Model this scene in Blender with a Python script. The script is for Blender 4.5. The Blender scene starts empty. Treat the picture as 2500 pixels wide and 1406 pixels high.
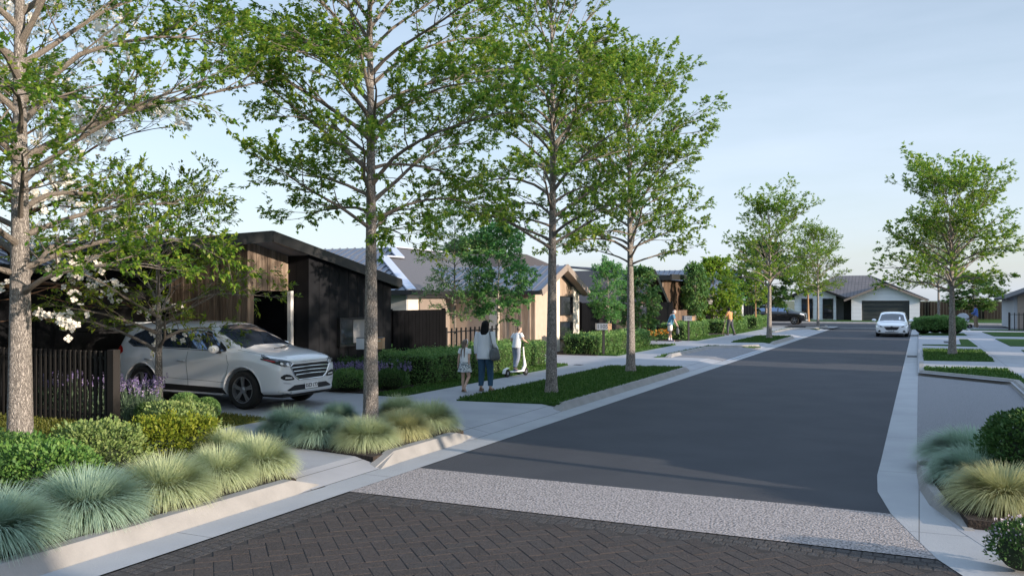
import bpy, bmesh, math, random
import numpy as np
from mathutils import Vector, Matrix, noise
from mathutils.bvhtree import BVHTree
R = math.radians
PI = math.pi
scene = bpy.context.scene
C = scene.collection

# ------------------------------------------------------------------ camera, sky, sun, exposure
cd = bpy.data.cameras.new('camera')
cd.sensor_width = 36.0
cd.lens = 2103 / 2500 * 36
cd.shift_y = 0.0112
cd.clip_end = 3000
cd.clip_start = 0.05
cam = bpy.data.objects.new('camera', cd)
C.objects.link(cam)
cam.location = (0, 0, 2.2)
cam.rotation_euler = (R(90), 0, R(25.298))
scene.camera = cam

SUN_EL, SUN_AZ = 13.0, 97.5          # azimuth clockwise from the street direction (+Y)
world = bpy.data.worlds.new('World')
scene.world = world
world.use_nodes = True
wt = world.node_tree
wt.nodes.clear()
wo = wt.nodes.new('ShaderNodeOutputWorld')
bg = wt.nodes.new('ShaderNodeBackground')
sky = wt.nodes.new('ShaderNodeTexSky')
sky.sky_type = 'NISHITA'
sky.sun_disc = False
sky.sun_elevation = R(SUN_EL)
sky.sun_rotation = R(SUN_AZ)
sky.altitude = 50
sky.air_density = 1.0
sky.dust_density = 1.2
sky.ozone_density = 1.0
# thin high cloud veil over the clear sky
tc = wt.nodes.new('ShaderNodeTexCoord')
mp = wt.nodes.new('ShaderNodeMapping')
mp.inputs['Scale'].default_value = (1.0, 1.3, 5.5)
nz = wt.nodes.new('ShaderNodeTexNoise')
nz.inputs['Scale'].default_value = 1.6
nz.inputs['Detail'].default_value = 5
nz.inputs['Roughness'].default_value = 0.55
mr = wt.nodes.new('ShaderNodeMapRange')
mr.inputs['From Min'].default_value = 0.35
mr.inputs['From Max'].default_value = 0.75
mr.inputs['To Min'].default_value = 0.50
mr.inputs['To Max'].default_value = 1.0
sx = wt.nodes.new('ShaderNodeSeparateXYZ')
mz = wt.nodes.new('ShaderNodeMapRange')          # the veil thins out towards the zenith
mz.inputs['From Min'].default_value = 0.02
mz.inputs['From Max'].default_value = 0.44
mz.inputs['To Min'].default_value = 0.96
mz.inputs['To Max'].default_value = 0.36
mm = wt.nodes.new('ShaderNodeMath')
mm.operation = 'MULTIPLY'
wt.links.new(tc.outputs['Generated'], sx.inputs[0])
wt.links.new(sx.outputs['Z'], mz.inputs['Value'])
wt.links.new(mz.outputs['Result'], mm.inputs[1])
mx = wt.nodes.new('ShaderNodeMix')
mx.data_type = 'RGBA'
VEIL = (4.3, 4.95, 6.05, 1)
mx.inputs[7].default_value = VEIL
wt.links.new(tc.outputs['Generated'], mp.inputs['Vector'])
wt.links.new(mp.outputs['Vector'], nz.inputs['Vector'])
wt.links.new(nz.outputs['Fac'], mr.inputs['Value'])
wt.links.new(mr.outputs['Result'], mm.inputs[0])
wt.links.new(mm.outputs[0], mx.inputs[0])
wt.links.new(sky.outputs['Color'], mx.inputs[6])
# bluish boost added to the unseen upper sky to lift ambient light
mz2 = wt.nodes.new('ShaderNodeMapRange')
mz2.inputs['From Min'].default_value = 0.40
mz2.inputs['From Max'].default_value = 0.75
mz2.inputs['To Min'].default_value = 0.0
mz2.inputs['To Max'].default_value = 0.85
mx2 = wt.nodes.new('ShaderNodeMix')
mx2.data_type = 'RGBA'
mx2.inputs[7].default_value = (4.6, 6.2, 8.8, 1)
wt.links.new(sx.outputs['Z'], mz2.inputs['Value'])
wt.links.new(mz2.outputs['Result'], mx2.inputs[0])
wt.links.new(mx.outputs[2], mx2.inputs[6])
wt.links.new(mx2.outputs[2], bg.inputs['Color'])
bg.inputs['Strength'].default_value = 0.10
wt.links.new(bg.outputs['Background'], wo.inputs['Surface'])

sd = bpy.data.lights.new('sun', 'SUN')
sd.energy = 3.8
sd.angle = R(0.6)
sd.color = (1.0, 0.84, 0.68)
sun = bpy.data.objects.new('sun', sd)
C.objects.link(sun)
sdir = Vector((math.sin(R(SUN_AZ)) * math.cos(R(SUN_EL)), math.cos(R(SUN_AZ)) * math.cos(R(SUN_EL)), math.sin(R(SUN_EL))))
sun.rotation_euler = sdir.to_track_quat('Z', 'Y').to_euler()
sun.location = (40, -10, 20)

scene.view_settings.view_transform = 'Standard'
scene.view_settings.look = 'None'
scene.view_settings.gamma = 1.0
scene.view_settings.exposure = 1.0
scene.cycles.max_bounces = 6
scene.cycles.diffuse_bounces = 3
scene.cycles.glossy_bounces = 3
scene.cycles.transmission_bounces = 4
scene.cycles.transparent_max_bounces = 8
scene.cycles.use_denoising = True

# ------------------------------------------------------------------ materials
def mat(name, col, col2=None, scale=8.0, rough=0.7, bump=0.0, bscale=None, metal=0.0, spec=0.5, stretch=(1, 1, 1),
        island=None, detail=6, coat=0.0, lo=0.35, hi=0.65, coords='Object', trans=0.0, alpha=None):
    m = bpy.data.materials.new(name)
    m.use_nodes = True
    nt = m.node_tree
    N, L = nt.nodes, nt.links
    b = N['Principled BSDF']
    b.inputs['Base Color'].default_value = (*col, 1)
    b.inputs['Roughness'].default_value = rough
    b.inputs['Metallic'].default_value = metal
    b.inputs['Specular IOR Level'].default_value = spec
    b.inputs['Coat Weight'].default_value = coat
    b.inputs['Coat Roughness'].default_value = 0.05
    if col2 is not None or bump:
        t = N.new('ShaderNodeTexCoord')
        p = N.new('ShaderNodeMapping')
        p.inputs['Scale'].default_value = stretch
        L.new(t.outputs[coords], p.inputs['Vector'])
    src = None
    if col2 is not None:
        n = N.new('ShaderNodeTexNoise')
        n.inputs['Scale'].default_value = scale
        n.inputs['Detail'].default_value = detail
        L.new(p.outputs['Vector'], n.inputs['Vector'])
        r = N.new('ShaderNodeValToRGB')
        r.color_ramp.elements[0].position = lo
        r.color_ramp.elements[1].position = hi
        r.color_ramp.elements[0].color = (*col, 1)
        r.color_ramp.elements[1].color = (*col2, 1)
        L.new(n.outputs['Fac'], r.inputs['Fac'])
        src = r.outputs['Color']
    if island:
        g = N.new('ShaderNodeNewGeometry')
        r2 = N.new('ShaderNodeValToRGB')
        els = r2.color_ramp.elements
        for k, c in enumerate(island):
            e = els[k] if k < 2 else els.new(0.5)
            e.color = (*c, 1)
        for k in range(len(island)):
            els[k].position = k / max(1, len(island) - 1)
        for k, c in enumerate(island):
            els[k].color = (*c, 1)
        L.new(g.outputs['Random Per Island'], r2.inputs['Fac'])
        if src is None:
            src = r2.outputs['Color']
        else:
            q = N.new('ShaderNodeMix')
            q.data_type = 'RGBA'
            q.blend_type = 'MULTIPLY'
            q.inputs[0].default_value = 1.0
            L.new(src, q.inputs[6])
            L.new(r2.outputs['Color'], q.inputs[7])
            src = q.outputs[2]
    if src is not None:
        L.new(src, b.inputs['Base Color'])
    if bump:
        n2 = N.new('ShaderNodeTexNoise')
        n2.inputs['Scale'].default_value = bscale or scale * 3
        n2.inputs['Detail'].default_value = 4
        L.new(p.outputs['Vector'], n2.inputs['Vector'])
        bp = N.new('ShaderNodeBump')
        bp.inputs['Strength'].default_value = bump
        bp.inputs['Distance'].default_value = 0.02
        L.new(n2.outputs['Fac'], bp.inputs['Height'])
        L.new(bp.outputs['Normal'], b.inputs['Normal'])
    if trans:
        tr = N.new('ShaderNodeBsdfTranslucent')
        ms = N.new('ShaderNodeMixShader')
        ms.inputs[0].default_value = trans
        L.new(b.outputs[0], ms.inputs[1])
        L.new(tr.outputs[0], ms.inputs[2])
        if src is not None:
            L.new(src, tr.inputs['Color'])
        else:
            tr.inputs['Color'].default_value = (*col, 1)
        L.new(ms.outputs[0], N['Material Output'].inputs['Surface'])
    return m

def leafmat(name, cols, trans=0.35, rough=0.5):
    return mat(name, cols[0], island=cols, rough=rough, spec=0.3, trans=trans)

def slab_mat(name, col, col2, bw, bh, mortar, mcol, rough=0.8, bump=0.15, rot=0.0, offs=(0, 0, 0)):
    """concrete with sawn joints laid out in world metres"""
    m = mat(name, col, col2, scale=1.3, rough=rough, bump=bump, bscale=60, lo=0.3, hi=0.75)
    nt = m.node_tree
    N, L = nt.nodes, nt.links
    b = N['Principled BSDF']
    src = b.inputs['Base Color'].links[0].from_socket
    t = N.new('ShaderNodeTexCoord')
    p = N.new('ShaderNodeMapping')
    p.inputs['Rotation'].default_value = (0, 0, rot)
    p.inputs['Location'].default_value = offs
    k = N.new('ShaderNodeTexBrick')
    k.offset = 0
    k.inputs['Scale'].default_value = 1
    k.inputs['Brick Width'].default_value = bw
    k.inputs['Row Height'].default_value = bh
    k.inputs['Mortar Size'].default_value = mortar
    k.inputs['Mortar Smooth'].default_value = 0.2
    L.new(t.outputs['Object'], p.inputs['Vector'])
    L.new(p.outputs['Vector'], k.inputs['Vector'])
    L.new(src, k.inputs['Color1'])
    L.new(src, k.inputs['Color2'])
    k.inputs['Mortar'].default_value = (*mcol, 1)
    L.new(k.outputs['Color'], b.inputs['Base Color'])
    return m

def bark_mat(name, dark, light, s=1.0):
    m = bpy.data.materials.new(name)
    m.use_nodes = True
    nt = m.node_tree
    N, L = nt.nodes, nt.links
    b = N['Principled BSDF']
    b.inputs['Roughness'].default_value = 0.9
    b.inputs['Specular IOR Level'].default_value = 0.15
    t = N.new('ShaderNodeTexCoord')
    p = N.new('ShaderNodeMapping')
    p.inputs['Scale'].default_value = (1, 1, 0.26)
    L.new(t.outputs['Object'], p.inputs['Vector'])
    n = N.new('ShaderNodeTexNoise')
    n.inputs['Scale'].default_value = 20 * s
    n.inputs['Detail'].default_value = 5
    n.inputs['Distortion'].default_value = 0.6
    L.new(p.outputs['Vector'], n.inputs['Vector'])
    v = N.new('ShaderNodeTexVoronoi')
    v.feature = 'DISTANCE_TO_EDGE'
    v.inputs['Scale'].default_value = 52 * s
    wv = N.new('ShaderNodeVectorMath')
    wv.operation = 'MULTIPLY_ADD'
    wv.inputs[1].default_value = (0.09, 0.09, 0.09)
    L.new(n.outputs['Color'], wv.inputs[0])
    L.new(p.outputs['Vector'], wv.inputs[2])
    L.new(wv.outputs['Vector'], v.inputs['Vector'])
    r = N.new('ShaderNodeValToRGB')
    r.color_ramp.elements[0].position = 0.0
    r.color_ramp.elements[0].color = (*dark, 1)
    r.color_ramp.elements[1].position = 0.22
    r.color_ramp.elements[1].color = (*light, 1)
    ad = N.new('ShaderNodeMath')
    ad.operation = 'MULTIPLY'
    L.new(v.outputs['Distance'], ad.inputs[0])
    L.new(n.outputs['Fac'], ad.inputs[1])
    ad2 = N.new('ShaderNodeMath')
    ad2.operation = 'MULTIPLY'
    ad2.inputs[1].default_value = 2.0
    L.new(ad.outputs[0], ad2.inputs[0])
    L.new(ad2.outputs[0], r.inputs['Fac'])
    L.new(r.outputs['Color'], b.inputs['Base Color'])
    bp = N.new('ShaderNodeBump')
    bp.inputs['Strength'].default_value = 0.9
    bp.inputs['Distance'].default_value = 0.03
    L.new(ad2.outputs[0], bp.inputs['Height'])
    L.new(bp.outputs['Normal'], b.inputs['Normal'])
    return m

M = {}
M['asphalt'] = mat('asphalt', (0.043, 0.046, 0.054), (0.053, 0.056, 0.064), scale=0.9, rough=0.86, bump=0.22, bscale=180, spec=0.3)
M['aggregate'] = mat('exposed_aggregate', (0.09, 0.083, 0.082), (0.36, 0.325, 0.315), scale=42, rough=0.85, bump=0.9, bscale=42, lo=0.36, hi=0.56)
M['gutter'] = slab_mat('gutter_concrete', (0.29, 0.30, 0.315), (0.35, 0.36, 0.37), 50, 3.0, 0.006, (0.12, 0.12, 0.12))
M['kerb'] = mat('kerb_concrete', (0.215, 0.209, 0.20), (0.265, 0.257, 0.246), scale=3, rough=0.8, bump=0.2, bscale=50)
M['concrete'] = slab_mat('path_concrete', (0.27, 0.278, 0.298), (0.335, 0.342, 0.36), 4.6, 4.6, 0.008, (0.10, 0.10, 0.10), offs=(2.1, 1.2, 0))
M['bay'] = mat('parking_bay_aggregate', (0.11, 0.113, 0.125), (0.25, 0.25, 0.26), scale=55, rough=0.85, bump=0.6, bscale=55, lo=0.38, hi=0.62)
M['brick'] = mat('dark_brick', (0.55, 0.53, 0.52), (0.8, 0.8, 0.8), scale=18, rough=0.82, bump=0.6, bscale=50,
                 island=[(0.046, 0.035, 0.031), (0.062, 0.047, 0.041), (0.052, 0.043, 0.040)])
M['mortar'] = mat('dark_mortar', (0.018, 0.016, 0.016), rough=0.95)
M['cobble'] = mat('dark_cobble', (0.7, 0.7, 0.7), (1.0, 1.0, 1.0), scale=14, rough=0.85, bump=0.8, bscale=40,
                  island=[(0.040, 0.036, 0.035), (0.062, 0.055, 0.052), (0.048, 0.045, 0.046)])
M['soil'] = mat('dark_soil', (0.016, 0.011, 0.008), (0.045, 0.032, 0.024), scale=20, rough=1.0, bump=1.0, bscale=40)
M['lawn'] = mat('lawn', (0.022, 0.055, 0.012), (0.050, 0.105, 0.022), scale=14, rough=0.95, bump=0.8, bscale=90, spec=0.1)
M['lawn_dry'] = mat('lawn_dry', (0.055, 0.070, 0.012), (0.085, 0.095, 0.020), scale=12, rough=0.95, bump=0.8, bscale=90, spec=0.1)
M['ground'] = mat('ground', (0.05, 0.065, 0.03), (0.09, 0.10, 0.045), scale=0.6, rough=1.0)
M['blade'] = leafmat('grass_blade', [(0.026, 0.078, 0.013), (0.058, 0.143, 0.023), (0.098, 0.169, 0.039)], trans=0.3)
M['blade_dry'] = leafmat('grass_blade_dry', [(0.065, 0.091, 0.013), (0.111, 0.130, 0.023), (0.156, 0.156, 0.039)], trans=0.3)
M['bark'] = bark_mat('tree_bark', (0.085, 0.077, 0.072), (0.43, 0.395, 0.365))
M['bark_thin'] = bark_mat('branch_bark', (0.15, 0.13, 0.115), (0.40, 0.35, 0.30), s=1.6)
M['bark_brown'] = bark_mat('brown_bark', (0.05, 0.03, 0.02), (0.20, 0.12, 0.075), s=1.3)
M['bark_pale'] = mat('pale_bark', (0.42, 0.38, 0.33), (0.30, 0.26, 0.22), scale=14, rough=0.85, bump=0.3)
M['stake'] = mat('timber_stake', (0.38, 0.22, 0.11), (0.28, 0.16, 0.08), scale=10, rough=0.8)
M['leaf_a'] = leafmat('leaf_street_tree', [(0.075, 0.200, 0.030), (0.160, 0.310, 0.040), (0.270, 0.390, 0.050), (0.400, 0.470, 0.080)], trans=0.58)
M['leaf_b'] = leafmat('leaf_young_tree', [(0.079, 0.251, 0.079), (0.146, 0.356, 0.106), (0.251, 0.450, 0.146)], trans=0.5)
M['leaf_c'] = leafmat('leaf_dark_tree', [(0.065, 0.177, 0.058), (0.123, 0.265, 0.077), (0.251, 0.352, 0.104)], trans=0.35)
M['leaf_d'] = leafmat('leaf_lime_tree', [(0.12, 0.26, 0.030), (0.21, 0.34, 0.040), (0.33, 0.42, 0.060)], trans=0.5)
M['leaf_dog'] = leafmat('leaf_dogwood', [(0.09, 0.16, 0.014), (0.17, 0.24, 0.022), (0.28, 0.31, 0.032)], trans=0.5)
M['petal'] = leafmat('white_petal', [(0.78, 0.74, 0.66), (0.85, 0.82, 0.76)], trans=0.3)
M['hedge'] = leafmat('leaf_hedge', [(0.085, 0.20, 0.060), (0.15, 0.29, 0.085), (0.24, 0.37, 0.12)], trans=0.35)
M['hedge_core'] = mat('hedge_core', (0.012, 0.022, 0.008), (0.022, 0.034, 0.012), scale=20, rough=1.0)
M['shrub'] = leafmat('leaf_shrub', [(0.056, 0.152, 0.035), (0.112, 0.232, 0.051), (0.192, 0.312, 0.080)], trans=0.3)
M['shrub_dark'] = leafmat('leaf_shrub_dark', [(0.029, 0.080, 0.022), (0.056, 0.128, 0.032), (0.096, 0.168, 0.048)], trans=0.25)
M['shrub_lime'] = leafmat('leaf_shrub_lime', [(0.117, 0.187, 0.019), (0.199, 0.246, 0.026), (0.281, 0.304, 0.041)], trans=0.35)
M['shrub_pale'] = leafmat('leaf_shrub_pale', [(0.126, 0.210, 0.059), (0.210, 0.294, 0.095), (0.294, 0.364, 0.137)], trans=0.3)
M['lav_leaf'] = leafmat('leaf_lavender', [(0.070, 0.133, 0.081), (0.119, 0.196, 0.112), (0.182, 0.252, 0.154)], trans=0.2)
M['lav_flower'] = leafmat('lavender_flower', [(0.13, 0.09, 0.26), (0.22, 0.17, 0.38), (0.42, 0.36, 0.52)], trans=0.2)
M['orange'] = leafmat('orange_flower', [(0.42, 0.12, 0.010), (0.58, 0.21, 0.015), (0.65, 0.32, 0.03)], trans=0.2)
M['pale_flower'] = leafmat('pale_flower', [(0.42, 0.36, 0.45), (0.60, 0.54, 0.58)], trans=0.2)
M['flax'] = leafmat('leaf_flax', [(0.020, 0.045, 0.014), (0.05, 0.075, 0.022), (0.11, 0.12, 0.035)], trans=0.2)

def metal_mat(name, col, rough=0.4):
    return mat(name, col, rough=rough, metal=1.0)
M['black_metal'] = mat('black_metal', (0.012, 0.012, 0.013), rough=0.45)
M['slat_dark'] = mat('dark_stained_slat', (0.7, 0.7, 0.7), (1, 1, 1), scale=6, stretch=(1, 1, 0.1), rough=0.75, island=[(0.010, 0.009, 0.009), (0.018, 0.015, 0.014)])
M['clad'] = mat('dark_cladding', (0.008, 0.009, 0.0115), (0.011, 0.012, 0.015), scale=4, spec=0.15, rough=0.7, bump=0.1, bscale=30)
M['clad_back'] = mat('cladding_joint', (0.006, 0.006, 0.006), rough=0.9)
M['roof_dark'] = mat('dark_roof_steel', (0.022, 0.022, 0.024), (0.028, 0.028, 0.030), scale=3, rough=0.45)
M['roof_steel'] = mat('blue_grey_roof_steel', (0.085, 0.10, 0.135), (0.105, 0.12, 0.155), scale=2, rough=0.38, spec=0.6)
M['roof_grey'] = mat('grey_roof', (0.080, 0.078, 0.084), (0.100, 0.098, 0.104), scale=30, rough=0.8, bump=0.2)
M['roof_brown'] = mat('brown_roof', (0.050, 0.040, 0.036), (0.065, 0.052, 0.047), scale=20, rough=0.85, bump=0.2)
M['roof_char'] = mat('charcoal_roof', (0.032, 0.031, 0.033), (0.042, 0.040, 0.042), scale=16, rough=0.75, bump=0.15)
M['flashing'] = mat('pale_flashing', (0.42, 0.46, 0.55), rough=0.35, spec=0.6)
M['soffit'] = mat('grey_soffit', (0.20, 0.20, 0.21), rough=0.8)
M['timber'] = mat('timber_cladding', (0.55, 0.50, 0.46), (1.0, 1.0, 1.0), scale=7, stretch=(3, 3, 0.25), rough=0.75, bump=0.3, bscale=30,
                  island=[(0.22, 0.165, 0.125), (0.31, 0.24, 0.185), (0.37, 0.29, 0.225), (0.27, 0.205, 0.155)])
M['timber_tan'] = mat('tan_timber', (0.7, 0.66, 0.62), (1.0, 1.0, 1.0), scale=6, stretch=(3, 3, 0.25), rough=0.75, bump=0.2, bscale=30,
                      island=[(0.33, 0.25, 0.19), (0.40, 0.31, 0.24), (0.45, 0.355, 0.28)])
M['cream'] = mat('cream_render', (0.60, 0.56, 0.49), (0.64, 0.60, 0.53), scale=5, rough=0.85, bump=0.1, bscale=60)
M['tan'] = mat('tan_render', (0.42, 0.335, 0.27), (0.46, 0.37, 0.30), scale=5, rough=0.85)
M['white_wall'] = mat('white_wall', (0.72, 0.72, 0.72), (0.78, 0.78, 0.78), scale=3, rough=0.8)
M['white_paint'] = mat('white_paint', (0.80, 0.80, 0.80), rough=0.5)
M['wall_blue'] = mat('pale_grey_wall', (0.46, 0.48, 0.51), rough=0.8)
M['taupe'] = mat('taupe_door', (0.23, 0.19, 0.165), (0.25, 0.21, 0.18), scale=3, rough=0.6)
M['door_dark'] = mat('dark_door', (0.030, 0.036, 0.038), (0.036, 0.042, 0.044), scale=3, rough=0.5)
M['void'] = mat('garage_dark_door', (0.010, 0.011, 0.014), rough=0.6)
M['frame_dark'] = mat('dark_frame', (0.018, 0.018, 0.019), rough=0.4)
M['glass'] = mat('window_glass', (0.020, 0.024, 0.030), rough=0.06, spec=0.9)
M['blind'] = mat('pale_blind', (0.33, 0.33, 0.34), rough=0.8)
M['fence_black'] = mat('black_steel_fence', (0.0028, 0.003, 0.004), (0.004, 0.0042, 0.0055), scale=3, spec=0.08, rough=0.75)
M['fence_brown'] = mat('brown_timber_fence', (0.6, 0.6, 0.6), (1, 1, 1), scale=5, stretch=(2, 2, 0.2), rough=0.85, island=[(0.030, 0.022, 0.017), (0.050, 0.038, 0.029)])
M['fence_wood'] = mat('warm_timber_fence', (0.6, 0.6, 0.6), (1, 1, 1), scale=5, stretch=(2, 2, 0.2), rough=0.85, island=[(0.12, 0.075, 0.048), (0.19, 0.125, 0.085)])
M['box_steel'] = mat('ribbed_steel', (0.40, 0.44, 0.50), rough=0.35, metal=0.6)
M['box_wood'] = mat('letterbox_timber', (0.36, 0.22, 0.12), (0.44, 0.28, 0.16), scale=8, stretch=(1, 1, 6), rough=0.6)
M['num'] = mat('house_number', (0.06, 0.07, 0.09), rough=0.5)
M['num_pale'] = mat('pale_house_number', (0.80, 0.82, 0.85), rough=0.5)
# vehicles
M['paint_silver'] = mat('pale_grey_car_paint', (0.72, 0.745, 0.78), rough=0.28, spec=0.5, coat=1.0)
M['paint_white'] = mat('white_car_paint', (0.82, 0.83, 0.85), rough=0.25, coat=1.0)
M['paint_black'] = mat('black_car_paint', (0.012, 0.013, 0.016), rough=0.2, coat=1.0)
M['car_glass'] = mat('car_glass', (0.15, 0.21, 0.31), rough=0.03, metal=0.8, spec=1.0, coat=0.6)
M['plastic'] = mat('black_plastic', (0.010, 0.010, 0.011), rough=0.6)
M['tyre'] = mat('tyre_rubber', (0.010, 0.010, 0.010), (0.016, 0.016, 0.016), scale=20, rough=0.9)
M['rim'] = mat('alloy_rim', (0.34, 0.36, 0.39), rough=0.3, metal=0.7)
M['rim_dark'] = mat('dark_alloy', (0.035, 0.036, 0.038), rough=0.4, metal=0.6)
M['chrome'] = metal_mat('chrome', (0.72, 0.74, 0.77), 0.12)
M['skid'] = mat('silver_skid_plate', (0.5, 0.52, 0.55), rough=0.4, metal=0.3)
M['lamp_clear'] = mat('headlamp_lens', (0.55, 0.58, 0.62), (0.10, 0.11, 0.13), scale=16, rough=0.08, spec=1.0, metal=0.4, lo=0.45, hi=0.55)
M['lamp_dark'] = mat('dark_lamp_housing', (0.020, 0.024, 0.032), rough=0.08, spec=1.0)
M['lamp_white'] = mat('lamp_reflector', (0.85, 0.86, 0.88), rough=0.15)
M['red_lamp'] = mat('red_lamp', (0.42, 0.012, 0.012), rough=0.15, spec=0.8)
M['plate'] = mat('number_plate', (0.85, 0.86, 0.88), rough=0.5)
M['ink'] = mat('black_ink', (0.015, 0.015, 0.018), rough=0.6)
M['gap'] = mat('panel_gap', (0.03, 0.032, 0.035), rough=0.8)
# people
M['skin'] = mat('skin', (0.52, 0.34, 0.26), (0.58, 0.39, 0.30), scale=12, rough=0.55)
M['skin_dark'] = mat('brown_skin', (0.22, 0.12, 0.08), rough=0.55)
M['hair_black'] = mat('black_hair', (0.006, 0.006, 0.007), (0.012, 0.011, 0.012), scale=60, stretch=(1, 1, 0.1), spec=0.15, rough=0.7)
M['hair_brown'] = mat('light_brown_hair', (0.11, 0.085, 0.070), (0.19, 0.15, 0.12), scale=50, stretch=(1, 1, 0.1), rough=0.5)
M['hair_short'] = mat('short_brown_hair', (0.10, 0.075, 0.060), (0.15, 0.115, 0.09), scale=60, rough=0.6)
M['hair_grey'] = mat('grey_hair', (0.55, 0.52, 0.50), (0.68, 0.65, 0.62), scale=50, rough=0.6)
M['shirt_pale'] = mat('pale_grey_shirt', (0.66, 0.69, 0.73), (0.74, 0.77, 0.81), scale=9, stretch=(1, 1, 0.4), rough=0.9, bump=0.7, bscale=14)
M['tee_white'] = mat('white_tshirt', (0.74, 0.77, 0.80), (0.80, 0.83, 0.86), scale=10, rough=0.9, bump=0.5, bscale=18)
M['jeans'] = mat('blue_jeans', (0.022, 0.070, 0.13), (0.038, 0.095, 0.17), scale=10, stretch=(1, 1, 0.3), rough=0.9, bump=0.5, bscale=20)
M['grey_trousers'] = mat('grey_blue_trousers', (0.24, 0.28, 0.37), (0.30, 0.34, 0.43), scale=9, rough=0.9, bump=0.5, bscale=16)
M['skirt'] = mat('patterned_skirt', (0.16, 0.20, 0.23), (0.62, 0.66, 0.68), scale=26, rough=0.9, lo=0.42, hi=0.58)
M['bag'] = mat('grey_shoulder_bag', (0.075, 0.085, 0.090), (0.11, 0.12, 0.125), scale=8, rough=0.8, bump=0.5, bscale=14)
M['shoe_brown'] = mat('brown_shoe', (0.16, 0.095, 0.06), rough=0.6)
M['shoe_white'] = mat('white_shoe', (0.62, 0.64, 0.66), rough=0.6)
M['shoe_blue'] = mat('blue_shoe', (0.06, 0.07, 0.16), rough=0.6)
M['shirt_teal'] = mat('teal_blue_shirt', (0.055, 0.17, 0.27), (0.085, 0.22, 0.32), scale=9, rough=0.9, bump=0.5, bscale=14)
M['shorts_cream'] = mat('cream_shorts', (0.70, 0.66, 0.60), rough=0.9)
M['top_orange'] = mat('tan_orange_top', (0.52, 0.25, 0.10), (0.60, 0.31, 0.14), scale=9, rough=0.9, bump=0.5, bscale=14)
M['leggings'] = mat('charcoal_leggings', (0.065, 0.07, 0.08), rough=0.9)
M['shirt_blue'] = mat('royal_blue_shirt', (0.07, 0.13, 0.38), (0.09, 0.17, 0.44), scale=9, rough=0.9)
M['chino'] = mat('tan_trousers', (0.24, 0.17, 0.11), rough=0.9)
M['pram_cloth'] = mat('pale_pram_canopy', (0.50, 0.53, 0.58), rough=0.8)
M['straw'] = mat('broom_handle', (0.52, 0.44, 0.26), rough=0.6)

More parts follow.
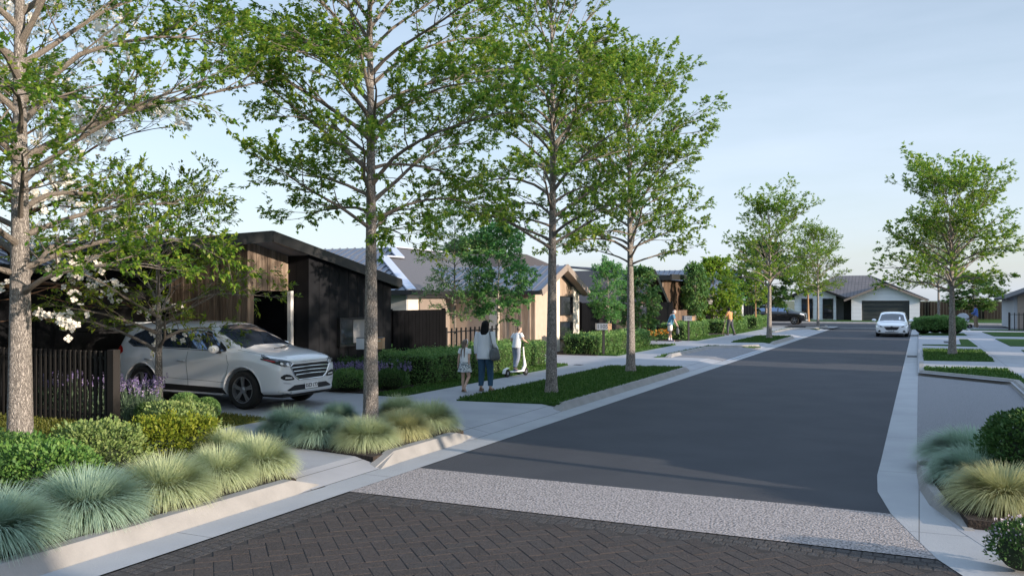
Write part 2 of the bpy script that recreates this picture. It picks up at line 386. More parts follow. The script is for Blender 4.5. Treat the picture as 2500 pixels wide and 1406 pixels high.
# ------------------------------------------------------------------ mesh helpers
class MB:
    def __init__(s):
        s.v, s.f, s.m, s.cur = [], [], [], 0
    def add(s, vs, fs):
        o = len(s.v)
        s.v += [tuple(v) for v in vs]
        s.f += [tuple(o + i for i in f) for f in fs]
        s.m += [s.cur] * len(fs)
        return s
    def box(s, x0, x1, y0, y1, z0, z1):
        return s.add([(x0, y0, z0), (x1, y0, z0), (x1, y1, z0), (x0, y1, z0), (x0, y0, z1), (x1, y0, z1), (x1, y1, z1), (x0, y1, z1)],
                     [(0, 3, 2, 1), (4, 5, 6, 7), (0, 1, 5, 4), (1, 2, 6, 5), (2, 3, 7, 6), (3, 0, 4, 7)])
    def obox(s, c, ax, ay, az):
        """oriented box: centre and three half-axis vectors"""
        c, ax, ay, az = Vector(c), Vector(ax), Vector(ay), Vector(az)
        vs = [c + sx * ax + sy * ay + sz * az for sz in (-1, 1) for sx, sy in ((-1, -1), (1, -1), (1, 1), (-1, 1))]
        return s.add(vs, [(0, 3, 2, 1), (4, 5, 6, 7), (0, 1, 5, 4), (1, 2, 6, 5), (2, 3, 7, 6), (3, 0, 4, 7)])
    def beam(s, a, b, w, h, up=(0, 0, 1)):
        a, b = Vector(a), Vector(b)
        d = (b - a)
        l = d.length
        d.normalize()
        sd_ = d.cross(Vector(up))
        if sd_.length < 1e-4:
            sd_ = d.cross(Vector((1, 0, 0)))
        sd_.normalize()
        u = sd_.cross(d)
        return s.obox((a + b) / 2, d * l / 2, sd_ * w / 2, u * h / 2)
    def prism(s, pts, d):
        """planar polygon pts (3D) extruded by vector d"""
        n = len(pts)
        d = Vector(d)
        P = [Vector(p) for p in pts]
        return s.add(P + [p + d for p in P], [tuple(range(n))[::-1], tuple(range(n, 2 * n))] + [(i, (i + 1) % n, n + (i + 1) % n, n + i) for i in range(n)])
    def slab(s, pts, t):
        P = [Vector(p) for p in pts]
        nrm = Vector((0, 0, 0))
        for i in range(len(P)):
            nrm += P[i].cross(P[(i + 1) % len(P)])
        nrm.normalize()
        if nrm.z < 0:
            nrm = -nrm
            P = P[::-1]
        return s.prism(P, -nrm * t) if True else s
    def poly(s, pts, z=None):
        return s.add([(p[0], p[1], p[2] if z is None else z) for p in pts], [tuple(range(len(pts)))])
    def tube(s, pts, rad, n=8, cap=True, squash=None):
        P = [Vector(p) for p in pts]
        if not hasattr(rad, '__len__'):
            rad = [rad] * len(P)
        t0 = (P[1] - P[0]).normalized()
        u = t0.orthogonal().normalized()
        vs, fs = [], []
        for i, p in enumerate(P):
            t = (P[min(i + 1, len(P) - 1)] - P[max(i - 1, 0)])
            if t.length < 1e-9:
                t = t0
            t.normalize()
            u = (u - t * u.dot(t))
            if u.length < 1e-6:
                u = t.orthogonal()
            u.normalize()
            w = t.cross(u)
            for k in range(n):
                a = 2 * PI * k / n
                vs.append(p + (u * math.cos(a) + w * math.sin(a)) * rad[i])
        for i in range(len(P) - 1):
            for k in range(n):
                fs.append((i * n + k, i * n + (k + 1) % n, (i + 1) * n + (k + 1) % n, (i + 1) * n + k))
        if cap:
            fs.append(tuple(range(n))[::-1])
            fs.append(tuple((len(P) - 1) * n + k for k in range(n)))
        return s.add(vs, fs)
    def lathe(s, prof, c=(0, 0, 0), n=24, axis='z', closed=False):
        vs, fs = [], []
        for r, z in prof:
            for k in range(n):
                a = 2 * PI * k / n
                if axis == 'z':
                    vs.append((c[0] + r * math.cos(a), c[1] + r * math.sin(a), c[2] + z))
                elif axis == 'y':
                    vs.append((c[0] + r * math.cos(a), c[1] + z, c[2] + r * math.sin(a)))
                else:
                    vs.append((c[0] + z, c[1] + r * math.cos(a), c[2] + r * math.sin(a)))
        m = len(prof)
        for i in range(m if closed else m - 1):
            j = (i + 1) % m
            for k in range(n):
                fs.append((i * n + k, i * n + (k + 1) % n, j * n + (k + 1) % n, j * n + k))
        return s.add(vs, fs)
    def ball(s, c, r, n=10, m=7):
        if not hasattr(r, '__len__'):
            r = (r, r, r)
        vs = [(c[0], c[1], c[2] - r[2])]
        for i in range(1, m):
            a = -PI / 2 + PI * i / m
            for k in range(n):
                b = 2 * PI * k / n
                vs.append((c[0] + r[0] * math.cos(a) * math.cos(b), c[1] + r[1] * math.cos(a) * math.sin(b), c[2] + r[2] * math.sin(a)))
        vs.append((c[0], c[1], c[2] + r[2]))
        fs = [(0, 1 + (k + 1) % n, 1 + k) for k in range(n)]
        for i in range(m - 2):
            for k in range(n):
                fs.append((1 + i * n + k, 1 + i * n + (k + 1) % n, 1 + (i + 1) * n + (k + 1) % n, 1 + (i + 1) * n + k))
        e = len(vs) - 1
        fs += [(e, 1 + (m - 2) * n + k, 1 + (m - 2) * n + (k + 1) % n) for k in range(n)]
        return s.add(vs, fs)
    def xf(s, mtx, start=0):
        for i in range(start, len(s.v)):
            s.v[i] = tuple(mtx @ Vector(s.v[i]))
        return s
    def build(s, name, ms, parent=None, smooth=False, bevel=0.0, fix=True):
        me = bpy.data.meshes.new(name)
        me.from_pydata(s.v, [], s.f)
        for m_ in (ms if isinstance(ms, (list, tuple)) else [ms]):
            me.materials.append(m_)
        if any(s.m):
            me.polygons.foreach_set('material_index', s.m)
        if fix:
            b = bmesh.new()
            b.from_mesh(me)
            bmesh.ops.recalc_face_normals(b, faces=b.faces)
            b.to_mesh(me)
            b.free()
        if smooth:
            me.polygons.foreach_set('use_smooth', [True] * len(me.polygons))
        me.update()
        o = bpy.data.objects.new(name, me)
        C.objects.link(o)
        if parent is not None:
            o.parent = parent
        if bevel:
            bv = o.modifiers.new('bevel', 'BEVEL')
            bv.width = bevel
            bv.segments = 2
            bv.limit_method = 'ANGLE'
        if smooth and not bevel:
            try:
                me.set_sharp_from_angle(angle=R(40))
            except Exception:
                pass
        return o

def tag(o, label=None, cat=None, group=None, kind=None):
    if label:
        o['label'] = label
    if cat:
        o['category'] = cat
    if group:
        o['group'] = group
    if kind:
        o['kind'] = kind
    return o

def thing(name, label, cat, loc=(0, 0, 0), rz=0.0, group=None):
    o = bpy.data.objects.new(name, None)
    o.empty_display_size = 0.3
    C.objects.link(o)
    o.location = loc
    o.rotation_euler = (0, 0, rz)
    return tag(o, label, cat, group)

def dup(root, loc, rz, label, group=None, scale=None):
    """a copy of a thing with copies of its parts and sub-parts"""
    r = root.copy()
    C.objects.link(r)
    r.location = loc
    r.rotation_euler = (0, 0, rz)
    if scale is not None:
        r.scale = scale if hasattr(scale, '__len__') else (scale,) * 3
    r['label'] = label
    if group:
        r['group'] = group
    def kids(a, b):
        for ch in [c for c in bpy.data.objects if c.parent == a]:
            d = ch.copy()
            C.objects.link(d)
            d.parent = b
            kids(ch, d)
    kids(root, r)
    return r

def npmesh(name, V, F, ms, parent=None, smooth=False, mi=None):
    V = np.asarray(V, dtype=np.float32)
    F = np.asarray(F, dtype=np.int32)
    k = F.shape[1]
    me = bpy.data.meshes.new(name)
    me.vertices.add(len(V))
    me.vertices.foreach_set('co', V.ravel())
    me.loops.add(F.size)
    me.loops.foreach_set('vertex_index', F.ravel())
    me.polygons.add(len(F))
    me.polygons.foreach_set('loop_start', np.arange(0, F.size, k, dtype=np.int32))
    me.polygons.foreach_set('loop_total', np.full(len(F), k, dtype=np.int32))
    for m_ in (ms if isinstance(ms, (list, tuple)) else [ms]):
        me.materials.append(m_)
    if mi is not None:
        me.polygons.foreach_set('material_index', np.asarray(mi, dtype=np.int32))
    if smooth:
        me.polygons.foreach_set('use_smooth', np.ones(len(F), dtype=bool))
    me.update(calc_edges=True)
    me.validate()
    o = bpy.data.objects.new(name, me)
    C.objects.link(o)
    if parent is not None:
        o.parent = parent
    return o

def unit(a):
    return a / np.maximum(np.linalg.norm(a, axis=-1, keepdims=True), 1e-9)

def leaves(rng, P, D, size, aspect=0.5, up=0.6, jit=0.5, var=0.35, fold=0.15):
    """one diamond leaf per point P growing along D; returns V, F"""
    n = len(P)
    D = unit(D + rng.normal(0, jit, (n, 3)))
    U = unit(rng.normal(0, 1, (n, 3)) + np.array([0, 0, up * 3]))
    S = unit(np.cross(D, U))
    Nn = np.cross(S, D)
    L = (size * (1 + rng.uniform(-var, var, n)))[:, None]
    W = L * aspect
    V = np.empty((n, 4, 3))
    V[:, 0] = P
    V[:, 1] = P + D * L * 0.45 + S * W * 0.5 + Nn * W * fold
    V[:, 2] = P + D * L - Nn * L * 0.08
    V[:, 3] = P + D * L * 0.45 - S * W * 0.5 + Nn * W * fold
    F = np.arange(n * 4).reshape(n, 4)
    return V.reshape(-1, 3), F

def merge(parts):
    Vs, Fs, o = [], [], 0
    for V, F in parts:
        Vs.append(V)
        Fs.append(F + o)
        o += len(V)
    return np.concatenate(Vs), np.concatenate(Fs)

def sdist(p, q):
    return math.hypot(p[0] - q[0], p[1] - q[1])

def in_poly(x, y, poly):
    c = np.zeros(len(x), dtype=bool)
    j = len(poly) - 1
    for i in range(len(poly)):
        xi, yi = poly[i]
        xj, yj = poly[j]
        c ^= ((yi > y) != (yj > y)) & (x < (xj - xi) * (y - yi) / ((yj - yi) + 1e-12) + xi)
        j = i
    return c
# ------------------------------------------------------------------ ground, roads, kerbs, paths
def sheet(name, polys, m, kind='structure', skirt=0.0):
    mb = MB()
    for poly, z in polys:
        if skirt:
            mb.prism([(p[0], p[1], z - skirt) for p in poly], (0, 0, skirt))
        else:
            mb.poly(poly, z)
    return tag(mb.build(name, m), kind=kind)

def rect(x0, x1, y0, y1):
    return [(x0, y0), (x1, y0), (x1, y1), (x0, y1)]

sheet('ground', [(rect(-900, 900, -300, 1500), -0.06)], M['ground'])
sheet('road', [([(-5.9, 9.65), (-0.2, 9.65), (-0.2, 12.0), (-0.47, 12.7), (-0.47, 71.5), (-5.9, 71.5)], 0.0), (rect(-60, 60, 71.5, 85.0), 0.0)], M['asphalt'])
sheet('threshold_band', [([(-5.9, 8.13), (0.14, 8.13), (-0.08, 8.95), (-0.262, 9.655), (-5.9, 9.655)], 0.004)], M['aggregate'])
sheet('paving_bed', [(rect(-5.9, 8, -8, 8.13), -0.004)], M['mortar'])
sheet('road_marking', [([(-5.6, 71.45), (-0.5, 71.45), (-0.5, 71.70), (-5.6, 71.70)], 0.004)], M['white_paint'])

# herringbone clay pavers, each a chamfered block, with a cobble edging along two sides
random.seed(4)
mb = MB()
BL, BW, GP = 0.30, 0.15, 0.007
rot = Matrix.Rotation(R(45), 4, 'Z')
org = Vector((-2.5, 6.0, 0))
def brick(mb, cx, cy, lx, ly, z=0.0, a=0.0):
    h = 0.0035
    zt = z + random.uniform(-0.0015, 0.0015)
    q = Matrix.Translation((cx, cy, zt)) @ Matrix.Rotation(a, 4, 'Z')
    vs = []
    for d, zz in ((0, -0.03), (0, -h), (h, 0.0)):
        x, y = lx / 2 - d, ly / 2 - d
        vs += [q @ Vector((sx * x, sy * y, zz)) for sx, sy in ((-1, -1), (1, -1), (1, 1), (-1, 1))]
    fs = [(8, 9, 10, 11)]
    for l in (0, 4):
        fs += [(l + k, l + (k + 1) % 4, l + 4 + (k + 1) % 4, l + 4 + k) for k in range(4)]
    mb.add(vs, fs)
for i in range(-60, 60):
    for j in range(-60, 60):
        # 2:1 herringbone: horizontal block at (x,y), vertical block beside it
        for hv in (0, 1):
            if hv == 0:
                x, y = i * BW + 2 * j * BL * 0 + 0, 0
            k = (i - j) % 4
            if hv == 0 and k == 0:
                c = Vector((i * BW + BL / 2, j * BW + BW / 2, 0)); l = (BL - GP, BW - GP)
            elif hv == 1 and k == 2:
                c = Vector((i * BW + BW / 2, j * BW - BW + BL / 2, 0)); l = (BW - GP, BL - GP)
            else:
                continue
            p = rot @ c + org
            if -5.56 < p.x < 4.5 and 2.6 < p.y < 7.79 and p.x < 0.9 + (8.0 - p.y) * 0.9:
                brick(mb, p.x, p.y, l[0] + random.uniform(-.002, .002), l[1], 0.0, R(45) + random.uniform(-.008, .008))
tag(mb.build('brick_paving', M['brick']), kind='structure')
mb = MB()
for r_ in range(3):
    y = 8.13 - 0.055 - r_ * 0.11
    x = -5.85
    while x < 1.4:
        w = random.uniform(0.085, 0.12)
        if x > -5.56 - 0.05:
            brick(mb, x + w / 2, y + random.uniform(-.004, .004), w - 0.012, 0.098, -0.002, random.uniform(-.05, .05))
        x += w
    x = -5.9 + 0.055 + r_ * 0.11
    y = 2.6
    while y < 8.1:
        w = random.uniform(0.085, 0.12)
        brick(mb, x + random.uniform(-.004, .004), y + w / 2, 0.098, w - 0.012, -0.002, random.uniform(-.05, .05))
        y += w
tag(mb.build('cobble_edging', M['cobble']), kind='structure')

# gutters
mb = MB()
mb.poly(rect(-6.33, -5.9, 2, 71.5), 0.006)
inner = [(-0.47, 71.5), (-0.47, 12.6), (-0.475, 11.7), (-0.43, 10.7), (-0.262, 9.655), (-0.08, 8.95), (0.14, 8.13), (0.52, 7.25), (1.0, 6.4), (1.9, 5.3)]
outer = [(-0.03, 71.5), (-0.03, 12.6), (-0.03, 11.8), (0.0, 11.0), (0.10, 10.2), (0.34, 9.2), (0.62, 8.4), (0.98, 7.6), (1.45, 6.8), (2.35, 5.7)]
for i in range(len(inner) - 1):
    mb.add([(*inner[i], 0.006), (*outer[i], 0.012), (*outer[i + 1], 0.012), (*inner[i + 1], 0.006)], [(0, 1, 2, 3)])
tag(mb.build('gutter', M['gutter']), kind='structure')

# footpaths, driveways and parking bays
mb = MB()
for x0, x1, z0, z1 in ((-6.33, -6.85, 0.010, 0.10), (-6.85, -13.2, 0.10, 0.10)):
    mb.add([(x0, 2, z0), (x0, 71.5, z0), (x1, 71.5, z1), (x1, 2, z1)], [(0, 1, 2, 3)])
mb.poly(rect(-16.2, -13.2, 9.0, 16.4), 0.10)
mb.poly(rect(-17.1, -13.2, 25.6, 30.2), 0.10)
mb.poly([(2.1, 13.6), (60, 13.6), (60, 71.5), (2.1, 71.5)], 0.10)
mb.poly([(-0.03, 27.35), (1.93, 25.45), (2.1, 25.3), (2.1, 71.5), (-0.03, 71.5)], 0.10)
mb.poly([(0.34, 9.2), (0.62, 8.4), (0.98, 7.6), (1.45, 6.8), (2.35, 5.7), (9, 4), (9, 9.2)], 0.014)
mb.poly([(0.34, 9.2), (9, 9.2), (9, 13.6), (-0.03, 13.6), (-0.03, 11.8), (0.0, 11.0), (0.10, 10.2)], 0.014)
for s in (-1, 1):
    x = (-5.9, 0) if s < 0 else (-0.4, 0)
mb.poly(rect(-60, -5.65, 67.3, 71.5), 0.102)
mb.poly(rect(-60, 60, 85.3, 87.0), 0.10)
tag(mb.build('footpath', M['concrete']), kind='structure')
sheet('parking_bay', [([(-0.03, 13.6), (2.1, 13.6), (2.1, 25.3), (-0.03, 27.35)], 0.016),
                      ([(-6.85, 30.9), (-6.85, 38.3), (-8.02, 36.8), (-8.10, 31.0)], 0.106)], M['bay'])
tag(MB().add([(-6.33, 30.9, .016), (-6.85, 30.9, .106), (-6.85, 38.3, .106), (-6.33, 39.0, .016)], [(0, 1, 2, 3)]).build('parking_bay', M['bay']), kind='structure')
sheet('yard', [(rect(-70, -13.2, -10, 71.5), 0.094), (rect(-13.2, -6.33, -10, 2), 0.094)], M['lawn'])

def kerb(name, path, h=0.13, flip=False, taper=(0, 0), base=0.0, w=0.22, batter=0.09):
    """battered kerb: the face is on the left of the path's direction unless flipped"""
    P = [Vector((p[0], p[1], 0)) for p in path]
    mb = MB()
    rings = []
    n = len(P)
    for i, p in enumerate(P):
        t = (P[min(i + 1, n - 1)] - P[max(i - 1, 0)]).normalized()
        s = Vector((-t.y, t.x, 0)) * (-1 if flip else 1)
        hh = h * (0.08 if (i == 0 and taper[0]) or (i == n - 1 and taper[1]) else 1)
        rings.append([p + Vector((0, 0, base - 0.05)), p + Vector((0, 0, base)), p - s * batter * 0.9 + Vector((0, 0, base + hh - 0.012)), p - s * batter + Vector((0, 0, base + hh)),
                      p - s * w + Vector((0, 0, base + hh)), p - s * w + Vector((0, 0, base - 0.05))])
    vs = [v for r in rings for v in r]
    fs = []
    for i in range(n - 1):
        for k in range(6):
            fs.append((i * 6 + k, i * 6 + (k + 1) % 6, (i + 1) * 6 + (k + 1) % 6, (i + 1) * 6 + k))
    fs += [tuple(range(6)), tuple((n - 1) * 6 + k for k in range(6))]
    mb.add(vs, fs)
    return tag(mb.build(name, M['kerb']), kind='structure')

kerb('kerb', [(-6.33, 2), (-6.33, 7.75), (-6.30, 8.22)], h=0.15, flip=True, taper=(0, 1), base=0.006)
kerb('kerb', [(-6.30, 9.35), (-6.33, 9.85), (-6.33, 11.6), (-6.33, 12.15)], h=0.15, flip=True, taper=(1, 1), base=0.006)
kerb('kerb', [(-6.33, 15.6), (-6.33, 16.1), (-6.33, 26.0), (-6.33, 26.45)], flip=True, taper=(1, 1), base=0.006)
kerb('kerb', [(-6.33, 43.0), (-6.33, 43.4), (-6.33, 50.6), (-6.33, 51.0)], flip=True, taper=(1, 1), base=0.006)
kerb('kerb', [(-8.12, 30.6), (-8.10, 31.1), (-8.0, 36.8), (-6.9, 38.4), (-6.36, 39.2)], flip=True, taper=(1, 0), h=0.10, base=0.106)
kerb('kerb', [(-8.12, 55.6), (-8.10, 56.1), (-8.0, 62.0), (-6.9, 63.6), (-6.36, 64.4)], flip=True, taper=(1, 0), h=0.10, base=0.106)
kerb('kerb', [(-7.6, 67.2), (-6.5, 67.5), (-6.2, 68.3), (-6.4, 71.2)], flip=True, h=0.10, base=0.10)
kerb('kerb', [(2.10, 13.7), (2.10, 25.3), (1.9, 25.6), (0.2, 27.25), (-0.03, 27.45)], h=0.14, base=0.016, w=0.2)
kerb('kerb', [(-0.03, 27.45), (-0.03, 31.0), (-0.03, 42.5)], flip=False, h=0.10, base=0.012, w=0.16, batter=0.03, taper=(0, 1))
kerb('kerb', [(-0.03, 54.5), (-0.03, 56.0), (-0.03, 62.0), (-0.03, 70.0)], flip=False, h=0.11, base=0.012, w=0.16, batter=0.03)
kerb('kerb', [(-0.03, 13.0), (-0.03, 12.0), (0.0, 11.0), (0.10, 10.2), (0.34, 9.2)], flip=True, h=0.10, base=0.012, w=0.14, batter=0.05, taper=(1, 1))
kerb('kerb', [(60, 85.0), (-60, 85.0)], flip=False, h=0.12, base=0.0)
sheet('kerb_edge_line', [([(-6.30, 31.2), (-6.18, 31.2), (-6.18, 38.0), (-6.30, 38.0)], 0.016)], M['flashing'])

# planting beds and lawns
sheet('planting_soil', [([(-6.52, 1), (-6.52, 7.95), (-9.2, 9.3), (-10.3, 10.25), (-10.5, 7.8), (-12, 1)], 0.125),
                        ([(-6.52, 9.5), (-6.52, 12.0), (-7.4, 12.75), (-8.95, 12.5), (-9.35, 10.9), (-8.35, 9.8)], 0.125),
                        ([(-11.45, 10.1), (-16.2, 10.1), (-16.2, 12.15), (-12.6, 12.15), (-11.45, 11.3)], 0.125),
                        ([(-10.6, 15.95), (-10.6, 18.0), (-13.0, 18.0), (-13.0, 15.95)], 0.126),
                        ([(-10.65, 17.6), (-10.65, 25.4), (-13.0, 25.4), (-13.0, 17.6)], 0.122),
                        ([(-10.9, 30.4), (-10.9, 38.2), (-13.1, 38.2), (-13.1, 30.4)], 0.122),
                        ([(-10.9, 42.6), (-10.9, 49.6), (-13.1, 49.6), (-13.1, 42.6)], 0.122),
                        ([(-10.6, 51.5), (-10.6, 64.0), (-13.1, 64.0), (-13.1, 51.5)], 0.122),
                        ([(-6.6, 67.7), (-6.6, 70.9), (-9.2, 70.9), (-9.2, 67.7)], 0.150),
                        ([(0.42, 9.30), (5, 9.30), (5, 13.5), (0.15, 13.5), (0.15, 11.2)], 0.10)], M['soil'], skirt=0.11)
LAWNS = [
    [(-6.5, 15.95), (-6.5, 26.0), (-8.68, 25.5), (-8.68, 15.67)],
    [(-10.12, 15.75), (-10.12, 25.6), (-10.75, 25.5), (-10.75, 15.75)],
    [(-10.15, 30.6), (-10.15, 39.2), (-11.0, 38.2), (-11.0, 30.55)],
    [(-8.62, 30.3), (-8.50, 38.4), (-6.30, 38.9), (-6.55, 38.75), (-8.22, 37.0), (-8.34, 30.9)],
    [(-10.2, 43.6), (-10.15, 50.4), (-11.0, 49.6), (-11.0, 43.4)],
    [(-6.5, 43.3), (-6.5, 50.8), (-8.3, 50.4), (-8.3, 42.6)],
    [(-10.0, 53.0), (-10.0, 63.0), (-10.7, 63.0), (-10.7, 53.0)],
    [(-8.62, 55.3), (-8.50, 63.6), (-6.30, 64.2), (-6.55, 64.0), (-8.22, 62.2), (-8.34, 55.9)],
    [(0.14, 32.8), (0.14, 40.0), (2.3, 40.2), (2.3, 33.2)],
    [(0.14, 27.7), (0.14, 29.3), (2.33, 29.5), (2.75, 18.5), (2.34, 18.5), (2.34, 25.4), (2.0, 25.8)],
    [(0.14, 43.7), (2.35, 43.3), (2.3, 51.0), (1.9, 51.0), (1.75, 44.7), (0.14, 44.2)],
    [(3.7, 44.5), (3.65, 52.2), (12, 52.2), (12, 44.5)],
    [(3.85, 56.0), (3.65, 62.9), (12, 62.9), (12, 56.0)],
    [(3.8, 30.0), (3.8, 41.0), (12, 41.0), (12, 30.0)],
    [(0.0, 55.6), (2.5, 56.3), (2.5, 60.0), (0.0, 60.0)],
    [(3.2, 66.5), (3.2, 68.5), (14, 68.5), (14, 66.5)],
    [(-60, 87.2), (60, 87.2), (60, 104), (-60, 104)],
]
sheet('lawn', [(p, 0.128) for p in LAWNS], M['lawn'], skirt=0.05)
DRY = [[(-10.35, 7.9), (-10.25, 11.75), (-11.45, 11.9), (-11.45, 10.1), (-24, 10.1), (-24, 4), (-12, 3)]]
sheet('lawn', [(p, 0.127) for p in DRY], M['lawn_dry'], skirt=0.05)

def grass_on(name, polys, z, dens, h, m, seed, w=0.006):
    rng = np.random.default_rng(seed)
    parts = []
    for poly in polys:
        xs, ys = [p[0] for p in poly], [p[1] for p in poly]
        A = (max(xs) - min(xs)) * (max(ys) - min(ys))
        n = int(A * dens)
        x, y = rng.uniform(min(xs) - .02, max(xs) + .02, n), rng.uniform(min(ys) - .02, max(ys) + .02, n)
        k = in_poly(x, y, poly)
        P = np.stack([x[k], y[k], np.full(k.sum(), z)], 1)
        D = np.tile([0, 0, 1.0], (len(P), 1))
        parts.append(leaves(rng, P, D, h, aspect=w / h * 2, up=0, jit=0.45, var=0.5))
    V, F = merge(parts)
    return tag(npmesh(name, V, F, m), kind='stuff')
grass_on('grass', LAWNS[:2], 0.126, 1500, 0.055, M['blade'], 1, 0.009)
grass_on('grass', LAWNS[2:10], 0.126, 420, 0.06, M['blade'], 2, 0.013)
grass_on('grass', [[(-10.35, 7.9), (-10.25, 11.75), (-11.45, 11.9), (-11.45, 10.1), (-17.5, 10.1), (-17.5, 6), (-12, 6)]], 0.125, 1100, 0.05, M['blade_dry'], 3, 0.007)
# ------------------------------------------------------------------ houses, fences (large structure)
def gable_slopes(mb, x0, x1, yl, yr, yridge, zl, zr, zridge, t=0.14):
    """gable roof, ridge along X"""
    mb.slab([(x0, yl, zl), (x1, yl, zl), (x1, yridge, zridge), (x0, yridge, zridge)], t)
    mb.slab([(x0, yridge, zridge), (x1, yridge, zridge), (x1, yr, zr), (x0, yr, zr)], t)

def ribs(mb, a, b, c, d, n, w=0.04, h=0.035):
    """standing seams on the roof quad a-b (eave) d-c (ridge)"""
    a, b, c, d = map(Vector, (a, b, c, d))
    nrm = (b - a).cross(d - a).normalized()
    if nrm.z < 0:
        nrm = -nrm
    for i in range(n + 1):
        t = i / n
        p, q = a.lerp(b, t), d.lerp(c, t)
        off = nrm * (h / 2 + 0.001)
        mb.beam(p + off, q + off, w, h, up=nrm)

def boards(mb, p, q, z0, ztop, width=0.15, gap=0.008, t=0.02, jitter=0.0):
    """vertical boards on the line p-q; ztop is a number or a function of the distance along it; boards stand on the left side"""
    p, q = Vector((p[0], p[1], 0)), Vector((q[0], q[1], 0))
    L = (q - p).length
    d = (q - p) / L
    nrm = Vector((d.y, -d.x, 0))
    n = max(1, round(L / width))
    w = L / n
    f = ztop if callable(ztop) else (lambda s: ztop)
    for i in range(n):
        a, b = i * w + gap / 2, (i + 1) * w - gap / 2
        tt = t + (random.uniform(-jitter, jitter) if jitter else 0)
        A, B = p + d * a, p + d * b
        za, zb_ = f(a), f(b)
        vs = [A + Vector((0, 0, z0)), B + Vector((0, 0, z0)), B + Vector((0, 0, zb_)), A + Vector((0, 0, za))]
        mb.prism(vs, nrm * tt)
    return mb

def window(parent, c, u, w, h, depth=0.06, frame=0.05, fm='frame_dark', gm='glass', bars=0, out=None, name='window'):
    """framed window centred at c in a wall whose horizontal direction is u; out = outward normal"""
    c, u = Vector(c), Vector(u).normalized()
    o = Vector(out) if out is not None else Vector((u.y, -u.x, 0))
    z = Vector((0, 0, 1))
    mb = MB()
    for s in (-1, 1):
        mb.obox(c + u * s * (w - frame) / 2, u * frame / 2, o * depth / 2, z * h / 2)
        mb.obox(c + z * s * (h - frame) / 2, u * (w / 2 - frame), o * depth / 2, z * frame / 2)
    for b in range(bars):
        mb.obox(c + z * (-h / 2 + h * (b + 1) / (bars + 1)), u * (w / 2 - frame), o * depth / 2 * 0.8, z * frame * 0.4)
    f = mb.build(name, M[fm], parent)
    g = MB().obox(c - o * depth * 0.2, u * (w / 2 - frame * 0.9), o * 0.006, z * (h / 2 - frame * 0.9))
    g.build('pane', M[gm], f)
    return f

def gutter_line(mb, a, b, r=0.06):
    mb.beam(a, b, r * 2, r * 1.6)

# ---- house 1: dark clad house behind the pale grey car
h = thing('house', 'low black clad house with timber panelled gable behind the pale grey car', 'house', (-14, 15, 0.1))
hl = Matrix.Translation((14, -15, -0.1))
def sub(mb, name, m, parent=None, **k):
    """parts are modelled in world metres, then moved into their house's frame"""
    par = parent or h
    loc = par.location if par.parent is None else par.parent.location
    mb.xf(Matrix.Translation(-Vector(loc)))
    return mb.build(name, M[m] if isinstance(m, str) else [M[x] for x in m], par, **k)
def W(c):
    return Vector(c) - Vector(h.location)
RIDGE1 = 14.85
def roof1(y):
    return 3.66 - (0.183 * (y - RIDGE1) if y > RIDGE1 else 0.125 * (RIDGE1 - y))
mb = MB().box(-19.5, -13.03, 16.33, 19.77, 0.0, 2.52)
sub(mb, 'wall', 'clad_back')
mb = MB()
boards(mb, (-13.03, 16.30), (-13.03, 19.80), 0.1, lambda s: roof1(16.30 + s) - 0.16, 0.40, 0.012, 0.03)
boards(mb, (-16.0, 16.33), (-13.0, 16.33), 0.1, lambda s: roof1(16.33) - 0.16, 0.40, 0.012, 0.03)
boards(mb, (-13.03, 19.77), (-19.0, 19.77), 0.1, 2.60, 0.40, 0.012, 0.03)
sub(mb, 'cladding', 'clad')
mb = MB().box(-19.4, -13.1, 16.4, 19.7, 2.0, 2.70)
sub(mb, 'wall', 'clad_back')
mb = MB().box(-16.4, -16.05, 8.0, 12.35, 0.0, 2.7).box(-24, -16.4, 8.0, 19.6, 0.0, 2.6)
sub(mb, 'wall', 'clad_back')
mb = MB()
boards(mb, (-16.05, 7.9), (-16.05, 12.35), 0.1, 2.72, 0.42, 0.012, 0.03)
boards(mb, (-24, 8.0), (-16.02, 8.0), 0.1, 2.72, 0.42, 0.012, 0.03)
sub(mb, 'cladding', 'clad')
# garage door and the entry porch
mb = MB()
for k in range(5):
    mb.box(-16.25, -16.19, 12.45, 14.80, 0.1 + k * 0.47, 0.1 + k * 0.47 + 0.455)
sub(mb, 'garage_door', 'void')
mb = MB().box(-16.4, -16.02, 12.35, 14.9, 2.46, 2.9)
sub(mb, 'lintel', 'clad')
mb = MB().box(-16.6, -15.9, 14.95, 16.25, 0.1, 2.5)
sub(mb, 'entry_door', 'void')
# timber gable box: side facing the drive, fascia over the porch, column
mb = MB()
boards(mb, (-16.0, 14.93), (-13.62, 14.93), 0.1, lambda s: roof1(14.93) - 0.16, 0.095, 0.006, 0.025, 0.006)
boards(mb, (-13.62, 14.90), (-13.62, 15.10), 0.1, lambda s: roof1(14.9 + s) - 0.16, 0.095, 0.006, 0.025, 0.006)
boards(mb, (-13.62, 15.10), (-13.62, 16.29), 2.40, lambda s: roof1(15.1 + s) - 0.16, 0.095, 0.006, 0.025, 0.006)
sub(mb, 'timber_panel', 'timber')
mb = MB().box(-16.0, -13.64, 14.935, 15.06, 0.1, 3.4).box(-13.75, -13.63, 15.06, 16.28, 2.42, 3.1)
sub(mb, 'panel_core', 'clad_back')
mb = MB().box(-13.52, -13.42, 16.16, 16.26, 0.1, 2.40)
sub(mb, 'downpipe', 'white_paint', smooth=True)
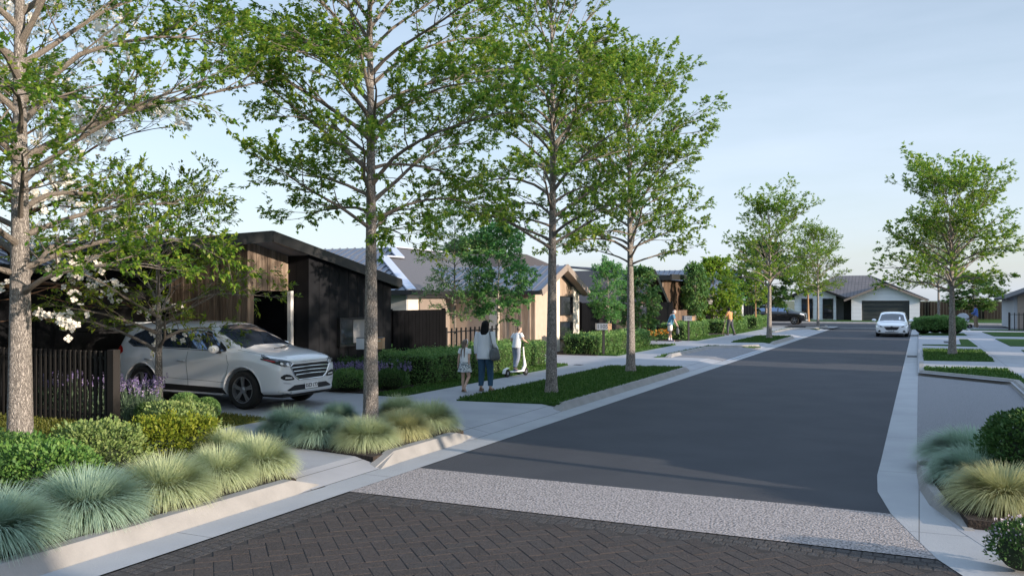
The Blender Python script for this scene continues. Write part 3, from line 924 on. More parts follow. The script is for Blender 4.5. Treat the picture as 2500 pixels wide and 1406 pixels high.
# roof, soffit, fascia
mb = MB()
gable_slopes(mb, -26, -12.86, 12.38, 20.05, RIDGE1, roof1(12.38), roof1(20.05), roof1(RIDGE1), 0.14)
sub(mb, 'roof', 'roof_dark')
mb = MB()
for a, b in ((12.38, RIDGE1), (RIDGE1, 20.05)):
    mb.beam((-12.84, a, roof1(a) - 0.07), (-12.84, b, roof1(b) - 0.07), 0.05, 0.24)
mb.beam((-26, 20.07, roof1(20.05) - 0.06), (-12.84, 20.07, roof1(20.05) - 0.06), 0.11, 0.13)
mb.beam((-26, 20.02, roof1(20.05) - 0.16), (-12.9, 20.02, roof1(20.05) - 0.16), 0.05, 0.12)
sub(mb, 'fascia', 'frame_dark')
mb = MB()
mb.slab([(-13.0, RIDGE1 + .02, roof1(RIDGE1) - 0.145), (-13.62, RIDGE1 + .02, roof1(RIDGE1) - 0.145), (-13.62, 16.3, roof1(16.3) - 0.145), (-13.0, 16.3, roof1(16.3) - 0.145)], 0.012)
mb.slab([(-12.88, 12.4, roof1(12.4) - 0.145), (-15.98, 12.4, roof1(12.4) - 0.145), (-15.98, RIDGE1 - .02, roof1(RIDGE1) - 0.145), (-12.88, RIDGE1 - .02, roof1(RIDGE1) - 0.145)], 0.012)
sub(mb, 'soffit', 'soffit')
# window with a half drawn blind
w1 = window(h, W((-12.96, 18.15, 1.38)), (0, 1, 0), 1.52, 0.72, 0.10, 0.045, out=(1, 0, 0))
bl = MB().box(-12.971, -12.963, 18.02, 18.84, 1.10, 1.70)
bl.xf(Matrix.Translation(-Vector(h.location)))
bl.build('blind', M['blind'], w1)

# low wing at the left under a ribbed blue grey roof
mb = MB().box(-24, -16.0, 1.0, 8.0, 0.0, 2.7)
sub(mb, 'wall', 'clad_back')
mb = MB()
boards(mb, (-15.98, 1.0), (-15.98, 8.0), 0.1, 2.72, 0.42, 0.012, 0.03)
sub(mb, 'cladding', 'clad')
mb = MB()
mb.slab([(-15.5, 0.5, 2.84), (-15.5, 12.32, 2.84), (-20.5, 12.32, 4.30), (-20.5, 0.5, 4.30)], 0.1)
mb.slab([(-20.5, 0.5, 4.30), (-20.5, 12.32, 4.30), (-25.5, 12.32, 2.84), (-25.5, 0.5, 2.84)], 0.1)
ribs(mb, (-15.5, 0.5, 2.84), (-15.5, 12.32, 2.84), (-20.5, 12.32, 4.30), (-20.5, 0.5, 4.30), 46, 0.05, 0.04)
mb.prism([(-16.0, 12.3, 2.7), (-25.0, 12.3, 2.7), (-20.5, 12.3, 4.2)], (0, -0.05, 0))
sub(mb, 'wing_roof', 'roof_steel')
mb = MB()
mb.beam((-15.46, 0.5, 2.78), (-15.46, 12.32, 2.78), 0.12, 0.16)
sub(mb, 'gutter', 'frame_dark')

# ---- house 2: hip roofed house with the cream gable
h = thing('house', 'cream gabled house with two stacked windows and ribbed blue grey roof', 'house', (-16, 31, 0.1))
GX, GY0, GY1, GYR = -13.15, 30.15, 34.55, 32.2
ZR, ZEL, ZER = 3.56, 2.52, 2.50
def roofg(y):
    return ZR - (0.405 * abs(y - GYR))
# main body
mb = MB().box(-27, -17.0, 27.0, 40, 0.0, 2.45)
sub(mb, 'wall', 'cream')
mb = MB().box(-20.0, -17.02, 26.94, 27.0, 0.1, 2.42)  # the side's bluish shade is put into this wall colour
sub(mb, 'side_wall', 'wall_blue')
mb = MB().box(-17.0, -16.93, 27.75, 30.0, 0.1, 2.22)
sub(mb, 'garage_door', 'taupe')
# hip roof of the main body, stepped where the front bay meets the rear part
zE = 2.52
A_, B_, C_, D_, E2 = (-16.4, 26.3, zE), (-20.0, 29.9, 3.96), (-20.0, 31.2, 3.96), (-21.45, 32.65, 4.54), (-21.45, 37.6, 4.54)
mb = MB()
mb.slab([A_, (-16.4, 40.6, zE), E2, D_, C_, B_], 0.1)
mb.slab([(-16.4, 40.6, zE), (-28, 40.6, zE), (-28, 37.6, 4.54), E2], 0.1)
sub(mb, 'roof', 'roof_grey')
mb = MB()
mb.slab([(-28, 26.3, zE), A_, B_, (-28, 29.9, 3.96)], 0.1)
mb.slab([(-28, 29.9, 3.96), B_, C_, (-28, 31.2, 3.96)], 0.1)
mb.slab([(-28, 31.2, 3.96), C_, D_, (-28, 32.65, 4.54)], 0.1)
mb.slab([(-28, 32.65, 4.54), D_, E2, (-28, 37.6, 4.54)], 0.1)
for i in range(1, 28):                 # ribs of the steel slopes that face the dark house
    x = -28 + i * 0.42
    f = min(1, (-16.4 - x) / 3.6)
    mb.beam((x, 26.3, zE + 0.02), (x, 26.3 + 3.6 * f, zE + 1.44 * f + 0.02), 0.05, 0.05)
    if x < -20.1:
        f = min(1, (-20.0 - x) / 1.45)
        mb.beam((x, 31.2, 3.98), (x, 31.2 + 1.45 * f, 3.98 + 0.58 * f), 0.05, 0.05)
sub(mb, 'steel_roof', 'roof_steel')
mb = MB()
up4 = lambda p: (p[0], p[1], p[2] + 0.03)
for a, b in ((A_, B_), (B_, C_), (C_, D_)):
    mb.beam(up4(a), up4(b), 0.34, 0.06)
mb.beam(up4(D_), up4(E2), 0.2, 0.05)
sub(mb, 'hip_flashing', 'flashing')
mb = MB()
mb.beam((-16.36, 26.3, zE - 0.07), (-16.36, 29.9, zE - 0.07), 0.14, 0.17)
mb.beam((-28, 26.26, zE - 0.07), (-16.3, 26.26, zE - 0.07), 0.14, 0.17)
mb.box(-16.95, -16.4, 26.4, 30.1, zE - 0.17, zE - 0.14)
sub(mb, 'gutter', 'frame_dark')
# gable wing: front wall with pale piers either side of a boarded strip
def gfront(mb, y0, y1, x, t, z0=0.1):
    pts = [(y0, z0), (y1, z0), (y1, roofg(y1) - 0.16)]
    if y0 < GYR < y1:
        pts.append((GYR, roofg(GYR) - 0.16))
    pts.append((y0, roofg(y0) - 0.16))
    mb.prism([(x, p[0], p[1]) for p in pts], (-t, 0, 0))
mb = MB()
gfront(mb, 31.55, 32.35, GX, 0.25)
gfront(mb, 33.85, 34.55, GX, 0.25)
mb.box(-17, GX - 0.02, 34.45, 34.55, 0.1, 2.4)
sub(mb, 'wall', 'cream')
mb = MB()
gfront(mb, 30.15, 31.55, GX - 0.12, 0.2)
sub(mb, 'recessed_wall', 'tan')
mb = MB()
gfront(mb, 32.35, 33.85, GX - 0.10, 0.1)
boards(mb, (GX - 0.10, 32.35), (GX - 0.10, 33.85), 0.1, lambda s: roofg(32.35 + s) - 0.17, 0.15, 0.01, 0.02)
sub(mb, 'timber_strip', 'timber_tan')
for zc, hh in ((1.95, 0.78), (0.93, 0.74)):
    window(h, W((GX - 0.035, 33.1, zc)), (0, 1, 0), 1.42, hh, 0.10, 0.05, out=(1, 0, 0))
mb = MB().box(-17.0, -15.2, 30.10, 30.16, 0.1, 2.42)
sub(mb, 'side_wall', 'tan')
mb = MB().box(-15.19, -14.78, 30.06, 30.16, 0.1, 2.42)
sub(mb, 'pier', 'cream')
mb = MB()
boards(mb, (-14.77, 30.16), (-13.30, 30.16), 0.1, 2.42, 0.10, 0.010, 0.03, 0.01)
sub(mb, 'timber_panel', 'timber_tan')
mb = MB().box(-17, -13.3, 30.17, 34.4, 0.1, 2.3)
sub(mb, 'wing_core', 'tan')
for x in (-13.75, -13.42):
    sub(MB().box(x, x + 0.09, 29.78, 29.87, 0.1, 2.42), 'porch_post', 'timber')
mb = MB()
yl, yr = 29.62, 34.85
gable_slopes(mb, -22, -12.78, yl, yr, GYR, roofg(yl), roofg(yr), ZR, 0.10)
ribs(mb, (-22, yl, roofg(yl)), (-12.85, yl, roofg(yl)), (-12.85, GYR, ZR), (-22, GYR, ZR), 28, 0.045, 0.045)
ribs(mb, (-22, yr, roofg(yr)), (-12.85, yr, roofg(yr)), (-12.85, GYR, ZR), (-22, GYR, ZR), 28, 0.045, 0.045)
sub(mb, 'roof', 'roof_steel')
mb = MB()
for a, b in ((yl, GYR), (GYR, yr)):
    mb.beam((-12.76, a, roofg(a) - 0.06), (-12.76, b, roofg(b) - 0.06), 0.05, 0.24)
mb.slab([(-13.1, yl, roofg(yl) - 0.11), (-12.78, yl, roofg(yl) - 0.11), (-12.78, GYR, ZR - 0.11), (-13.1, GYR, ZR - 0.11)], 0.03)
mb.slab([(-13.1, yr, roofg(yr) - 0.11), (-12.78, yr, roofg(yr) - 0.11), (-12.78, GYR, ZR - 0.11), (-13.1, GYR, ZR - 0.11)], 0.03)
sub(mb, 'bargeboard', 'taupe')
mb = MB()
mb.beam((-17, yl - 0.05, roofg(yl) - 0.05), (-12.8, yl - 0.05, roofg(yl) - 0.05), 0.12, 0.13)
sub(mb, 'gutter', 'frame_dark')

# ---- house further back: brown hip roof only
h = thing('house', 'house behind the cream gable of which only a dark brown hip roof shows', 'house', (-30, 61, 0.1))
sub(MB().box(-36.5, -23.5, 55.5, 66.5, 0, 2.7), 'wall', 'tan')
mb = MB()
E_, T_ = 2.8, 5.75
mb.slab([(-22.5, 54.5, E_), (-22.5, 67.5, E_), (-28, 62.0, T_), (-28, 60.0, T_)], 0.1)
mb.slab([(-37.5, 67.5, E_), (-37.5, 54.5, E_), (-32, 60.0, T_), (-32, 62.0, T_)], 0.1)
mb.slab([(-37.5, 54.5, E_), (-22.5, 54.5, E_), (-28, 60.0, T_), (-32, 60.0, T_)], 0.1)
mb.slab([(-22.5, 67.5, E_), (-37.5, 67.5, E_), (-32, 62.0, T_), (-28, 62.0, T_)], 0.1)
mb.slab([(-28, 60, T_), (-28, 62, T_), (-32, 62, T_), (-32, 60, T_)], 0.1)
sub(mb, 'roof', 'roof_brown')

# ---- house 4: charcoal gable
h = thing('house', 'brown house under a long charcoal gable roof behind the garden trees', 'house', (-18, 46, 0.1))
yR = 46.6
def roof4(y):
    return 3.85 - 0.60 * abs(y - yR)
mb = MB().box(-26, -14.0, 44.1, 49.1, 0, 2.2)
sub(mb, 'wall', 'roof_brown')
mb = MB()
boards(mb, (-26, 44.1), (-14.0, 44.1), 0.1, 2.25, 0.2, 0.012, 0.03)
boards(mb, (-14.0, 44.1), (-14.0, 49.1), 0.1, lambda s: roof4(44.1 + s) - 0.15, 0.2, 0.012, 0.03)
sub(mb, 'cladding', 'fence_wood')
mb = MB().prism([(-14.02, 44.1, 2.1), (-14.02, 49.1, 2.1), (-14.02, yR, 3.7)], (-0.1, 0, 0))
sub(mb, 'gable_wall', 'soffit')
mb = MB()
gable_slopes(mb, -27, -13.3, 43.4, 49.8, yR, roof4(43.4), roof4(49.8), 3.85, 0.12)
sub(mb, 'roof', 'roof_char')
mb = MB()
for a, b in ((43.4, yR), (yR, 49.8)):
    mb.beam((-13.28, a, roof4(a) - 0.08), (-13.28, b, roof4(b) - 0.08), 0.05, 0.26)
sub(mb, 'bargeboard', 'frame_dark')
window(h, W((-13.93, 46.6, 1.5)), (0, 1, 0), 1.6, 1.0, 0.10, 0.06, gm='blind', out=(1, 0, 0))

# ---- house 5: slatted timber box under a flat dark roof
h = thing('house', 'tall timber slatted house front with flat dark fascia roof', 'house', (-16, 54, 0.1))
mb = MB().box(-24, -14.1, 51.3, 58.6, 0, 3.42)
sub(mb, 'wall', 'tan')
mb = MB()
boards(mb, (-14.1, 51.35), (-14.1, 58.6), 0.1, 3.42, 0.24, 0.10, 0.07)
sub(mb, 'timber_slats', 'fence_wood')
mb = MB()
boards(mb, (-24, 51.3), (-14.1, 51.3), 0.1, 3.42, 0.2, 0.01, 0.03)
sub(mb, 'cladding', 'fence_wood')
mb = MB()
mb.slab([(-13.5, 50.9, 3.45), (-24, 50.9, 3.3), (-24, 59, 3.3), (-13.5, 59, 3.75)], 0.05)
mb.beam((-13.5, 50.9, 3.55), (-13.5, 59, 3.66), 0.12, 0.34)
mb.beam((-13.5, 50.9, 3.52), (-24, 50.9, 3.35), 0.1, 0.3)
sub(mb, 'roof', 'roof_dark')
mb = MB()
mb.slab([(-15.0, 51.2, 3.62), (-15.0, 58, 3.75), (-20, 58, 4.35), (-20, 50, 4.25)], 0.06)
ribs(mb, (-15.0, 51.2, 3.62), (-15.0, 58, 3.75), (-20, 58, 4.35), (-20, 50, 4.25), 20, 0.06, 0.05)
sub(mb, 'upper_roof', 'roof_steel')

# ---- house 6: small blue grey gable with white piers
h = thing('house', 'small house with white porch piers and blue grey roof beyond the young trees', 'house', (-16, 70, 0.1))
mb = MB().box(-23, -14.6, 66.2, 74.2, 0, 2.5)
sub(mb, 'wall', 'soffit')
mb = MB()
gable_slopes(mb, -23.5, -13.0, 65.4, 75.0, 70.2, 2.55, 2.55, 4.6, 0.1)
ribs(mb, (-23.5, 65.4, 2.55), (-13.0, 65.4, 2.55), (-13.0, 70.2, 4.6), (-23.5, 70.2, 4.6), 24, 0.06, 0.05)
sub(mb, 'roof', 'roof_steel')
mb = MB().prism([(-14.0, 66.2, 2.3), (-14.0, 74.2, 2.3), (-14.0, 70.2, 4.1)], (-0.2, 0, 0))
sub(mb, 'gable_wall', 'wall_blue')
for y in (70.0, 73.2):
    sub(MB().box(-13.9, -13.4, y, y + 0.95, 0.1, 2.4), 'pier', 'white_wall')
mb = MB().box(-14.58, -14.5, 71.0, 73.2, 0.1, 1.4)
sub(mb, 'door', 'void')

# ---- house 7: white house closing the view across the side road
h = thing('house', 'white brick house with wide charcoal garage door at the end of the street', 'house', (-6, 94, 0.1))
def brickwall(mb, x0, x1, y0, y1, z0, z1):
    mb.box(x0, x1, y0, y1, z0, z1)
M['white_brick'] = slab_mat('white_block_wall', (0.72, 0.76, 0.82), (0.78, 0.81, 0.86), 40, 0.38, 0.012, (0.52, 0.54, 0.58))
m_ = M['white_brick']
for n_ in m_.node_tree.nodes:          # courses run up the wall
    if n_.type == 'MAPPING' and n_.outputs[0].links and n_.outputs[0].links[0].to_node.type == 'TEX_BRICK':
        n_.inputs['Rotation'].default_value = (R(90), 0, 0)
GA0, GA1, GAP = -6.1, 0.05, -3.0
def roof7(x):
    return 3.72 - 0.42 * abs(x - GAP)
mb = MB()
mb.box(-6.1, -5.15, 92.0, 92.25, 0.1, 2.35).box(-0.85, 0.05, 92.0, 92.25, 0.1, 2.35).box(-5.15, -0.85, 92.0, 92.25, 2.1, 2.35)
mb.prism([(-6.1, 92.0, 2.35), (0.05, 92.0, 2.35), (GAP, 92.0, 3.6)], (0, 0.25, 0))
mb.box(-0.2, 0.05, 92.25, 100, 0.1, 2.35)
mb.box(-11.6, -7.6, 92.6, 92.85, 0.1, 2.30)
mb.prism([(-11.6, 92.6, 2.3), (-7.6, 92.6, 2.3), (-7.6, 92.6, 2.55), (-9.6, 92.6, 3.35), (-11.6, 92.6, 2.55)], (0, 0.25, 0))
mb.box(-11.6, -11.35, 92.85, 100, 0.1, 2.3).box(-7.85, -7.6, 92.85, 94.2, 0.1, 2.4)
sub(mb, 'wall', 'white_brick')
mb = MB()
for k in range(5):
    mb.box(-5.15, -0.85, 92.14, 92.2, 0.1 + k * 0.4, 0.1 + k * 0.4 + 0.392)
sub(mb, 'garage_door', 'door_dark')
mb = MB().box(-7.6, -6.1, 94.0, 94.1, 0.1, 2.35)
sub(mb, 'entry_wall', 'soffit')
mb = MB().box(-6.95, -6.15, 93.9, 93.99, 0.1, 2.15)
sub(mb, 'door', 'void')
window(h, W((-10.35, 92.54, 1.27)), (1, 0, 0), 1.1, 2.05, 0.12, 0.07, out=(0, -1, 0))
window(h, W((-8.35, 92.54, 1.27)), (1, 0, 0), 1.0, 2.05, 0.12, 0.07, bars=2, out=(0, -1, 0))
for y in (93.3, 95.0, 96.8):
    sub(MB().box(0.05, 0.12, y, y + 0.9, 0.5, 2.2), 'side_window', 'glass')
mb = MB()
# gable roof over the garage, hip main roof behind
y0 = 91.5
mb.slab([(-6.75, y0, roof7(-6.75)), (GAP, y0, 3.72), (GAP, 99, 3.72), (-6.75, 99, roof7(-6.75))], 0.12)
mb.slab([(GAP, y0, 3.72), (0.75, y0, roof7(0.75)), (0.75, 99, roof7(0.75)), (GAP, 99, 3.72)], 0.12)
mb.slab([(-12.95, 92.1, 2.22), (-9.6, 92.1, 3.56), (-9.6, 98, 3.56), (-12.95, 98, 2.22)], 0.12)
mb.slab([(-9.6, 92.1, 3.56), (-6.6, 92.1, 2.36), (-6.6, 98, 2.36), (-9.6, 98, 3.56)], 0.12)
mb.slab([(-6.4, 93.3, 2.30), (-13.0, 93.3, 2.30), (-7.9, 97.5, 4.72), (-4.6, 97.5, 4.72), (-1.5, 93.3, 2.6)], 0.05)
mb.slab([(0.9, 92.0, 2.2), (-4.6, 97.5, 4.72), (0.9, 103, 2.2)], 0.1)
mb.slab([(-13, 103, 2.2), (0.9, 103, 2.2), (-4.6, 97.5, 4.72), (-7.9, 97.5, 4.72)], 0.1)
mb.slab([(-13, 92, 2.2), (-13, 103, 2.2), (-7.9, 97.5, 4.72)], 0.1)
M['roof_tile'] = slab_mat('grey_tile_roof', (0.10, 0.095, 0.10), (0.14, 0.13, 0.135), 0.33, 0.36, 0.030, (0.06, 0.057, 0.06))
sub(mb, 'roof', 'roof_tile')
mb = MB()
mb.beam((-6.75, y0 - 0.02, roof7(-6.75) - 0.06), (GAP, y0 - 0.02, 3.66), 0.04, 0.2)
mb.beam((GAP, y0 - 0.02, 3.66), (0.75, y0 - 0.02, roof7(0.75) - 0.06), 0.04, 0.2)
sub(mb, 'bargeboard', 'taupe')
mb = MB()
mb.beam((-12.95, 92.08, 2.16), (-9.6, 92.08, 3.50), 0.04, 0.2)
mb.beam((-9.6, 92.08, 3.50), (-6.6, 92.08, 2.30), 0.04, 0.2)
sub(mb, 'bargeboard', 'frame_dark')

# ---- houses along the right hand side
def plain_house(label, x0, x1, y0, y1, ze, zr, wm, rm, porch=True, ridge='y'):
    global h
    h = thing('house', label, 'house', ((x0 + x1) / 2, (y0 + y1) / 2, 0.1))
    mb = MB().box(x0, x1, y0, y1, 0.1, ze)
    xm, ym = (x0 + x1) / 2, (y0 + y1) / 2
    if ridge == 'y':
        mb.prism([(x0, y0, ze), (x1, y0, ze), (xm, y0, zr - 0.12)], (0, y1 - y0, 0))
    else:
        mb.prism([(x0, y0, ze), (x0, y1, ze), (x0, ym, zr - 0.12)], (x1 - x0, 0, 0))
    sub(mb, 'wall', wm)
    mb = MB()
    e = 0.5
    if ridge == 'y':
        k = (zr - ze) / (xm - x0)
        mb.slab([(x0 - e, y0 - e, ze - k * e), (xm, y0 - e, zr), (xm, y1 + e, zr), (x0 - e, y1 + e, ze - k * e)], 0.1)
        mb.slab([(xm, y0 - e, zr), (x1 + e, y0 - e, ze - k * e), (x1 + e, y1 + e, ze - k * e), (xm, y1 + e, zr)], 0.1)
    else:
        k = (zr - ze) / (ym - y0)
        gable_slopes(mb, x0 - e, x1 + e, y0 - e, y1 + e, ym, ze - k * e, ze - k * e, zr, 0.1)
    sub(mb, 'roof', rm)
    for y in (y0 + (y1 - y0) * 0.3, y0 + (y1 - y0) * 0.72):
        window(h, W((x0 - 0.045, y, 1.5)), (0, 1, 0), 1.6, 1.2, 0.1, 0.06, out=(-1, 0, 0))
    return h
# the one whose corner shows at the right edge
h = thing('house', 'grey pink rendered house with dark gable roof at the right edge', 'house', (10, 72, 0.1))
mb = MB().box(6.05, 16, 70.0, 80, 0.1, 2.45)
sub(mb, 'wall', 'wall_blue')
mb = MB().box(6.25, 9.0, 69.85, 70.0, 0.1, 2.5)
mb.prism([(6.25, 69.85, 2.5), (9.0, 69.85, 2.5), (9.0, 69.85, 3.6)], (0, 0.15, 0))
sub(mb, 'front_wall', 'tan')
mb = MB().box(7.15, 12, 65.2, 70, 0.1, 3.0)
sub(mb, 'wing_wall', 'wall_blue')
mb = MB()
mb.slab([(5.5, 69.4, 2.28), (10.5, 69.4, 4.3), (10.5, 80.5, 4.3), (5.5, 80.5, 2.28)], 0.12)
mb.slab([(10.5, 69.4, 4.3), (16.5, 69.4, 2.2), (16.5, 80.5, 2.2), (10.5, 80.5, 4.3)], 0.12)
mb.slab([(6.75, 64.7, 2.75), (9.6, 64.7, 4.5), (9.6, 70, 4.5), (6.75, 70, 2.75)], 0.12)
mb.slab([(9.6, 64.7, 4.5), (12.6, 64.7, 2.75), (12.6, 70, 2.75), (9.6, 70, 4.5)], 0.12)
sub(mb, 'roof', 'roof_char')
window(h, W((7.105, 67.2, 1.7)), (0, 1, 0), 1.4, 1.3, 0.1, 0.06, out=(-1, 0, 0))
for lab, x0, x1, y0, y1, ze, zr, rg in (  # unseen houses, added with gaps set to cast the street's shade and lit streaks
        ('unseen house added for shade across the road, nearest of the row', 9.5, 16, -16.0, 1.6, 3.2, 5.6, 'y'),
        ('tall grey unseen two storey house added to shade the car, across the road from the dark house', 10.0, 17, 9.9, 17.6, 4.6, 7.0, 'y'),
        ('long low unseen house added for shade across the road from the cream gable', 9.5, 16, 18.4, 26.2, 3.2, 5.4, 'y'),
        ('unseen gabled house added for shade across the road with a charcoal roof', 9.5, 16, 30.0, 35.2, 3.2, 5.4, 'y'),
        ('unseen grey house added for shade across the road next to the lawn strips', 9.5, 16, 38.8, 48.6, 3.2, 5.4, 'y'),
        ('unseen low pale house added for shade across the road near the right hand corner', 9.5, 16, 51.8, 61.0, 3.0, 5.0, 'y')):
    plain_house(lab, x0, x1, y0, y1, ze, zr, 'wall_blue', 'roof_char', ridge=rg)

# ------------------------------------------------------------------ fences
def sheet_fence(label, p, q, z1, m, pitch=0.2, z0=0.12):
    f = thing('fence', label, 'fence', (p[0], p[1], z0))
    P, Q = Vector((0, 0, 0)), Vector((q[0] - p[0], q[1] - p[1], 0))
    mb = MB()
    boards(mb, P, Q, 0, z1 - z0, pitch, 0.012, 0.035)
    mb.build('panel', M[m], f)
    d = Q.normalized()
    n = max(1, round(Q.length / 2.4))
    for i in range(n + 1):
        c = P + Q * i / n
        MB().obox(c + Vector((0, 0, (z1 - z0) / 2 + 0.02)) - Vector((d.y, -d.x, 0)) * 0.045, d * 0.04, Vector((d.y, -d.x, 0)) * 0.04, Vector((0, 0, (z1 - z0) / 2 + 0.02))).build('post', M[m], f)
    return f
def picket_fence(label, p, q, z1, m, pitch=0.14, w=0.045, z0=0.12, rails=(0.12, 0.9), depth=0.02, endpost=0.08):
    f = thing('fence', label, 'fence', (p[0], p[1], z0))
    Q = Vector((q[0] - p[0], q[1] - p[1], 0))
    L = Q.length
    d = Q / L
    nn = Vector((d.y, -d.x, 0))
    H_ = z1 - z0
    n = round(L / pitch)
    mb = MB()
    for i in range(n + 1):
        c = d * (L * i / n)
        mb.obox(c + Vector((0, 0, H_ / 2)), d * w / 2, nn * depth, Vector((0, 0, H_ / 2)))
    mb.build('pickets', M[m], f)
    mb = MB()
    for r_ in rails:
        mb.obox(d * L / 2 + Vector((0, 0, H_ * r_)) - nn * (depth + 0.016), d * L / 2, nn * 0.015, Vector((0, 0, 0.02)))
    mb.build('rails', M[m], f)
    for c in (Vector((0, 0, 0)), d * L):
        MB().obox(c + Vector((0, 0, H_ / 2 + 0.015)) + d * (0.06 if c.length else -0.06), d * endpost / 2, nn * endpost / 2, Vector((0, 0, H_ / 2 + 0.015))).build('post', M[m], f)
    return f
picket_fence('waist high dark timber slat fence in front of the lavender beside the big trunk', (-16.6, 10.08), (-12.12, 10.08), 1.34, 'slat_dark', 0.125, 0.05, depth=0.014, endpost=0.14)
sheet_fence('tall dark slatted fence at the left edge behind the brown leaning trunk', (-19, 9.8), (-14.95, 9.8), 2.3, 'slat_dark', 0.16)
sheet_fence('tall black steel fence joining the dark house to the black pickets', (-13.0, 19.85), (-13.0, 22.75), 1.90, 'fence_black')
picket_fence('black metal picket fence in front of the cream garage', (-13.0, 22.85), (-13.0, 26.25), 1.32, 'black_metal', 0.30, 0.05)
sheet_fence('black steel fence right of the cream gable', (-13.3, 35.2), (-13.3, 37.4), 2.05, 'fence_black')
sheet_fence('dark picket panel fence behind the letterbox and the young tree', (-13.6, 37.5), (-13.6, 44.0), 1.55, 'fence_brown', 0.16)
sheet_fence('tall black steel fence behind the man in the blue shirt', (-13.0, 45.0), (-13.0, 49.4), 2.05, 'fence_black')
sheet_fence('timber slat fence behind the letterbox on the right of the man', (-13.0, 49.5), (-13.0, 57.4), 1.55, 'fence_wood', 0.24)
sheet_fence('black steel gate panel between timber fence and pale pickets', (-13.0, 57.5), (-13.0, 61.0), 1.55, 'fence_black')
picket_fence('pale picket fence beside the woman who sweeps', (-12.9, 61.1), (-12.9, 67.5), 1.55, 'soffit', 0.42, 0.12)
sheet_fence('dark timber boundary fence behind the black parked car', (-13.2, 97.5), (-36, 97.5), 1.95, 'fence_brown', 0.3)
sheet_fence('long dark timber boundary fence behind the man with the pram', (14, 103.5), (-1.5, 103.5), 1.95, 'fence_brown', 0.3)
picket_fence('black metal picket fence at the right edge in front of the pink wall', (5.45, 65.8), (7.0, 65.8), 1.32, 'black_metal', 0.26, 0.05)
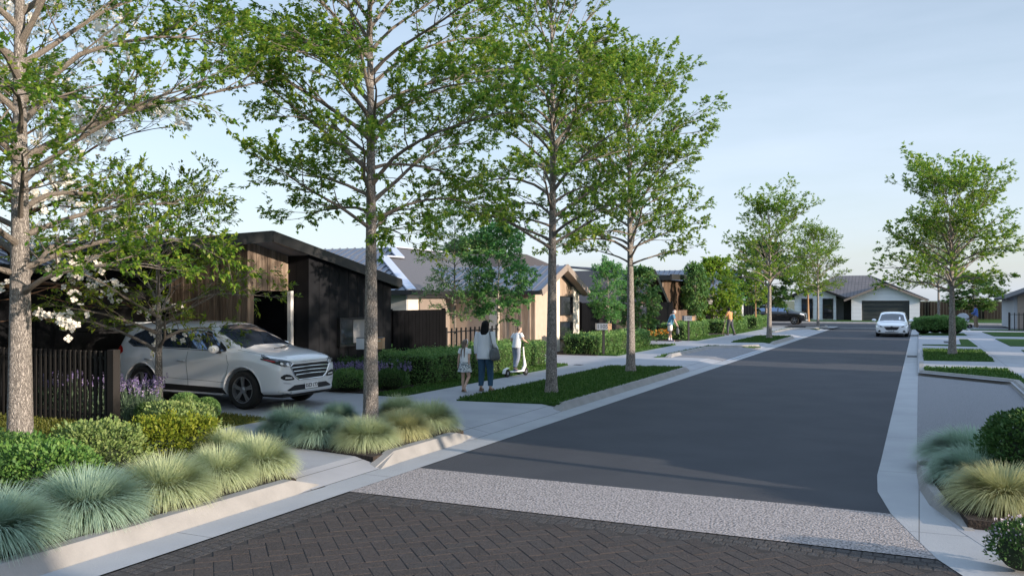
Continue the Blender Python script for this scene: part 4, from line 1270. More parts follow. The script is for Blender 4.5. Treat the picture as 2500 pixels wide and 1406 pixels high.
# ------------------------------------------------------------------ trees
def grow_tree(seed, H, base, rad, tr, nl, leaf, nleaf, prof=None, sec=6, twig=4, rise=(0.75, 1.25), lean=0.0, tuft=3, top=0.96, aspect=0.55, limb_r=0.27, flare=1.35, droop=0.12):
    """returns trunk MB, branch MB and leaf arrays for a tree standing at the origin"""
    rnd = random.Random(seed)
    rng = np.random.default_rng(seed)
    prof = prof or (lambda t: (1 - t) ** 0.55 * (0.62 + 1.15 * t) if t > 0 else 0.6)
    T = []
    ph = rnd.uniform(0, 6)
    n = 16
    for i in range(n + 1):
        t = i / n
        z = t * H * top
        T.append(Vector((0.05 * math.sin(ph + 3.1 * t) * t + lean * t * t * H, 0.05 * math.cos(ph * 1.7 + 2.6 * t) * t, z - (0.05 if i == 0 else 0))))
    def tr_at(z):
        t = min(1, max(0, z / (H * top)))
        r = tr * (1 - 0.93 * t ** 0.85)
        return r * (1 + (flare - 1) * max(0, 1 - z / 0.35) ** 2)
    def pos_at(z):
        t = min(0.999, max(0, z / (H * top))) * n
        i = int(t)
        return T[i].lerp(T[i + 1], t - i)
    trunk = MB()
    zs = [-0.05, 0.0, 0.06, 0.15, 0.3, 0.5] + [0.5 + (H * top - 0.5) * i / 22 for i in range(1, 23)]
    trunk.tube([pos_at(max(z, 0)) + Vector((0, 0, min(z, 0))) for z in zs], [tr_at(max(z, 0)) for z in zs], 16)
    br = MB()
    P, D = [], []
    def path(p, d, L, segs, wob, bend):
        pts = [p.copy()]
        d = d.normalized()
        for i in range(segs):
            d = (d + Vector((rnd.gauss(0, wob), rnd.gauss(0, wob), rnd.gauss(0, wob) + bend))).normalized()
            p = p + d * (L / segs)
            pts.append(p.copy())
        return pts
    ga = rnd.uniform(0, 6)
    for k in range(nl):
        t = (k + rnd.uniform(0.1, 0.9)) / nl
        t = t ** 1.05
        z = base + (H * 0.97 - base) * t
        ga += 2.39996 + rnd.uniform(-0.35, 0.35)
        L = rad * prof(t) * rnd.uniform(0.75, 1.15)
        el = rise[0] + (rise[1] - rise[0]) * t + rnd.uniform(-0.12, 0.12)
        d = Vector((math.cos(ga) * math.cos(el), math.sin(ga) * math.cos(el), math.sin(el)))
        L = L / max(0.45, math.cos(el)) * 0.92
        p0 = pos_at(z)
        r0 = min(tr_at(z) * 0.6, tr * limb_r * (L / rad) ** 0.7)
        pts = path(p0, d, L, 9, 0.075, -droop * (0.6 if t < 0.6 else 0.3))
        rr = [r0 * (1 - 0.88 * i / 9) for i in range(10)]
        rr[0] *= 1.25
        br.tube(pts, rr, 7, cap=False)
        ns = max(3, int(sec * (0.5 + 0.6 * L / rad)))
        for s in range(ns):
            u = 0.25 + 0.75 * (s + rnd.random() * 0.8) / ns
            i = min(8, int(u * 9))
            q = pts[i].lerp(pts[i + 1], u * 9 - i)
            dl = (pts[i + 1] - pts[i]).normalized()
            sd = dl.cross(Vector((0, 0, 1)))
            if sd.length < 0.05:
                sd = Vector((1, 0, 0))
            sd.normalize()
            sgn = 1 if s % 2 else -1
            d2 = (dl * 0.75 + sd * sgn * rnd.uniform(0.45, 0.9) + Vector((0, 0, rnd.uniform(-0.15, 0.45)))).normalized()
            L2 = L * 0.46 * (1.15 - 0.65 * u) * rnd.uniform(0.7, 1.2)
            p2 = path(q, d2, L2, 5, 0.10, 0.02)
            r2 = max(0.004, r0 * 0.42 * (1 - 0.6 * u))
            br.tube(p2, [r2 * (1 - 0.85 * i2 / 5) for i2 in range(6)], 5, cap=False)
            nt = max(2, int(twig * (0.6 + 0.6 * L2 / (rad * 0.4))))
            for w in range(nt + 1):
                v = 0.3 + 0.7 * (w + rnd.random()) / (nt + 1)
                j = min(4, int(v * 5))
                a = p2[j].lerp(p2[j + 1], v * 5 - j)
                dd = (p2[j + 1] - p2[j]).normalized()
                if w < nt:
                    s3 = Vector((rnd.gauss(0, 1), rnd.gauss(0, 1), rnd.gauss(0, 0.45)))
                    d3 = (dd * 0.9 + s3.normalized() * 0.8).normalized()
                    L3 = rnd.uniform(0.20, 0.42) * (rad / 2.2) ** 0.6
                else:
                    d3, L3 = dd, L2 * 0.25
                p3 = path(a, d3, L3, 3, 0.10, -0.03)
                br.tube(p3, [r2 * 0.35, r2 * 0.28, r2 * 0.2, r2 * 0.1], 3, cap=False)
                for c in range(nleaf):
                    x = (0.25 + 0.8 * rnd.random()) * 3
                    i3 = min(2, int(x))
                    b = p3[i3].lerp(p3[i3 + 1], x - i3)
                    P.append((b.x + rnd.gauss(0, .02), b.y + rnd.gauss(0, .02), b.z + rnd.gauss(0, .02)))
                    e = (p3[i3 + 1] - p3[i3]).normalized()
                    D.append((e.x, e.y, e.z - 0.12))
    P, D = np.array(P), np.array(D)
    parts = []
    if tuft == 1:
        parts.append(leaves(rng, P, D, leaf, aspect, up=1.0, jit=0.45))
    else:                               # lobed leaf: three blades from one stalk
        Dn = unit(D + rng.normal(0, 0.45, D.shape))
        U = unit(rng.normal(0, 0.45, D.shape) + np.array([0, 0, 1.0]))
        S = unit(np.cross(Dn, U))
        for a, sc in ((0, 1.0), (0.85, 0.72), (-0.85, 0.72)):
            dd = Dn * math.cos(a) + S * math.sin(a)
            parts.append(leaves(rng, P, dd, leaf * sc, aspect, up=1.4, jit=0.10, var=0.25))
    # interleave so that the three blades of one leaf stay near each other in colour terms is not needed
    return trunk, br, merge(parts)

def make_tree(name, label, loc, rz, group, mats, bark='bark', thin='bark_thin', **k):
    t = thing(name, label, 'tree', loc, rz, group)
    tk, br, (V, F) = grow_tree(**k)
    tk.build('trunk', M[bark], t, smooth=True)
    br.build('branches', M[thin], t, smooth=True, fix=False)
    npmesh('crown', V, F, M[mats], t)
    return t

GS = 'street trees along the verges'
street_prof = lambda t: (0.80 + 0.50 * t) * (1 - t) ** 0.62 + 0.06
t1 = make_tree('street_tree', 'closest street tree with the thickest trunk, standing in the shrubs at the left edge', (-10.85, 7.59, 0.12), 0.3, GS, 'leaf_a',
               seed=11, H=9.8, base=2.05, rad=3.1, tr=0.17, nl=52, leaf=0.083, nleaf=9, prof=street_prof, sec=10, twig=6, rise=(0.46, 1.2), aspect=0.55)
t2 = make_tree('street_tree', 'street tree growing out of the island of blue grass tufts', (-8.07, 11.69, 0.12), 2.0, GS, 'leaf_a',
               seed=22, H=9.9, base=3.0, rad=2.75, tr=0.135, nl=56, leaf=0.083, nleaf=10, prof=street_prof, sec=10, twig=6, rise=(0.50, 1.25), aspect=0.55)
t3 = make_tree('street_tree', 'street tree on the near end of the lawn verge opposite the boy on the scooter', (-7.38, 17.66, 0.12), 4.4, GS, 'leaf_a',
               seed=33, H=10.0, base=3.1, rad=2.35, tr=0.135, nl=52, leaf=0.088, nleaf=9, prof=street_prof, sec=9, twig=5, rise=(0.58, 1.25), aspect=0.6)
t4 = make_tree('street_tree', 'street tree on the far end of the same lawn verge, crown leaning over the road', (-7.47, 23.76, 0.12), 1.1, GS, 'leaf_a',
               seed=44, H=8.6, base=3.0, rad=2.55, tr=0.14, nl=50, leaf=0.088, nleaf=10, prof=street_prof, sec=9, twig=5, rise=(0.55, 1.15), aspect=0.6)
t5 = make_tree('street_tree', 'airy street tree on the small lawn verge beyond the parking bay', (-7.24, 47.46, 0.12), 0.6, GS, 'leaf_a',
               seed=55, H=6.7, base=2.7, rad=2.35, tr=0.15, nl=40, leaf=0.12, nleaf=6, prof=street_prof, sec=8, twig=4, rise=(0.70, 1.2), aspect=0.55)
dup(t4, (-6.97, 69.3, 0.14), 2.2, 'street tree at the far corner by the side road in front of the white house', GS, 0.82)
make_tree('street_tree', 'street tree on the right hand lawn, the largest on that side of the road', (1.13, 36.45, 0.12), 3.9, GS, 'leaf_a',
          seed=57, H=6.1, base=2.35, rad=2.45, tr=0.15, nl=46, leaf=0.11, nleaf=7, prof=street_prof, sec=8, twig=5, rise=(0.62, 1.2), aspect=0.55)
dup(t4, (1.32, 72.0, 0.12), 0.2, 'street tree rising behind the round hedge on the right', GS, 0.85)

GY = 'young garden trees in the front yards'
egg = lambda t: max(0.12, math.sin(PI * min(1, 0.24 + 0.76 * t)) ** 0.75)
y1 = make_tree('young_tree', 'airy dark young tree with bare grey trunk behind the black picket fence', (-13.35, 24.0, 0.12), 0.0, GY, 'leaf_c', bark='bark_thin',
               seed=61, H=5.0, base=1.45, rad=1.2, tr=0.055, nl=44, leaf=0.085, nleaf=8, prof=lambda t: (1 - t) ** 0.6 * (0.85 + 0.5 * t), sec=6, twig=4, rise=(0.35, 0.95), tuft=1, aspect=0.4)
y2 = make_tree('young_tree', 'fresh green young tree with pale trunk rising beside the woman', (-12.2, 24.74, 0.12), 0.0, GY, 'leaf_b', bark='bark_pale', thin='bark_pale',
               seed=62, H=4.5, base=1.55, rad=1.0, tr=0.045, nl=54, leaf=0.085, nleaf=13, prof=egg, sec=6, twig=4, rise=(0.25, 1.0), tuft=1, aspect=0.6)
dup(y2, (-11.5, 33.6, 0.12), 2.1, 'fresh green young tree whose pale stem rises behind the first letterbox on a post', GY, (0.70, 0.70, 0.80))
dup(y2, (-12.0, 61.0, 0.12), 4.0, 'hazy light green young tree above the woman who sweeps', GY, (0.9, 0.9, 0.78))
dup(y2, (-13.1, 55.3, 0.12), 1.0, 'slender pale stemmed young tree in front of the timber slatted house', GY, (0.72, 0.72, 0.86))
GB = 'bushy garden trees in the front yards'
b1 = make_tree('garden_tree', 'dense dark bushy tree behind the trunk at the end of the lawn verge', (-12.0, 39.6, 0.12), 0.0, GB, 'leaf_c', bark='bark_pale', thin='bark_thin',
               seed=71, H=3.5, base=0.95, rad=0.9, tr=0.055, nl=46, leaf=0.12, nleaf=8, prof=egg, sec=7, twig=4, rise=(0.1, 1.0), tuft=1, aspect=0.62)
b2 = make_tree('garden_tree', 'broad bright lime green tree over the timber slat fence, the widest garden tree', (-12.1, 56.2, 0.12), 0.0, GB, 'leaf_d', bark='bark_pale', thin='bark_thin',
               seed=72, H=4.4, base=0.95, rad=1.9, tr=0.07, nl=56, leaf=0.17, nleaf=9, prof=lambda t: (1 - t) ** 0.7 * (0.95 + 0.3 * t) + 0.05, sec=7, twig=4, rise=(0.1, 1.0), tuft=1, aspect=0.65)
d1 = dup(b1, (-12.6, 53.4, 0.12), 2.0, 'upright green tree between the slatted house and the lime green tree', GB, (0.8, 0.8, 1.2))
dup(b1, (-11.0, 70.5, 0.12), 1.2, 'tall grey green tree behind the airy street tree, left of the black car', GB, (2.3, 2.3, 1.85))
f1 = make_tree('young_tree', 'small leafy tree on a brown stem in front of the white house windows', (-9.6, 86.6, 0.12), 0.0, GY, 'leaf_d', bark='stake', thin='bark_thin',
               seed=81, H=5.4, base=2.9, rad=1.7, tr=0.14, nl=30, leaf=0.24, nleaf=5, prof=egg, sec=5, twig=3, rise=(0.1, 0.9), tuft=1, aspect=0.65)
dup(f1, (-10.8, 64.5, 0.12), 2.2, 'thin brown stemmed young tree standing in the hedge left of the black car', GY, (0.6, 0.6, 0.72))
dup(b1, (5.0, 99.0, 0.12), 0.7, 'small round tree in front of the dark fence behind the man with the pram', GB, (2.7, 2.7, 1.3))
far = dup(b1, (-38, 72, 0.1), 0.4, 'distant tree of which only the top shows over the brown hip roof', GB, (4.0, 4.0, 2.2))

# dogwoods: spreading young tree in front of the car and the flowering one at the left
dg = make_tree('dogwood_tree', 'slim spreading tree with yellow green leaves in front of the pale grey car', (-12.55, 11.45, 0.12), 0.0, None, 'leaf_dog', bark='bark', thin='bark_thin',
               seed=91, H=4.0, base=1.05, rad=2.15, tr=0.088, nl=24, leaf=0.085, nleaf=11, prof=lambda t: (1 - t) ** 0.5 * 0.95 + 0.1, sec=7, twig=4, rise=(0.42, 0.75), tuft=1, aspect=0.42, limb_r=0.42, flare=1.1, droop=0.05)
fd = make_tree('dogwood_tree', 'white flowering tree with curved brown trunk behind the big trunk at the left', (-15.2, 10.5, 0.12), 0.0, None, 'leaf_dog', bark='bark_brown', thin='bark_brown',
               seed=92, H=7.6, base=2.0, rad=3.1, tr=0.13, nl=38, leaf=0.10, nleaf=4, prof=lambda t: (1 - t) ** 0.45 * 1.0 + 0.08, sec=7, twig=4, rise=(0.35, 0.9), lean=0.05, tuft=1, aspect=0.45)
# white blossom: four broad petals per flower, set along the upper side of the limbs
crown = [c for c in bpy.data.objects if c.parent == fd and c.name.startswith('crown')][0]
rng = np.random.default_rng(5)
cv = np.empty(len(crown.data.vertices) * 3, dtype=np.float32)
crown.data.vertices.foreach_get('co', cv)
cv = cv.reshape(-1, 4, 3)[:, 0]
nf = np.array([noise.noise(Vector(p) * 0.9) for p in cv])
sel = cv[(nf > -0.05) & (rng.random(len(cv)) < 0.85)]
print('blossoms', len(cv), len(sel))
sel = np.concatenate([sel, sel + rng.normal(0, 0.09, sel.shape)])
Pf = sel + np.array([0, 0, 0.04]) + rng.normal(0, 0.03, sel.shape)
up_ = unit(rng.normal(0, 0.55, Pf.shape) + np.array([0.75, -0.55, 0.55]))
ax = unit(np.cross(up_, rng.normal(0, 1, Pf.shape)))
ay = np.cross(up_, ax)
parts = []
for k in range(4):
    a = k * PI / 2
    d_ = ax * math.cos(a) + ay * math.sin(a)
    s_ = np.cross(up_, d_)
    L = (0.060 * rng.uniform(0.8, 1.2, len(Pf)))[:, None]
    V = np.empty((len(Pf), 4, 3))
    V[:, 0] = Pf
    V[:, 1] = Pf + d_ * L * 0.62 + s_ * L * 0.46 + up_ * 0.006
    V[:, 2] = Pf + d_ * L + up_ * 0.01
    V[:, 3] = Pf + d_ * L * 0.62 - s_ * L * 0.46 + up_ * 0.006
    parts.append((V.reshape(-1, 3), np.arange(len(Pf) * 4).reshape(-1, 4)))
V, F = merge(parts)
npmesh('blossom', V, F, M['petal'], fd)
tagged = tag(fd, group=None)

# ------------------------------------------------------------------ grass tufts
def tuft_mesh(seed, r, hgt, n, m, w=0.0055):
    """arching blades that rise from the crown and tip over into a dome"""
    rng = np.random.default_rng(seed)
    az = rng.uniform(0, 2 * PI, n)
    el = np.arccos(rng.uniform(0.02, 1.0, n))                  # 0 = upright, pi/2 = flat
    L = rng.uniform(0.80, 1.10, n) * (hgt * 1.10 * np.cos(el) ** 2 + r * 1.22 * np.sin(el) ** 2)
    br_ = 0.22 * r
    q = np.sqrt(rng.uniform(0, 1, n))
    x0, y0 = np.cos(az) * br_ * q, np.sin(az) * br_ * q
    az = az + rng.normal(0, 0.30, n)
    segs = 5
    hor = np.zeros(n)
    ver = np.zeros(n)
    pts = [(hor.copy(), ver.copy())]
    a = np.clip(el * 0.42 + rng.normal(0, .06, n), 0, 1.4)
    for i in range(segs):
        hor = hor + np.sin(a) * L / segs
        ver = ver + np.cos(a) * L / segs
        pts.append((hor.copy(), ver.copy()))
        a = a + el * 0.27 + 0.05
    side = np.stack([-np.sin(az), np.cos(az), np.zeros(n)], 1)
    V = np.empty((n, (segs + 1) * 2, 3))
    for i, (hh, vv) in enumerate(pts):
        c = np.stack([x0 + np.cos(az) * hh, y0 + np.sin(az) * hh, np.maximum(vv, 0.004)], 1)
        ww = w * (0.8, 1.0, 1.0, 0.85, 0.55, 0.12)[i]
        V[:, i * 2] = c - side * ww / 2
        V[:, i * 2 + 1] = c + side * ww / 2
    k = (segs + 1) * 2
    F = np.concatenate([np.stack([np.arange(n) * k + i * 2, np.arange(n) * k + i * 2 + 1, np.arange(n) * k + i * 2 + 3, np.arange(n) * k + i * 2 + 2], 1) for i in range(segs)])
    return V.reshape(-1, 3), F

M['tuft_green'] = leafmat('fescue_green', [(0.13, 0.23, 0.10), (0.24, 0.34, 0.15), (0.35, 0.43, 0.20)], trans=0.35, rough=0.6)
M['tuft_blue'] = leafmat('fescue_blue', [(0.09, 0.20, 0.14), (0.16, 0.29, 0.21), (0.24, 0.36, 0.26)], trans=0.35, rough=0.6)
M['tuft_gold'] = leafmat('fescue_gold', [(0.13, 0.22, 0.11), (0.24, 0.31, 0.14), (0.38, 0.40, 0.17)], trans=0.35, rough=0.6)
def dry_tips(m, tip, amount=0.75):
    """fescue blades bleach to straw towards their tips"""
    nt = m.node_tree
    N, L = nt.nodes, nt.links
    a = N.new('ShaderNodeAttribute')
    a.attribute_name = 'along'
    r = N.new('ShaderNodeMapRange')
    r.inputs['From Min'].default_value = 0.35
    r.inputs['To Max'].default_value = amount
    L.new(a.outputs['Fac'], r.inputs['Value'])
    for b in list(N):
        if b.type in ('BSDF_PRINCIPLED', 'BSDF_TRANSLUCENT'):
            k = b.inputs['Base Color' if b.type == 'BSDF_PRINCIPLED' else 'Color']
            src = k.links[0].from_socket
            q = N.new('ShaderNodeMix')
            q.data_type = 'RGBA'
            L.new(r.outputs['Result'], q.inputs[0])
            L.new(src, q.inputs[6])
            q.inputs[7].default_value = (*tip, 1)
            L.new(q.outputs[2], k)
dry_tips(M['tuft_green'], (0.62, 0.66, 0.42))
dry_tips(M['tuft_blue'], (0.46, 0.58, 0.44))
dry_tips(M['tuft_gold'], (0.66, 0.62, 0.34))
tuft_cache = {}
def tuft(label, x, y, r, hgt, m, rz=0.0, z=0.12, group='fescue tufts in the planting beds'):
    key = (m, int(rz * 10) % 2)
    if key not in tuft_cache:
        V, F = tuft_mesh(100 + len(tuft_cache), 0.5, 0.48, 6000, m, 0.0075)
        o = npmesh('grass_tuft', V, F, M[m])
        at = o.data.attributes.new('along', 'FLOAT', 'POINT')     # 0 at the root, 1 at the tip of a blade
        at.data.foreach_set('value', np.tile(np.repeat(np.linspace(0, 1, 6), 2), len(V) // 12).astype(np.float32))
        tuft_cache[key] = o
    else:
        o = tuft_cache[key].copy()
        C.objects.link(o)
    o.location = (x, y, z)
    o.rotation_euler = (0, 0, rz)
    o.scale = (r * 1.03 / 0.5, r * 1.03 / 0.5, hgt * 1.0 / 0.48)
    return tag(o, label, 'grass tuft', group)
tuft('fescue tuft cut by the left edge of the picture at the bottom kerb', -6.98, 4.62, 0.52, 0.48, 'tuft_blue', 0.3)
tuft('blue green fescue tuft against the kerb in front of the darkest shrub', -7.02, 5.55, 0.54, 0.48, 'tuft_blue', 1.25)
tuft('wide pale green fescue tuft against the middle of the near kerb', -6.98, 6.42, 0.50, 0.47, 'tuft_green', 2.1)
tuft('fescue tuft against the near kerb, below the yellowish shrub', -7.02, 7.22, 0.40, 0.44, 'tuft_green', 3.3)
tuft('bright fescue tuft at the pointed end of the near kerb', -7.05, 7.90, 0.44, 0.46, 'tuft_green', 4.8)
tuft('fescue tuft tucked behind the others beside the concrete path', -7.95, 8.35, 0.40, 0.44, 'tuft_green', 5.5)
tuft('leftmost fescue tuft of the island round the trunk', -8.62, 10.35, 0.46, 0.44, 'tuft_blue', 0.2)
tuft('front left fescue tuft of the island, by the concrete path', -7.82, 10.05, 0.43, 0.42, 'tuft_blue', 1.4)
tuft('fescue tuft at the front corner of the island, before the trunk', -7.02, 10.05, 0.45, 0.42, 'tuft_green', 2.2)
tuft('small dark fescue tuft left behind the trunk of the island tree', -8.75, 11.75, 0.34, 0.36, 'tuft_blue', 3.4)
tuft('fescue tuft directly right behind the trunk of the island tree', -7.95, 12.35, 0.42, 0.44, 'tuft_green', 4.2)
tuft('fescue tuft beside the lit kerb, right of the trunk', -6.98, 10.95, 0.42, 0.42, 'tuft_gold', 5.3)
tuft('rightmost fescue tuft of the island, towards the driveway', -7.05, 11.85, 0.46, 0.46, 'tuft_green', 6.2)
tuft('sea green fescue tuft at the back of the right hand bed', 0.62, 12.45, 0.62, 0.44, 'tuft_blue', 0.4, z=0.1)
tuft('sea green fescue tuft in the middle of the right hand bed', 0.60, 11.1, 0.50, 0.42, 'tuft_blue', 1.6, z=0.1)
tuft('golden fescue tuft at the front edge of the right hand bed', 0.78, 9.95, 0.52, 0.42, 'tuft_gold', 2.7, z=0.1)

# ------------------------------------------------------------------ shrubs and hedges
def blob_leaves(rng, ells, dens, size, aspect=0.55, up=0.25, out=0.8, jit=0.45, shell=(0.72, 1.06), rough=0.16):
    parts = []
    for (c, r) in ells:
        c, r = np.array(c, float), np.array(r, float)
        area = 4 * PI * ((r[0] * r[1]) ** 1.6 / 3 + (r[0] * r[2]) ** 1.6 / 3 + (r[1] * r[2]) ** 1.6 / 3) ** (1 / 1.6)
        n = int(area * dens)
        d = unit(rng.normal(0, 1, (n, 3)))
        d[:, 2] = np.where(d[:, 2] < -0.35, -d[:, 2], d[:, 2])
        s = rng.uniform(shell[0], shell[1], n) ** 0.6
        lump = np.array([noise.noise(Vector(q * 2.6 + c * 1.7)) for q in d])
        s = s * (1 + rough * lump)
        P = c + d * r * s[:, None]
        k = P[:, 2] > 0.01
        D = unit(d * out + np.array([0, 0, 0.45]))
        parts.append(leaves(rng, P[k], D[k], size, aspect, up=up, jit=jit))
    return merge(parts)

def shrub(name, label, loc, ells, m, dens=2600, size=0.04, group=None, cat='shrub', seed=1, core=0.72, **k):
    t = thing(name, label, cat, loc, 0, group)
    V, F = blob_leaves(np.random.default_rng(seed), ells, dens, size, **k)
    npmesh('foliage', V, F, M[m], t)
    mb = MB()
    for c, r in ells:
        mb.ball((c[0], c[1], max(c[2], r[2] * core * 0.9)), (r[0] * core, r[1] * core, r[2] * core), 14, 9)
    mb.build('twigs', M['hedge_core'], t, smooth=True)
    return t
GSH = 'leafy shrubs under the big trunk'
LS = dict(rough=0.42, shell=(0.55, 1.15), size=0.046, dens=2300)
shrub('leafy_shrub', 'pale green shrub at the back of the clump, nearest to the round bushes', (-9.15, 8.75, 0.12), [((0, 0, 0.287), (0.45, 0.45, 0.363)), ((.28, -.15, 0.234), (0.34, 0.34, 0.299)), ((-.3, .1, 0.234), (0.36, 0.34, 0.299))], 'shrub_pale', group=GSH, seed=1, **LS)
shrub('leafy_shrub', 'yellowish lime shrub behind the fescue at the middle of the clump', (-8.62, 7.95, 0.12), [((0, 0, 0.254), (0.42, 0.40, 0.325)), ((.2, .28, 0.254), (0.33, 0.33, 0.304))], 'shrub_lime', group=GSH, seed=2, **LS)
shrub('leafy_shrub', 'pale green shrub left of the lime one', (-8.75, 7.15, 0.12), [((0, 0, 0.256), (0.48, 0.48, 0.335)), ((-.35, .25, 0.236), (0.39, 0.39, 0.295))], 'shrub_pale', group=GSH, seed=3, **LS)
shrub('leafy_shrub', 'broad green shrub just right of the big trunk', (-9.0, 6.35, 0.12), [((0, 0, 0.219), (0.53, 0.48, 0.284)), ((-.5, .3, 0.194), (0.46, 0.46, 0.259))], 'shrub', group=GSH, seed=4, **LS)
shrub('leafy_shrub', 'small green shrub against the olive lawn behind the clump', (-9.75, 7.85, 0.12), [((0, 0, 0.177), (0.44, 0.40, 0.242))], 'shrub', group=GSH, seed=5, **LS)
shrub('leafy_shrub', 'green shrub behind the blue green tuft near the bottom left', (-8.15, 6.05, 0.12), [((0, 0, 0.234), (0.46, 0.46, 0.319))], 'shrub', group=GSH, seed=6, **LS)
shrub('leafy_shrub', 'darkest shrub, at the left edge in front of the big trunk', (-8.55, 5.15, 0.12), [((0, 0, 0.265), (0.61, 0.55, 0.372)), ((.3, -.5, 0.221), (0.46, 0.46, 0.300)), ((-.9, .8, 0.265), (0.55, 0.55, 0.354))], 'shrub_dark', group=GSH, seed=7, **LS)
shrub('leafy_shrub', 'dark green shrub at the left edge right behind the big trunk base', (-10.6, 6.9, 0.12), [((0, 0, 0.173), (0.50, 0.45, 0.245))], 'shrub_dark', group=GSH, seed=17, **LS)
shrub('leafy_shrub', 'dark shrub at the right edge behind the golden fescue', (1.25, 11.15, 0.1), [((0, 0, .40), (.62, .62, .48)), ((.6, -.3, .42), (.6, .6, .5))], 'shrub_dark', group=None, seed=8, size=0.045)
fs = shrub('flowering_shrub', 'small dark shrub with pale lilac flowers at the bottom right corner', (0.74, 8.02, 0.012), [((0, 0, .17), (.24, .24, .22))], 'shrub_dark', seed=9, size=0.03)
V, F = blob_leaves(np.random.default_rng(19), [((0, 0, .20), (.25, .25, .23))], 230, 0.022, aspect=0.8)
npmesh('flowers', V, F, M['pale_flower'], fs)
GBX = 'round clipped bushes by the driveway'
shrub('round_bush', 'larger of the two round clipped bushes beside the car', (-11.28, 10.86, 0.12), [((0, 0, .22), (.27, .27, .27))], 'hedge', dens=5200, size=0.026, group=GBX, cat='bush', seed=11, core=0.86, rough=0.03, shell=(0.9, 1.03))
shrub('round_bush', 'smaller of the two round clipped bushes, nearer the front wheel', (-11.02, 11.1, 0.12), [((0, 0, .18), (.21, .21, .22))], 'hedge', dens=5200, size=0.026, group=GBX, cat='bush', seed=12, core=0.86, rough=0.03, shell=(0.9, 1.03))
shrub('round_bush', 'low dark bush between lavender and the round bushes', (-11.55, 10.35, 0.12), [((0, 0, .16), (.22, .22, .20))], 'shrub_dark', dens=4200, size=0.03, group=None, cat='bush', seed=13)

def hedge(label, x0, x1, y0, y1, hgt, seed, dens=1300, size=0.055, m='hedge', name='hedge', group='clipped hedges along the footpath', z=0.12):
    t = thing(name, label, 'hedge', ((x0 + x1) / 2, (y0 + y1) / 2, z), 0, group)
    rng = np.random.default_rng(seed)
    a, b = (x1 - x0) / 2, (y1 - y0) / 2
    Ps, Ds = [], []
    for nrm, u, v, A in (((1, 0, 0), (0, b, 0), (0, 0, hgt / 2), 4 * b * hgt / 2), ((-1, 0, 0), (0, b, 0), (0, 0, hgt / 2), 4 * b * hgt / 2 * 0.4), ((0, -1, 0), (a, 0, 0), (0, 0, hgt / 2), 4 * a * hgt / 2),
                         ((0, 1, 0), (a, 0, 0), (0, 0, hgt / 2), 4 * a * hgt / 2), ((0, 0, 1), (a, 0, 0), (0, b, 0), 4 * a * b)):
        n = int(A * dens)
        nrm, u, v = np.array(nrm, float), np.array(u, float), np.array(v, float)
        c = nrm * np.array([a, b, hgt / 2]) + np.array([0, 0, hgt / 2])
        s, q = rng.uniform(-1, 1, n), rng.uniform(-1, 1, n)
        P = c + s[:, None] * u + q[:, None] * v
        lump = np.array([noise.noise(Vector(p) * 2.1) for p in P]) * 0.12 + np.array([noise.noise(Vector(p) * 6.0) for p in P]) * 0.06
        P = P + nrm * (lump - rng.uniform(0, 0.10, n) + (rng.random(n) < 0.04) * rng.uniform(0, 0.13, n))[:, None]
        Ps.append(P)
        Ds.append(np.tile(nrm, (n, 1)) * 0.7 + np.array([0, 0, 0.35]))
    P, D = np.concatenate(Ps), np.concatenate(Ds)
    e = 0.08
    k = ~((np.abs(P[:, 0]) > a - e) & (np.abs(P[:, 1]) > b - e) & (rng.random(len(P)) < 0.5)) & (P[:, 2] > 0)
    V, F = leaves(rng, P[k], D[k], size, 0.6, up=0.3, jit=0.6)
    npmesh('foliage', V, F, M[m], t)
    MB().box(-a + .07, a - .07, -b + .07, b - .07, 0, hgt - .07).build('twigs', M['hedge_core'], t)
    return t
hedge('long clipped hedge running behind the girl, the woman and the boy', -12.1, -10.72, 17.9, 25.35, 0.74, 1, dens=1600, size=0.05)
hedge('lower hedge end between the lavender and the long hedge', -12.9, -11.2, 17.2, 19.2, 0.60, 2, dens=1600, size=0.05, m='shrub_dark')
hedge('clipped hedge behind the first letterbox post and the pale stem', -12.3, -11.0, 30.7, 38.0, 0.68, 3, dens=900, size=0.075)
hedge('clipped hedge behind the second letterbox post', -12.2, -10.9, 43.9, 49.2, 0.78, 4, dens=700, size=0.085)
hedge('clipped hedge beside the woman who sweeps', -12.2, -10.75, 53.2, 60.8, 0.72, 5, dens=520, size=0.10)
hedge('farthest clipped hedge, in front of the black car', -12.0, -10.6, 64.0, 69.3, 0.75, 6, dens=420, size=0.11)
hb = shrub('round_hedge', 'row of rounded dark green hedge at the right kerb near the white car', (0.98, 58.0, 0.12), [((-.75, 0, .45), (.62, .95, .56)), ((-.1, .1, .50), (.7, 1.0, .56)), ((.45, .1, .48), (.7, 1.0, .55)), ((.95, 0, .46), (.6, .9, .54))], 'hedge', dens=800, size=0.085, cat='hedge', seed=21, core=0.8, rough=0.3, shell=(0.8, 1.08))

